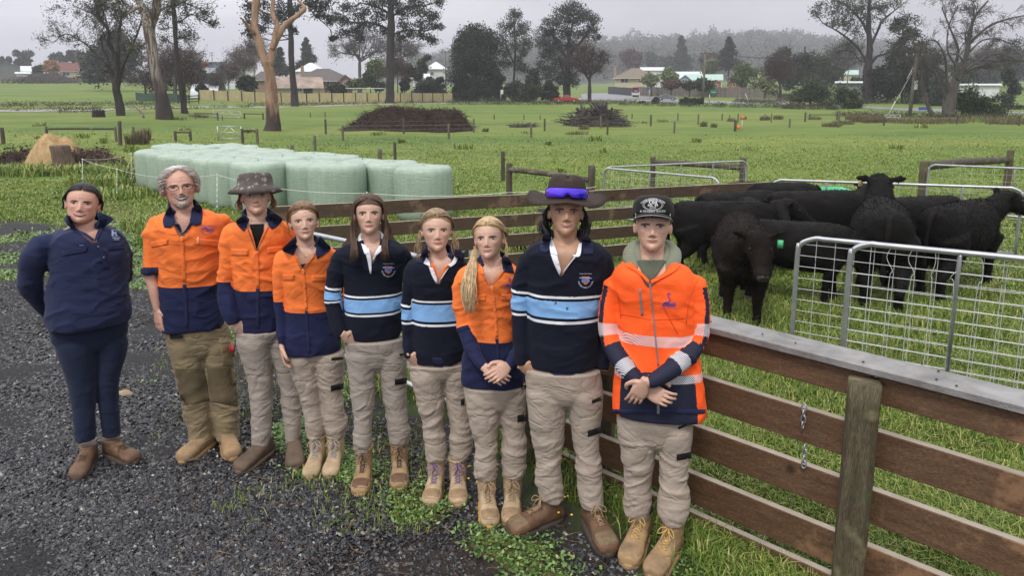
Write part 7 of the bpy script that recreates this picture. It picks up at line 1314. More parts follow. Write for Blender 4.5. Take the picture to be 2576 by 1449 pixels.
make_tree('gum_tree','slim dark-trunked gum with leafy boughs reaching right',84,[ZA([(1592,950,66),(1575,850,54),(1558,700,50),(1520,450,42),(1505,250,38),(1490,50,32),(1485,-60,28)]),ZA([(1500,190,16),(1570,170,12),(1650,120,10),(1740,170,7)]),ZA([(1510,330,14),(1570,320,10),(1640,340,6)]),ZA([(1490,60,16),(1580,20,12),(1680,60,8),(1790,110,5)])],'dark',blobs=[(u_*.2924,v_*.2924,a_*.2924,b_*.2924)for u_,v_,a_,b_ in[(1590,60,70,55),(1570,190,90,60),(1640,260,70,45),(1590,300,60,35),(1740,100,45,40),(1790,150,70,55),(1845,200,38,35),(1410,200,50,60),(1440,100,50,60),(1540,-10,110,40),(1420,330,45,45)]],leaf='euc',size=.24,per=22,lev=2,side=6,seed=6,group=TG1,twig=1)
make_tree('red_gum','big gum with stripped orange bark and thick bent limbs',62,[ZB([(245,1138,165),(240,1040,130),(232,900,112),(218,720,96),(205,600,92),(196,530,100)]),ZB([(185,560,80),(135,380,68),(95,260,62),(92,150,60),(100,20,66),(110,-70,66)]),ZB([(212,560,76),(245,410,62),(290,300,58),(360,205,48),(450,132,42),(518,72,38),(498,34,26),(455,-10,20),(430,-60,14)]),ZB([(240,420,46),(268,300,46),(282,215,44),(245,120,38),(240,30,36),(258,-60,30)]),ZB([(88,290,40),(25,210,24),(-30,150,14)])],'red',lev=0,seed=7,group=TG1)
make_tree('pine_tree','dark slender pine right of the orange-barked gum',128,[ZB([(436,912,76),(428,780,56),(410,560,46),(400,350,42),(395,150,44),(390,-60,44)]),ZB([(395,100,16),(520,30,14),(600,120,11),(690,200,8),(740,250,5)])],'dark',blobs=[(615+u_*.2924,v_*.2924,a_*.2924,b_*.2924)for u_,v_,a_,b_ in[(60,60,70,60),(30,170,60,60),(150,60,60,60),(320,60,70,60),(340,190,50,60),(130,250,60,50),(30,280,50,40),(300,130,60,50),(620,60,70,45),(700,40,60,40),(650,120,50,35),(560,20,60,35),(740,170,45,45),(440,60,60,70),(180,170,50,60),(300,280,40,40),(760,330,28,22),(420,260,35,30),(700,-10,90,30)]],leaf='pine',size=.42,per=40,dens=1.8,lev=2,side=4,seed=8,sub=.25)
make_tree('pine_tree','broad dark pine with a tall bare trunk behind the cream fence',150,[ZB([(1250,882,76),(1254,760,64),(1255,400,62),(1262,200,58),(1262,-60,46)]),ZB([(1262,260,24),(1120,200,18),(1020,190,12)]),ZB([(1262,300,20),(1380,260,16),(1500,260,10)]),ZB([(1262,120,22),(1150,60,16),(1000,20,10)]),ZB([(1262,140,22),(1400,60,18),(1560,40,12),(1660,10,7)])],'dark',blobs=[(615+u_*.2924,v_*.2924,a_*.2924,b_*.2924)for u_,v_,a_,b_ in[(900,50,90,45),(800,130,60,35),(890,170,100,42),(850,290,70,30),(960,260,70,36),(1010,120,80,48),(1060,220,70,40),(1160,150,80,60),(1190,270,50,45),(1320,60,80,45),(1450,60,80,40),(1560,110,90,38),(1650,150,70,36),(1530,200,100,34),(1440,290,80,34),(1540,310,90,30),(1620,340,50,22),(1360,220,70,40),(1350,330,60,30),(1660,10,60,32),(1120,20,110,36),(1260,0,120,40),(1500,0,100,30),(1660,220,50,25),(1000,330,40,20),(1380,120,80,40)]],leaf='pine',size=.46,per=40,dens=2.0,lev=1,side=5,seed=9,sub=.3,link_r=.09)
def shape_blobs(kind,u,vt,vb,w,rs):
 h = vb-vt; o = []
 if kind=='round':
  for i in range(int(16)):a = rs.uniform(0,2*math.pi); r = math.sqrt(rs.random())*.36; o.append((u+math.cos(a)*r*w,vt+h*.45+math.sin(a)*r*h*.95,w*rs.uniform(.15,.24),h*rs.uniform(.13,.2)))
 elif kind=='tall':
  for i in range(18):t = rs.random(); ww = w*(.30+.22*math.sin(t*math.pi)); o.append((u+rs.uniform(-1,1)*ww*.75,vt+h*(.08+.84*t),w*rs.uniform(.13,.22),h*rs.uniform(.07,.12)))
 elif kind=='cone':
  for i in range(26):t = (i+.5)/26; o.append((u+rs.uniform(-1,1)*w*.36*t,vt+h*(.03+.93*t),w*(.05+.17*t),h*.05))
 elif kind=='gum':
  for i in range(15):t = rs.random()**.8; a = rs.uniform(-1,1); o.append((u+a*w*(.42 if t<.7 else .28),vt+h*(.08+.72*t),w*rs.uniform(.10,.17),h*rs.uniform(.06,.10)))
 elif kind=='dome':
  for i in range(20):a = rs.uniform(0,math.pi); r = rs.uniform(.1,.42); o.append((u+math.cos(a)*r*w,vb-h*.12-math.sin(a)*r*h*1.7,w*rs.uniform(.12,.18),h*rs.uniform(.12,.18)))
 return o
def btree(kind,u,vt,vb,w,y,leaf,label,group=None,name='tree',bark='dark',seed=None,size=None,dens=1.0,tw=None,cat='tree',lean=0):
 seed = seed or int(u*7+vt*13+w); rs = np.random.default_rng(seed); size = size or max(.30,y*.0030); tw = tw or max(2.2,w*.06)
 if kind=='bare':
  c = u+lean; L = [(u,vb,tw),(u+lean*.4,vb-(vb-vt)*.25,tw*.8),(c,vb-(vb-vt)*.42,tw*.62)]; H = vb-vt; lim = [L]
  for i in range(9):a = -1+2*(i+.5)/9+rs.uniform(-.1,.1); z0 = .30+.25*rs.random(); lim.append([(c,vb-H*z0,tw*.42),(c+a*w*.28,vb-H*(.58+.1*(1-abs(a))),tw*.28),(c+a*w*.46,vt+H*(.04+.34*a*a),tw*.12)])
  return make_tree(name,label,y,lim,bark,lev=2,side=9,seed=seed,twig=3,leaf=leaf,size=size*.55,sub=.45,group=group,minr=.02*y/80,kids=(3,4,4,3),cat=cat)
 B = shape_blobs(kind,u,vt,vb-(vb-vt)*(.02 if kind in('dome','round','cone')else .0),w,rs); L = [[(u,vb,tw),(u,vb-(vb-vt)*.5,tw*.7),(u,vt+(vb-vt)*.2,tw*.3)]]
 if kind=='gum':L+=[[(u,vb-(vb-vt)*.45,tw*.5),(u+a*w*.2,vb-(vb-vt)*.68,tw*.3),(u+a*w*.34,vt+(vb-vt)*.2,tw*.15)]for a in(-1,-.4,.5,1)]
 return make_tree(name,label,y,L,bark,B,leaf,size*1.1,dens*2.2,34,.13,lev=0,seed=seed,group=group,link_r=.05*y/100,cat=cat)
GF,GH = 'background trees behind the houses','trees along the far side of the paddock'
btree('gum',55,122,172,52,420,'euc2','hazy gum tree on the far left skyline above the grey shed',GF); btree('gum',14,142,175,34,430,'euc2','small hazy tree at the very left edge of the skyline',GF,'tree'); btree('gum',143,132,185,50,420,'euc2','hazy gum behind the red-roofed house',GF)
btree('round',96,162,193,30,300,'shrub','round green tree left of the autumn shrub',GF); btree('round',128,149,190,36,300,'autumn','orange autumn-leaved shrub in front of the red-roofed house',GF,cat='shrub',name='shrub'); btree('round',186,128,160,46,390,'dark','dark tree rising just behind the red roof',GF)
btree('dome',285,62,205,175,190,'euc2','very large grey-green domed tree behind the bare tree',GF,size=.7,dens=1.3); btree('dome',246,122,205,56,215,'dark','dark bushy tree between the red-roofed house and the large dome',GF); btree('dome',440,118,232,170,150,'beech','leafless copper-brown beech spreading behind the leaning gum',GF,size=.5,dens=.55,bark='grey'); btree('bare',440,112,236,150,148,'beech','bare reddish-brown beech twigs and trunk right of the leaning gum',GF,bark='grey'); btree('bare',365,185,232,80,150,'twig','low grey leafless shrub left of the green netting pen',GF,name='shrub',cat='shrub'); btree('dome',488,150,215,60,200,'dark','dark evergreen just left of the blue house',GF)
for u,vt,vb,w,yy,lab in[(575,165,232,60,155,'leafless grey shrub in front of the white gabled house'),(610,130,225,60,170,'pale leafless birch left of the orange-barked gum'),(640,95,220,60,180,'tall pale leafless birch behind the orange-barked gum'),(545,195,232,40,150,'small bare shrub behind the polytunnel')]:btree('bare',u,vt,vb,w,yy,'twig',lab,GF,bark='pale')
btree('round',622,190,236,50,150,'dark','dark green bush left of the brick garage',GF,cat='shrub',name='shrub'); btree('round',505,212,232,26,145,'dark','small dark bush behind the white polytunnel',GF,cat='shrub',name='shrub')
btree('cone',770,93,178,58,300,'cone','tall dark conifer between the two pines',GF); btree('cone',703,118,190,62,260,'cone','dark conifer directly behind the orange-barked gum',GF)
btree('bare',905,92,192,160,235,'twig','wide leafless oak behind the brown-roofed house',GF,bark='grey'); btree('bare',1010,95,195,100,230,'twig','leafless oak right behind the broad pine',GF,bark='grey'); btree('bare',1000,150,232,60,180,'beech','small bare purple-brown tree beside the broad pine',GF,bark='grey')
for u,vt,vb,w,leaf,lab in[(945,152,205,60,'bright','pale green tree above the pergola'),(932,178,222,44,'shrub','bright green rounded shrub above the pergola'),(900,198,224,50,'bright','low green shrub left of the pergola'),(850,214,236,46,'dark','dark round bush in front of the brown-roofed house'),(955,206,226,40,'shrub','clipped green shrub behind the pergola'),(1018,190,235,24,'dark','narrow dark shrub right of the broad pine')]:btree('round',u,vt,vb,w,185,leaf,lab,GF,name='shrub',cat='shrub')
btree('gum',1052,124,225,56,180,'euc','spindly yellow-green gum left of the double power pole',GH); btree('gum',1092,185,240,50,172,'euc','low leaning gum beneath the white-roofed house',GH); btree('dome',1075,195,255,90,168,'dark','dark undergrowth behind the right end of the cream fence',GH,name='shrub',cat='shrub',size=.4)
make_tree('evergreen_tree','dense dark rounded evergreen, first of the middle row',172,[[(1200,258,12),(1198,200,9),(1196,120,5)]],'dark',[(1195,80,32,20),(1172,95,24,22),(1222,92,26,24),(1195,110,50,26),(1155,118,18,20),(1238,120,20,22),(1190,140,54,24),(1160,165,30,24),(1215,165,46,26),(1150,195,22,30),(1190,200,50,28),(1235,200,24,30),(1205,230,40,24),(1160,228,22,20)],'dark',.5,2.6,44,lev=0,seed=21,group=GH,depth=.9)
make_tree('gum_tree','tall narrow gum with an open crown, second of the middle row',176,[[(1292,258,7),(1293,200,6),(1296,140,5),(1295,80,3)],[(1294,160,4),(1275,120,3),(1270,80,2)],[(1294,170,4),(1315,130,3),(1318,90,2)]],'dark',[(1293,45,20,18),(1275,68,20,18),(1312,70,20,20),(1295,88,24,14),(1265,95,14,18),(1324,105,14,20),(1272,125,18,18),(1315,135,18,18),(1292,118,16,12),(1280,155,22,16),(1310,168,20,18),(1295,30,12,10)],'euc',.42,1.5,44,lev=0,seed=22,group=GH)
make_tree('gum_tree','largest grey-green gum in the middle row beside the red utility',170,[[(1427,250,17),(1428,200,14),(1430,140,11),(1432,80,6)],[(1430,150,8),(1400,110,6),(1385,70,3)],[(1430,140,8),(1465,100,6),(1485,70,3)],[(1432,110,6),(1440,60,4),(1446,25,2)],[(1420,250,8),(1418,190,7),(1405,140,4)]],'dark',[(1445,14,26,13),(1415,28,24,16),(1470,34,26,18),(1440,48,36,18),(1495,55,16,18),(1395,52,26,18),(1380,80,26,20),(1420,82,34,18),(1465,85,28,14),(1500,88,10,12),(1370,108,22,16),(1400,118,34,20),(1440,118,26,16),(1375,140,24,20),(1410,155,36,22),(1450,150,22,18),(1365,170,16,16),(1400,190,34,20),(1430,195,26,26)],'euc2',.45,1.9,44,lev=0,seed=23,group=GH)
btree('bare',1483,122,250,110,165,'beech','dark leafless spreading tree right of the largest gum',GH,tw=10,size=.5)
for i,(u,vt,vb,w,leaf,lab)in enumerate([(1165,205,258,60,'dark','dark shrubbery below the first dark tree'),(1245,160,258,60,'dark','dark shrubby tree between the first dark tree and the narrow gum'),(1290,195,257,70,'dark','dark undergrowth at the foot of the narrow gum'),(1345,160,256,66,'dark','dark shrubby tree left of the largest gum'),(1385,200,254,50,'dark','dark undergrowth behind the red utility'),(1330,205,257,60,'shrub','darker green undergrowth between the two gums')]):btree('dome',u,vt,vb,w,171-i,leaf,lab,GH,size=.5,dens=.9,name='shrub',cat='shrub')
for kind,u,vt,vb,w,y,leaf,lab in[('cone',1002+713,90,180,62,520,'cone','hazy tall conifer above the houses at centre right'),('round',1590,124,172,56,480,'beech','hazy brownish tree behind the brown hip-roofed house'),('round',1636,134,172,50,560,'euc2','hazy grey tree between the brown tree and the tall conifer'),('cone',1834,92,172,70,330,'cone','dark green conical tree right of the road power pole'),('round',1790,150,190,50,330,'bright','yellow-green tree below the conical tree'),('round',1684,145,180,60,520,'euc2','hazy grey-green tree left of the tall conifer'),('bare',1790,140,185,60,350,'twig','hazy bare tree behind the green-roofed house'),('round',1639,184,222,46,215,'varie','pale variegated shrub in front of the cream house'),('round',1686,170,218,44,225,'varie','taller pale variegated tree between the two houses'),('round',1689,203,222,44,205,'beech','reddish-brown shrub below the variegated tree'),('round',1768,200,232,56,205,'shrub','green garden shrub in front of the blue-gabled house'),('round',1735,207,225,34,205,'shrub','low green shrub below the blue gable'),('round',1868,160,222,62,210,'bright','green garden tree right of the brick cottage'),('round',1925,188,240,66,190,'varie','pale green rounded shrub behind the blue sign'),('round',1900,176,210,60,240,'bright','light green tree above the blue sign'),('dome',1722,240,264,34,152,'dark','dark low bush left of the road power pole'),('dome',1752,243,264,30,150,'dark','second dark low bush by the road power pole'),('dome',1650,243,262,18,156,'shrub','small roadside bush below the grey car'),('dome',1615,252,263,18,157,'shrub','tiny roadside bush by the notice board'),('dome',1965,110,215,90,230,'dark','dark evergreen, left peak of the big dark clump'),('dome',2025,88,225,130,225,'dark','dark evergreen, highest peak of the big dark clump'),('dome',2075,120,230,100,220,'shrub','dark green tree at the right of the big dark clump'),('bare',1962,150,252,70,175,'beech','bare brown tree in front of the dark clump'),('dome',2038,188,270,108,140,'shrub','large rounded bush at the paddock edge with pale stems'),('dome',2125,212,281,100,125,'shrub','round olive bush in front of the tall gum trunk'),('dome',2460,212,302,138,97,'shrub','broad round green bush at the right beside the leafless tree'),('dome',2215,150,262,90,160,'dark','dark tree right of the tall gum trunk'),('tall',2300,95,262,110,150,'dark','tall dark ivy-like tree behind the power pole'),('tall',2270,20,240,90,158,'dark','tall dark thin-topped tree left of the power pole'),('dome',2330,60,262,90,155,'euc2','grey-green tree behind the power pole'),('dome',2370,175,270,80,140,'euc2','grey-green shrubs between the power pole and the leafless tree'),('dome',2545,92,215,120,300,'euc2','hazy rounded gum at the far right skyline'),('dome',2470,130,220,90,320,'euc2','hazy gum behind the leafless tree'),('bare',2490,120,215,90,260,'twig','hazy bare tree behind the round green bush'),('tall',2545,165,300,60,120,'euc2','tall grey-green shrub at the right edge of the picture'),('bare',2120,110,235,90,260,'twig','hazy bare tree left of the tall gum'),('round',2420,150,215,70,210,'shrub','green tree behind the leafless tree limbs'),('round',2155,195,235,40,200,'shrub','low green tree left of the grey shed')]:
 btree(kind,u,vt,vb,w,y,leaf,lab,GH if y<240 else GF,name='shrub' if('shrub' in lab or 'bush' in lab)else 'tree',cat='shrub' if('shrub' in lab or 'bush' in lab)else 'tree')
make_tree('gum_tree','tall gum with a thick dark trunk and open crown at right',160,[ZD([(925,872,78),(918,760,66),(920,640,66),(930,540,58),(940,420,48),(935,300,44),(930,180,36),(935,60,26),(940,-60,20)]),ZD([(925,560,34),(860,440,20),(800,370,16),(700,290,14),(620,240,9)]),ZD([(950,540,30),(1010,480,20),(1090,455,14),(1170,380,8)]),ZD([(945,400,28),(1000,280,20),(1050,180,16),(1150,90,12),(1240,20,8)]),ZD([(930,300,26),(870,180,18),(780,80,14),(700,20,10)]),ZD([(900,530,14),(850,515,10),(800,450,10),(720,430,7),(650,460,4)])],'dark',blobs=[(1913+u_*.2924,v_*.2924,a_*.2924,b_*.2924)for u_,v_,a_,b_ in[(560,60,100,50),(470,110,60,40),(640,120,90,60),(700,40,90,50),(700,190,100,45),(800,120,90,70),(780,230,90,50),(830,300,60,40),(860,60,90,60),(960,60,90,60),(1050,60,80,50),(1030,150,60,60),(620,210,60,30),(760,390,60,25),(900,160,70,60),(650,0,120,30),(900,0,140,30),(1130,10,70,30)]],leaf='euc',size=.40,per=36,dens=1.0,lev=2,side=5,seed=31,group=GH,sub=.25)
make_tree('bare_tree','large leafless tree with many sweeping limbs at right',95,[ZD([(1612,1030,110),(1610,950,90),(1630,860,84),(1655,780,80),(1690,700,66)]),ZD([(1700,690,50),(1740,590,44),(1770,480,42),(1790,380,36),(1800,260,26),(1860,120,20),(1960,0,14)]),ZD([(1700,680,34),(1780,610,28),(1900,560,24),(2050,520,18),(2260,515,12)]),ZD([(1760,600,24),(1850,540,16),(1980,470,12),(2100,470,8),(2200,520,5)]),ZD([(1690,670,30),(1680,560,24),(1700,420,20),(1640,260,14),(1560,60,9)]),ZD([(1800,370,24),(1880,290,22),(1990,210,18),(2130,160,14),(2267,130,10)]),ZD([(1560,1020,60),(1490,1000,44),(1440,900,34),(1400,760,28),(1385,600,24),(1340,420,16),(1300,300,8)]),ZD([(1600,860,26),(1560,760,22),(1500,620,16),(1480,540,8)]),ZD([(1620,820,30),(1600,650,24),(1590,500,18),(1520,360,12),(1440,340,7)]),ZD([(1790,380,20),(1830,200,14),(1840,60,9)]),ZD([(1680,560,18),(1610,430,14),(1620,220,10),(1700,60,6)]),ZD([(1800,440,16),(1900,350,12),(2000,330,8),(2150,360,5)])],'grey',lev=3,side=6,seed=33,spread=.5,droop=.07,up=.02,sub=.34,twig=2,leaf='twig',size=.16,group=GH,minr=.024)
q = MB();
for L in[[(1058+.0,273),(395,278)][:0],[(333,262),(345,272),(356,283),(362,295)],[(2085+0,300)][:0],[(2188,272),(2200,283),(2212,288)],[(2455,300),(2462,285),(2472,278)]]:
 if len(L)>2:P = [at(a,b,hit(L[-1][0],L[-1][1]+2)[1])for a,b in L]; q.add(*tube(spline(np.array(P),10),np.linspace(.07,.12,10),6))
tag(mk('dead_branches',q,BK['pale'],org=hit(350,292)),kind='stuff')
mb = MB(); rs = np.random.default_rng(77)
def band(u0,u1,v0,v1,n,size,h):
 C = []
 for i in range(n):a = rs.uniform(u0,u1); t_ = (a-u0)/(u1-u0); c = hit(a,v0+(v1-v0)*t_+rs.uniform(-1.6,1.6)); C.append(c+A(0,0,h*rs.random()))
 leafcloud(mb,C,size*1.6,14,size,rs,.7)
for a in[(0,440,267,262,260,.18,.35),(0,640,279,270,220,.16,.3),(620,1150,266,258,260,.2,.3),(1130,1600,262,262,420,.22,.7),(1560,1960,264,270,300,.22,.5),(1960,2110,272,276,260,.2,.8),(2160,2400,258,262,300,.22,.8),(1850,1960,256,262,160,.22,.6),(2100,2576,292,300,420,.16,.5),(0,360,209,207,300,.5,.8),(150,260,282,280,40,.16,.4)]:band(*a)
tag(mk('undergrowth',mb,leafm('undergrowth_leaves',(.012,.014,.008),(.035,.038,.018),(.08,.065,.035)),smooth=False),kind='stuff')
ys = np.linspace(470,2200,90); us = np.linspace(-900,3500,150); rid_u = [-900,900,1000,1150,1340,1450,1640,1760,1900,2050,2200,2400,2600,3500]; rid_v = [205,200,190,158,130,134,124,120,112,124,140,160,172,175]
U,Y = np.meshgrid(us,ys,indexing='ij'); topz = CAMZ-1400*np.tan(np.arctan((np.interp(U,rid_u,rid_v)-CV)/F_PX)+PITCH); k = np.clip((Y-700)/700,0,1); k = k*k*(3-2*k); k = k*np.clip((2200-Y)/600,0,1)**.5
X = (U-CU)/F_PX*Y*1.0; base = terrain(X,np.minimum(Y,560)); Zh = base+(topz-base)*k+fbm(np.stack([X.ravel()*.012,Y.ravel()*.012,0*X.ravel()],-1),3).reshape(X.shape)*6*k; Zh = np.where(Y<540,base-2.5,Zh)
q = MB(); q.add(np.stack([X,Y,Zh],-1).reshape(-1,3),gridf(len(us),len(ys),False,False)); tag(mk('hills',q,M('hill_ground',(.03,.04,.02),(.05,.06,.03),.02,.9)),kind='structure')
mb = MB(); n = 2200; rs = np.random.default_rng(5); uu = rs.uniform(960,2700,n); yy = rs.uniform(760,1480,n); xx = (uu-CU)/F_PX*yy; iu = (uu-us[0])/(us[1]-us[0]); iy = (yy-ys[0])/(ys[1]-ys[0]); zz = Zh[iu.astype(int),iy.astype(int)]; zz = zz+0
hh = rs.uniform(12,26,n)*(1+.35*(rs.random(n)>.93)); C = []
for i in range(n):
 m_ = 5; t_ = rs.random(m_); C.append(np.c_[xx[i]+rs.normal(0,3.6,m_),yy[i]+rs.normal(0,3.4,m_),zz[i]+hh[i]*(.45+.55*t_)])
leafcloud(mb,np.concatenate(C),2.6,16,4.2,rs,.8)
for i in range(0,n,2):mb.add(*tube([A(xx[i],yy[i],zz[i]-1),A(xx[i],yy[i],zz[i]+hh[i]*.8)],.35,4,False))
tag(mk('forest',mb,LF['euc'],smooth=False),kind='stuff')
# ================================================================== TOWN, SIGNS, VEHICLES
GN = dict(cream=M('render_cream',(.50,.44,.31),(.42,.37,.27),.6,.85),white=M('board_white',(.66,.67,.68),(.55,.56,.58),.6,.7),grey=M('board_grey',(.16,.17,.17),(.12,.125,.125),.6,.8),brick=M('brick_tan',(.34,.24,.18),(.28,.19,.14),2,.9),brickr=M('brick_red',(.33,.12,.07),(.25,.09,.06),2,.9),blue=M('cladding_blue',(.20,.30,.42),(.17,.26,.36),.6,.6),orange=M('cladding_orange',(.52,.17,.08),(.45,.14,.07),.6,.8),rred=M('roof_red',(.17,.065,.045),(.12,.05,.04),1.5,.8),rbrown=M('roof_brown',(.07,.058,.052),(.10,.085,.078),1.5,.7),rlich=M('roof_lichen',(.36,.28,.22),(.17,.13,.11),.45,.85),rwhite=M('roof_white',(.60,.64,.66),(.50,.54,.56),.5,.5),rgrey=M('roof_grey',(.24,.26,.28),(.18,.2,.21),.5,.6),rgreen=M('roof_green',(.36,.50,.43),(.30,.44,.38),.5,.6),rhip=M('roof_mossy',(.15,.12,.09),(.19,.16,.11),1,.9),glass=M('window_glass',(.03,.035,.04),(.05,.055,.06),1,.15,0,spec=.8),trim=M('trim_white',(.66,.66,.64),None,2,.6,0),dtrim=M('trim_dark',(.03,.03,.03),None,2,.6,0))
HG = 'houses of the town behind the paddock'
def hz(u,v,y):return at(u,v,y)[2]
def house(label,u0,u1,veave,vridge,y,wall,roof,kind='gable',d=8,wins=(),turn=0.0,over=.5,extra=(),chim=None,name='house',cat='house',door=None,vb=None,eaves='trim'):
 """u0..u1 wall extents, veave / vridge picture heights, y distance of the front wall. kind: gable (ridge along the front), front (gable end faces us), hip, flat, skillion"""
 k = pxm(y); w = (u1-u0)*k; cu = (u0+u1)/2; c = gnd(cu,y); root = empty(name,c,label,cat,HG); z0 = -.6; he = hz(cu,veave,y)-c[2]; hr = hz(cu,vridge,y+(d/2 if kind!='front' else 0))-c[2]
 a = math.radians(turn)-math.atan2(c[0],c[1]); ex = A(math.cos(a),math.sin(a),0); ey = A(-math.sin(a),math.cos(a),0); P = lambda x,yy,z:c+ex*x+ey*yy+A(0,0,z); W_ = lambda L:np.array([P(*q)for q in L])
 q = MB(); top = [he]*4
 V = W_([(-w/2,0,z0),(w/2,0,z0),(w/2,d,z0),(-w/2,d,z0),(-w/2,0,he),(w/2,0,he),(w/2,d,he),(-w/2,d,he)]); q.add(V,np.array([[0,1,5,4],[1,2,6,5],[2,3,7,6],[3,0,4,7],[4,5,6,7]]))
 if kind=='front':q.add(W_([(-w/2,0,he),(w/2,0,he),(0,0,hr),(-w/2,d,he),(w/2,d,he),(0,d,hr)]),np.array([[0,1,2],[4,3,5]]))
 if kind=='gable':q.add(W_([(-w/2,0,he),(-w/2,d,he),(-w/2,d/2,hr),(w/2,0,he),(w/2,d,he),(w/2,d/2,hr)]),np.array([[1,0,2],[3,4,5]]))
 mk('wall',q,GN[wall],root,smooth=False); q = MB(); o = over; t = .12; dz = (hr-he)/(d/2)*o if kind in('gable','hip')else(hr-he)/(w/2)*o
 def slab(L):L = np.array(L,float); n = len(L); V = np.vstack([W_(L),W_(L+A(0,0,t))]); j = np.arange(n); jn = (j+1)%n; F = [np.stack([j,jn,jn+n,j+n],-1)]; (F.append(np.array([[3,2,1,0],[4,5,6,7]]))if n==4 else F.append(np.array([[2,1,0],[3,4,5]]))); q.add(V,F)
 if kind=='gable':slab([(-w/2-o,-o,he-dz),(w/2+o,-o,he-dz),(w/2+o,d/2,hr),(-w/2-o,d/2,hr)]); slab([(-w/2-o,d/2,hr+.01),(w/2+o,d/2,hr+.01),(w/2+o,d+o,he-dz),(-w/2-o,d+o,he-dz)])
 elif kind=='front':slab([(-w/2-o,-o,he-dz),(0,-o,hr),(0,d+o,hr),(-w/2-o,d+o,he-dz)]); slab([(0,-o,hr+.01),(w/2+o,-o,he-dz),(w/2+o,d+o,he-dz),(0,d+o,hr+.01)])
 elif kind=='hip':r_ = min(w,d)/2*.9; slab([(-w/2-o,-o,he-dz),(w/2+o,-o,he-dz),(w/2-r_,d/2,hr),(-w/2+r_,d/2,hr)]); slab([(-w/2+r_,d/2,hr),(w/2-r_,d/2,hr),(w/2+o,d+o,he-dz),(-w/2-o,d+o,he-dz)]); slab([(-w/2-o,d+o,he-dz),(-w/2-o,-o,he-dz),(-w/2+r_,d/2,hr)]); slab([(w/2+o,-o,he-dz),(w/2+o,d+o,he-dz),(w/2-r_,d/2,hr)])
 elif kind=='flat':slab([(-w/2-o,-o,he+.02),(w/2+o,-o,he+.02),(w/2+o,d+o,he+.3),(-w/2-o,d+o,he+.3)])
 elif kind=='skillion':slab([(-w/2-o,-o,he+.01),(w/2+o,-o,he+.01),(w/2+o,d+o,hr),(-w/2-o,d+o,hr)])
 rf = mk('roof',q,GN[roof],root,smooth=False)
 if kind!='front':q = MB(); zf = he-dz if kind in('gable','hip')else he; q.add(*beam(P(-w/2-o,-o-.06,zf+.02),P(w/2+o,-o-.06,zf+.02),.1,.16)); mk('gutter',q,GN[eaves],root,smooth=False)
 for(a0,a1,b0,b1)in wins:
  xa,xb = (a0-cu)*k,(a1-cu)*k; za,zb = hz(cu,b1,y)-c[2],hz(cu,b0,y)-c[2]; q = MB(); q.add(*beam(P(xa,-.03,(za+zb)/2),P(xb,-.03,(za+zb)/2),.06,zb-za)); fr = mk('window',q,GN['glass'],root,smooth=False); q = MB()
  for x in(xa,(xa+xb)/2,xb):q.add(*beam(P(x,-.07,za),P(x,-.07,zb),.09,.09,up=ex))
  for z in(za,zb):q.add(*beam(P(xa-.05,-.075,z),P(xb+.05,-.075,z),.08,.10))
  mk('frame',q,GN['trim'],fr,smooth=False)
 if door:xa,xb = (door[0]-cu)*k,(door[1]-cu)*k; za,zb = 0,hz(cu,door[2],y)-c[2]; q = MB(); q.add(*beam(P(xa,-.03,zb/2),P(xb,-.03,zb/2),.06,zb)); mk('door',q,GN['dtrim'],root,smooth=False)
 if chim:x = (chim[0]-cu)*k; q = MB(); zt = hz(cu,chim[1],y+d/2)-c[2]; q.add(*box(P(x,d/2,(he+zt)/2+.3),(.8,.6,zt-he),ax=[ex,ey,[0,0,1]])); mk('chimney',q,GN['brick'],rf,smooth=False)
 return root
house('cream cottage with a red tiled roof at the far left',160,250,177,157,330,'cream','rred','gable',11,[(166,181,181,190),(205,219,181,190)],4,door=(228,234,182)); house('low white annexe at the right of the red-roofed cottage',250,264,188,184,326,'white','rgrey','gable',5)
house('large grey shed with a shallow gable at the left edge',-30,60,172,153,325,'grey','rgrey','front',14,name='shed',cat='shed'); house('shed with a pale metal roof beside the grey shed',60,82,178,166,322,'cream','rwhite','gable',9,name='shed',cat='shed'); house('white tank-like hut in front of the pale-roofed shed',46,78,184,181,318,'white','rwhite','gable',4,name='shed',cat='shed')
house('two-storey house with blue and orange upper cladding',499,566,155,152,262,'blue','rgrey','flat',9,[(501,513,158,167),(545,549,159,168)],0); q_ = None
house('lower grey wing in front of the blue two-storey house',502,540,181,171,252,'grey','rgrey','gable',7,[(528,533,187,194)],0); house('orange-clad stair block on the blue two-storey house',515,528,155,153,258,'orange','rgrey','flat',3,name='stair_block',cat='building')
house('white house with a tall white gable and dark roof',553,590,184,166,245,'white','rbrown','front',16,[(566,572,178,184)],-14); house('dark-roofed white wing behind the bare birches',588,645,172,157,250,'white','rbrown','gable',9)
house('white metal-roofed house behind the brown one',748,822,178,158,265,'white','rwhite','hip',12); house('brown-tiled brick house behind the cream fence',748,885,199,173,192,'brick','rbrown','hip',12,[(812,830,203,214),(836,846,203,216),(868,876,202,212)],0,1.0,chim=(765,168)); house('projecting brown-tiled front wing of the brick house',858,884,200,188,186,'brick','rbrown','front',5,[(866,873,205,214)],0)
house('left wing of the brick house by the orange-barked gum',636,690,199,180,190,'brick','rbrown','hip',9,[(640,654,203,212)]); house('brick garage with a pale lichen-spotted roof',692,806,217,194,165,'cream','rlich','gable',8,[(748,760,221,230)],0,.6,name='garage',cat='garage',door=(764,786,222))
house('distant white-roofed house between the broad pine and the dark trees',1074,1122,172,156,245,'white','rwhite','hip',11,[(1084,1092,180,188)]); house('small white house glimpsed under the leaning gum',1040,1078,196,186,215,'white','rwhite','gable',8)
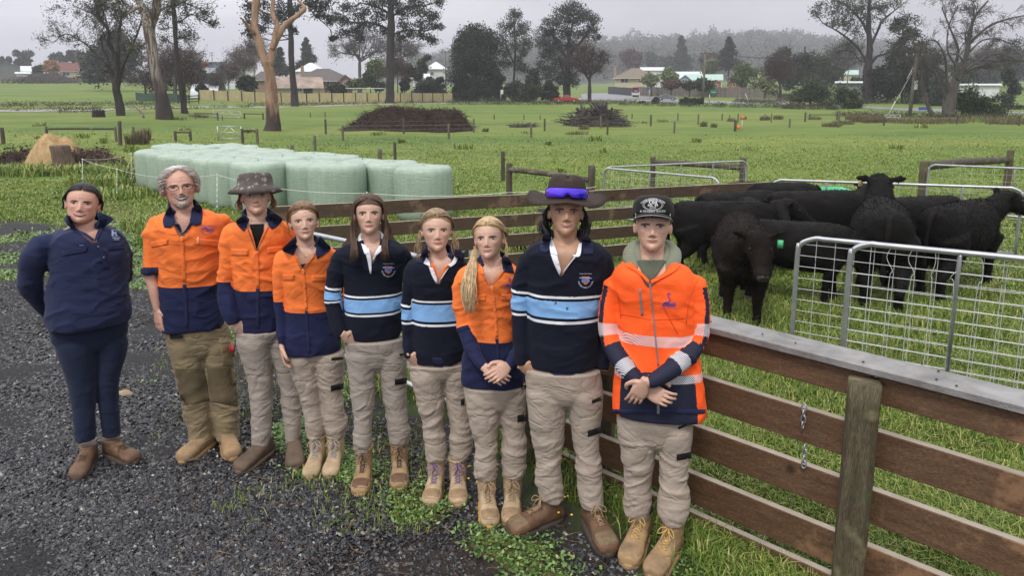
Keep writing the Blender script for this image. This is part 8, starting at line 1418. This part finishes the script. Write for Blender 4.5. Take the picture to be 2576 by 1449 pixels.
house('cream house with a mossy brown hip roof',1548,1640,193,172,262,'cream','rhip','hip',11,[(1562,1580,195,207),(1605,1618,195,206)],-4,.9,chim=(1543,168)); house('house with a pale blue-grey roof behind the cream house',1612,1670,176,169,330,'white','rwhite','gable',10); house('blue-grey gabled cottage with white trim',1705,1738,201,188,250,'blue','rwhite','front',12,[(1715,1727,200,206)],6)
house('long white-green roofed house behind the blue gable',1700,1812,200,187,275,'white','rgreen','gable',12,[(1772,1778,205,212)]); house('small brick cottage under the pale green roof',1785,1812,207,200,245,'brickr','rgreen','front',8,[(1792,1804,211,219)]); house('red-brown brick house with a pale roof right of the brick cottage',1832,1862,207,190,252,'brickr','rgreen','front',9,[(1842,1850,210,217)],-12); house('white-roofed hall behind the pale shrubs',1700,1760,188,180,340,'white','rwhite','gable',12)
house('green-roofed cream house beyond the dark clump',2112,2152,186,176,330,'cream','rgreen','gable',9,chim=None); house('long grey flat-roofed shed behind the tall gum trunk',2105,2172,208,206,190,'grey','rwhite','flat',9,name='shed',cat='shed'); house('white building right of the tall gum trunk',2190,2212,210,208,192,'white','rwhite','flat',6,name='shed',cat='shed'); house('long low white building behind the limbs of the leafless tree',2385,2500,214,208,200,'white','rwhite','flat',8,name='shed',cat='building'); house('pale square building just above the grey-green trees',2276,2290,155,140,420,'cream','rwhite','flat',8,name='building',cat='building')
YF = M('cream_steel',(.56,.47,.27),(.42,.36,.20),1.3,.6,.3,.02,12,stretch=(1,1,.4)); us_ = [502,539,574,609,642,675,708,740,772,804,835,865,895,924,953,981,1008,1036,1063,1089,1115,1139]
fr_ = empty('steel_fence',gnd(820,150),'long cream corrugated steel fence with brown posts behind the paddock','fence'); pts = [gnd(u,136+(u-502)/637*27)for u in us_]
for i in range(len(pts)-1):
 a,b = pts[i],pts[i+1]; d = nrm(b-a); n_ = A(-d[1],d[0],0); m = 40; V = []
 for j in range(m):t_ = j/(m-1); p = a+(b-a)*t_+n_*.03*(1 if(j//2)%2 else-1); V+=[A(p[0],p[1],tz(p[0],p[1])-.2),A(p[0],p[1],a[2]*(1-t_)+b[2]*t_+1.82)]
 q = MB(); q.add(V,gridf(m,2,False,False)); mk('panel',q,YF,fr_,smooth=False)
for p in pts:q = MB(); q.add(*box(p+A(0,-.06,.9),(.16,.12,2.0))); mk('post',q,BK['dark'],fr_,smooth=False)
def fenceline(label,uv,h,mat,y=None,pal=True,name='paling_fence',uneven=.05,group='fences by the road and houses',post_mat=None):
 P = [gnd(u,yy)for u,yy in uv]; root = empty(name,P[0],label,'fence',group)
 q = MB()
 for i in range(len(P)-1):
  L = np.linalg.norm(P[i+1]-P[i]); n = max(int(L/.16),2)if pal else 1
  if pal:
   for j in range(n):a = P[i]+(P[i+1]-P[i])*(j+.5)/n; q.add(*box(A(a[0],a[1],tz(a[0],a[1])+h/2+random.uniform(-uneven,uneven)),(L/n*.88,.03,h),math.atan2(P[i+1][1]-P[i][1],P[i+1][0]-P[i][0])))
  else:
   for z in(h*.25,h*.55,h*.9):q.add(*beam(P[i]+A(0,0,z),P[i+1]+A(0,0,z),.05,.14))
 mk('palings' if pal else 'rails',q,mat,root,smooth=False); q = MB()
 for p in P:q = MB(); q.add(*box(p+A(0,.05,h/2),(.12,.12,h+.1))); mk('post',q,post_mat or mat,root,smooth=False)
PG = M('paling_grey',(.17,.15,.135),(.11,.095,.085),1.5,.9,island=.3); PD = M('fence_charcoal',(.045,.048,.052),(.06,.062,.066),1.5,.8)
fenceline('old grey paling fence below the red-roofed cottage',[(-40,312),(80,308),(180,304),(300,300),(372,298)],1.7,PG); fenceline('charcoal slatted fence with pillars by the road bend',[(1530,248),(1545,242),(1560,236),(1575,230),(1592,224)],2.3,PD,post_mat=PD); fenceline('weathered paling fence behind the grey car',[(1605,222),(1665,218),(1720,212),(1800,206),(1880,200),(1960,196)],2.6,PG,uneven=.15); fenceline('brown paling fence right of the blue sign',[(1955,176),(2010,172),(2060,170)],1.6,M('paling_brown',(.09,.06,.045),(.06,.04,.03),1.5,.9)); fenceline('low wire garden fence by the rockery',[(1865,168),(1920,166),(1985,164)],.9,PG,pal=False,name='wire_fence')
fenceline('green netting pen beside the leaning gum trunk',[(343,128),(385,124),(430,121),(470,118)],1.3,M('green_netting',(.03,.065,.05),(.045,.08,.06),1,.9),pal=True,name='net_pen',uneven=.02); fenceline('dark rail fence joining the cream steel fence',[(448,112),(476,116),(500,121)],1.3,BK['dark'],pal=False,name='rail_fence')
p = gnd(512,150); root = empty('polytunnel',p,'white plastic polytunnel at the left end of the cream fence','polytunnel'); q = MB(); a_ = np.linspace(0,math.pi,20); R = 2.6; ax = nrm(A(1,.15,0)); V = []
for s_ in np.linspace(-1.6,3.6,9):
 for t_ in a_:V.append(p+ax*s_+A(.0,1,0)*R*math.cos(t_)*.9+A(0,0,R*1.05*math.sin(t_)))
V = np.array(V); q.add(V,gridf(9,20,False,False)); mk('cover',q,M('polythene',(.66,.68,.70),(.55,.57,.60),.8,.35),root); q = MB()
for s_ in(-1.6,0,1.7,3.6):q.add(*tube([p+ax*s_+A(0,R*math.cos(t_)*.92,R*1.07*math.sin(t_))for t_ in a_],.04,5))
mk('hoops',q,BK['grey'],root); q = MB(); e0 = p+ax*-1.62; V = [e0]+[e0+A(0,R*math.cos(t_)*.9,R*1.05*math.sin(t_))for t_ in a_]; q.add(V,np.array([[0,i,i+1]for i in range(1,20)])); mk('end_wall',q,_mc['polythene'],root,smooth=False)
p = gnd(918,178); root = empty('pergola',p,'long white flat pergola behind the cream fence','pergola'); q = MB(); q.add(*box(p+A(0,1.5,2.35),(8.8,3,.14))); mk('roof',q,GN['trim'],root,smooth=False)
for x in(-4.2,-2.1,0,2.1,4.2):q = MB(); q.add(*beam(p+A(x,0,0),p+A(x,0,2.3),.12,.12)); mk('post',q,GN['trim'],root,smooth=False)
def car(u,vb,label,paint,Lc=4.7,face=1,kind='sedan',turn=0.0,cat='car',name='parked_car'):
 c = hit(u,vb); root = empty(name,c,label,cat,'vehicles on the road'); a = math.radians(turn)-math.atan2(c[0],c[1])*.5; ex = A(math.cos(a),math.sin(a),0)*face; ey = A(-math.sin(a),math.cos(a),0); W_ = lambda L:np.array([c+ex*x+ey*y+A(0,0,z)for x,y,z in L]); h = Lc/2
 if kind=='sedan':body = [(-h,.35),(-h,.72),(-h*.93,.92),(-h*.62,.98),(h*.42,.95),(h*.85,.82),(h,.68),(h,.34)]; cab = [(-h*.80,.95),(-h*.52,1.38),(-h*.1,1.47),(h*.12,1.42),(h*.48,.94)]
 else:body = [(-h,.52),(-h,1.02),(-h*.9,1.06),(h*.42,1.10),(h*.9,1.02),(h,.85),(h,.45)]; cab = [(-h*.30,1.06),(-h*.24,1.66),(h*.08,1.74),(h*.22,1.66),(h*.50,1.08)]
 def slab(pr,w,tap=1.0,zt=9):
  V = []; ys = (-w,-w*.94,w*.94,w)
  for k_,y in enumerate(ys):
   for x,z in pr:g = .97 if k_ in(0,3)else 1; f = (tap if z>pr[0][1]+.15 else 1.0); V.append((x*g,y*f,z if k_ in(1,2)else z-.02*(z>.6)))
  n = len(pr); return W_(V),gridf(4,n)
 q = MB(); q.add(*slab(body,.88));
 if kind!='sedan':q.add(*slab(cab,.80,.88))
 else:q.add(*slab(cab,.80,.82))
 mk('body',q,paint,root,smooth=False)
 for(x0,x1)in(((-.50,-.12),(-.08,.22))if kind=='sedan' else((-.24,-.04),(0.0,.24))):
  z0,z1 = (1.0,1.34)if kind=='sedan' else(1.16,1.56); q = MB(); ty = .805; V = W_([(x0*h*(1.1 if x0<-.2 else 1),-ty,z0),(x1*h*1.35 if x1>.1 else x1*h,-ty,z0),(x1*h*.85,-ty*.90,z1),(x0*h*.95,-ty*.90,z1)]); V2 = W_([(x0*h,-ty+.1,z0),(x1*h,-ty+.1,z0),(x1*h*.85,-ty*.9+.1,z1),(x0*h*.95,-ty*.9+.1,z1)]); q.add(np.vstack([V,V2]),np.array([[0,1,2,3],[4,5,6,7],[0,1,5,4],[3,2,6,7]])); mk('window',q,GN['glass'],root,smooth=False)
 for sx in(-.62,.64):
  for sy in(-1,1):
   w = W_([(sx*h,sy*.86,.33)])[0]; r = .34 if kind=='sedan' else .39; w[2] = c[2]+r; q = MB(); q.add(*tube([w-ey*.11,w-ey*.10,w+ey*.10,w+ey*.11],[r*.9,r,r,r*.9],20)); wh = mk('wheel',q,MAT['black'],root); q = MB(); q.add(*tube([w-ey*.125,w+ey*.125],r*.6,14)); mk('rim',q,GALV,wh)
 for sy in(-1,1):q = MB(); q.add(*ellip(W_([(h*.97,sy*.66,.68 if kind=='sedan' else .84)])[0],(.08,.16,.08),10,6)); mk('headlight',q,GN['trim'],root); q = MB(); q.add(*ellip(W_([(-h*.98,sy*.68,.78)])[0],(.05,.14,.1),8,5)); mk('tail_light',q,M('lamp_red',(.4,.02,.02),None,5,.3,0),root)
 if kind!='sedan':
  q = MB()
  for x in(-.36,-.42):q.add(*tube(W_([(x*h-.1,-.72,1.05),(x*h,-.70,1.62),(x*h,.70,1.62),(x*h-.1,.72,1.05)]),.035,6))
  mk('sports_bar',q,GALV,root); q = MB(); q.add(*beam(W_([(-h*.3,-.905,.50)])[0],W_([(h*.3,-.905,.50)])[0],.05,.10)); mk('side_step',q,MAT['black'],root)
def paint(n,c):t = NT(n); t.color(c); t.rough(.25,.5); t.b.inputs['Coat Weight'].default_value = .6; return t.m
car(1424,258.5,'red dual-cab utility parked by the dark trees',paint('paint_red',(.42,.015,.015)),5.2,1,'ute'); car(1678,252,'grey car on the road by the paling fence',paint('paint_grey',(.11,.12,.13)),4.5,1,'sedan',-12)
def pole(u,vb,vt,w,label,arms=((1,1.1),),y=None,mat=None,extra=None,lean=0):
 p = hit(u,vb)if y is None else gnd(u,y); y = p[1]; h = at(u,vt,y)[2]-p[2]; root = empty('power_pole',p,label,'power pole','timber power poles'); q = MB(); r = w*pxm(y)/2; q.add(*tube([p-A(0,0,.5),p+A(lean*h*.5,0,h*.5),p+A(lean*h,0,h)],[r*1.15,r,r*.75],12)); mk('pole',q,mat or M('pole_wood',(.15,.13,.105),(.10,.085,.07),2,.85),root)
 for f,L in arms:
  q = MB(); z = h*f-.25; q.add(*beam(p+A(lean*h-L,-.12,z),p+A(lean*h+L,-.12,z),.1,.12)); ca = mk('crossarm',q,M('pole_wood',(.15,.13,.105)),root,smooth=False); q = MB()
  for x in(-L*.9,-L*.35,L*.35,L*.9):q.add(*tube([p+A(lean*h+x,-.12,z+.06),p+A(lean*h+x,-.12,z+.26)],[.04,.06],6))
  mk('insulators',q,GN['trim'],ca)
 return p,h
P1,h1 = pole(1768,262,130,5.5,'tall timber power pole beside the road at centre right',((1,1.3),)); P2,h2 = pole(2288,291,134,8,'power pole with a stay wire at right behind the white gate',((1,1.5),),lean=.03); P3,h3 = pole(1122,214,128,3,'double-armed power pole behind the dark trees',((1,1.5),(.8,1.1)),y=235)
pole(792,178,118,2.2,'small power pole beside the left conifer',((1,1.2),),y=300); pole(538,165,130,2,'power pole behind the blue house',((1,1.2),(.92,1)),y=330); pole(1554+1,172,148,2,'distant power pole above the cream house',((1,1.1),(.8,1)),y=400); pole(2128,216,176,3,'short pole in front of the grey shed',(),y=175); pole(197,172,130,2,'thin pole behind the red-roofed cottage',((1,.8),),y=360)
q = MB();
def line3(a,b,s_=.6,r=.02):q.add(*tube([a+(b-a)*t_-A(0,0,s_*4*t_*(1-t_))for t_ in np.linspace(0,1,16)],r,3,False))
T2 = P2+A(.03*h2,0,h2); T1 = P1+A(0,0,h1)
for dx in(-1.2,0,1.2):line3(T1+A(dx,0,0),T2+A(dx,0,0),1.0,.018); line3(T2+A(dx,0,0),at(2640,152,80)+A(dx,0,0),.4,.018)
line3(T1+A(0,0,-1.5),at(1500,166,240),.8,.02); line3(P3+A(0,0,h3),at(930,128,260),.8,.025); line3(at(615,140,250),gnd(792,300)+A(0,0,9.5),.8,.025); tag(mk('power_lines',q,MAT['black']),'thin overhead power lines between the timber poles','power line')
q = MB(); b = at(2234,289,P2[1]-1); q.add(*tube([P2+A(.03*h2,0,h2*.82),b],.02,5)); q.add(*tube([b+(P2+A(0,0,h2*.82)-b)*t_ for t_ in(.02,.28)],.045,6)); q.add(*tube([b+(P2+A(0,0,h2*.82)-b)*t_ for t_ in(.72,.98)],.04,6)); tag(mk('stay_wire',q,GN['trim'],org=b),'slanting white-sleeved stay wire of the right power pole','stay wire')
q = MB(); c = P2+A(.0,-.2,0); q.add(*box(P2+A(.32,-.1,h2*.50),(.42,.3,1.1))); tag(mk('meter_box',q,GN['trim'],org=P2+A(.32,-.1,h2*.5),smooth=False),'small pale box fixed to the right power pole','meter box')
def sign(u,vb,boards,posts,label,name='sign',y=None):
 """boards: (u0, u1, v0, v1, colour material, [(text, v, width, mat)]); posts: u list"""
 p = hit(u,vb)if y is None else gnd(u,y); y = p[1]; root = empty(name,p,label,'sign','road signs and notice boards')
 for pu in posts:g = gnd(pu,y); q = MB(); q.add(*tube([g,at(pu,boards[0][3]-2,y)],.07,6)); mk('post',q,GN['trim']if len(posts)>1 else GALV,root)
 for(a,b,c,d,m,txt)in boards:
  yo = y-(.16 if m is SB['pale']else .08); P0,P1_ = at(a,(c+d)/2,yo),at(b,(c+d)/2,yo); hh = (d-c)*pxm(y); q = MB(); q.add(*beam(P0,P1_,.06,hh)); bo = mk('board',q,m,root,smooth=False)
  for(s_,v,wd,tm)in txt:
   cu = bpy.data.curves.new('t','FONT'); cu.body = s_; cu.align_x = 'CENTER'; cu.align_y = 'CENTER'; cu.offset = .02; o = bpy.data.objects.new('t',cu); COL.objects.link(o); me = bpy.data.meshes.new_from_object(o.evaluated_get(bpy.context.evaluated_depsgraph_get())); V = np.array([x.co[:]for x in me.vertices]); me.calc_loop_triangles(); fs = [tuple(x.vertices)for x in me.loop_triangles]; bpy.data.objects.remove(o); bpy.data.meshes.remove(me)
   kx = wd*pxm(y)/(V[:,0].max()-V[:,0].min()); cc_ = at((a+b)/2,v,y-.13); Vw = np.c_[cc_[0]+V[:,0]*kx,0*V[:,0]+cc_[1],cc_[2]+V[:,1]*kx]; q = MB(True); q.add(Vw,np.array([(f[0],f[i],f[i+1])for f in fs for i in range(1,len(f)-1)])); mk('lettering',q,tm,bo,smooth=False)
SB = {n:M('sign_'+n,c,None,3,.6,0)for n,c in dict(blue=(.035,.08,.32),green=(.02,.16,.08),maroon=(.14,.02,.05),white=(.66,.66,.66),pale=(.42,.46,.55),black=(.02,.02,.02)).items()}
sign(1937,246,[(1926,1948,223,237,SB['blue'],[]),(1927.5,1946.5,229.6,231.4,SB['pale'],[])],(1928,1946),'blue board sign on two posts before the pale round shrub'); sign(1794,262,[(1787,1802,224,238,SB['green'],[]),(1788,1801,230,232,SB['pale'],[])],(1785,),'green sign on a pole right of the road power pole',y=152)
sign(1598,256,[(1591,1607,224,232,SB['maroon'],[]),(1595,1604,227,229,SB['pale'],[]),(1592,1606,219,224,SB['maroon'],[]),(1591,1607,233,238,SB['white'],[]),(1591,1607,238.5,243,SB['black'],[])],(1590,1608),'white-posted notice board with a maroon arched panel','notice_board'); sign(1262,256,[(1259,1266,225,236,SB['white'],[])],(1260,),'small white road sign in front of the dark shrubbery'); sign(2323,280,[(2311,2335,269,276,SB['blue'],[])],(2314,2332),'low blue board by the track right of the power pole',y=115); sign(1634,246,[(1628,1640,222,225,SB['blue'],[])],(1634,),'small blue street name sign on a pole',y=188)
for i,(u,v,r)in enumerate([(1852,252,.5),(1868,254,.7),(1885,253,.5),(1900,256,.6),(1845,256,.45),(1920,254,.5)]):
 p = hit(u,v); V,F = ellip(p+A(0,0,r*.3),(r,r*.8,r*.6),14,9); q = MB(); q.add(jitter(V,r*.35,1.4),F); tag(mk('rock',q,M('rock_grey',(.16,.145,.13),(.09,.085,.075),2,.9),org=p),'rounded garden boulder in the rockery %s'%['at its left end','second from the left','in the middle','right of the middle','lowest at the front','at its right end'][i],'rock','boulders of the roadside rockery')
c = hit(1884,258); q = MB(); q.add(*tube([c,c+A(-.9,0,2.0)],.07,6)); tag(mk('leaning_post',q,GN['trim'],org=c),'white post leaning left by the rockery','post')
c = hit(90,206); q = MB(); q.add(*box(c+A(-3.2,3,1.0),(2.2,2,1.6))); q.add(*box(c+A(2.4,3,1.1),(5.2,2,1.5),.05)); V,F = tube([c+A(-4.5,3,.5),c+A(-3.6,3,2.3),c+A(-2,3,2.2)],.25,6); q.add(V,F); tag(mk('excavator',q,M('digger_orange',(.60,.28,.08),(.45,.2,.06),1,.6),org=c,smooth=False),'orange digger half hidden in the dark heap at the far left','digger')
# ================================================================== damp air
q = MB(); q.add(*box((0,0,53),(5600,4900,124))); hz = bpy.data.materials.new('haze_air'); hz.use_nodes = True; n_ = hz.node_tree; n_.nodes.clear(); o_ = n_.nodes.new('ShaderNodeOutputMaterial'); pv = n_.nodes.new('ShaderNodeVolumePrincipled')
pv.inputs['Density'].default_value = .00050; pv.inputs['Color'].default_value = (.86,.87,.92,1); pv.inputs['Anisotropy'].default_value = .2; n_.links.new(pv.outputs[0],o_.inputs['Volume'])
tag(mk('haze',q,hz,smooth=False),kind='stuff')
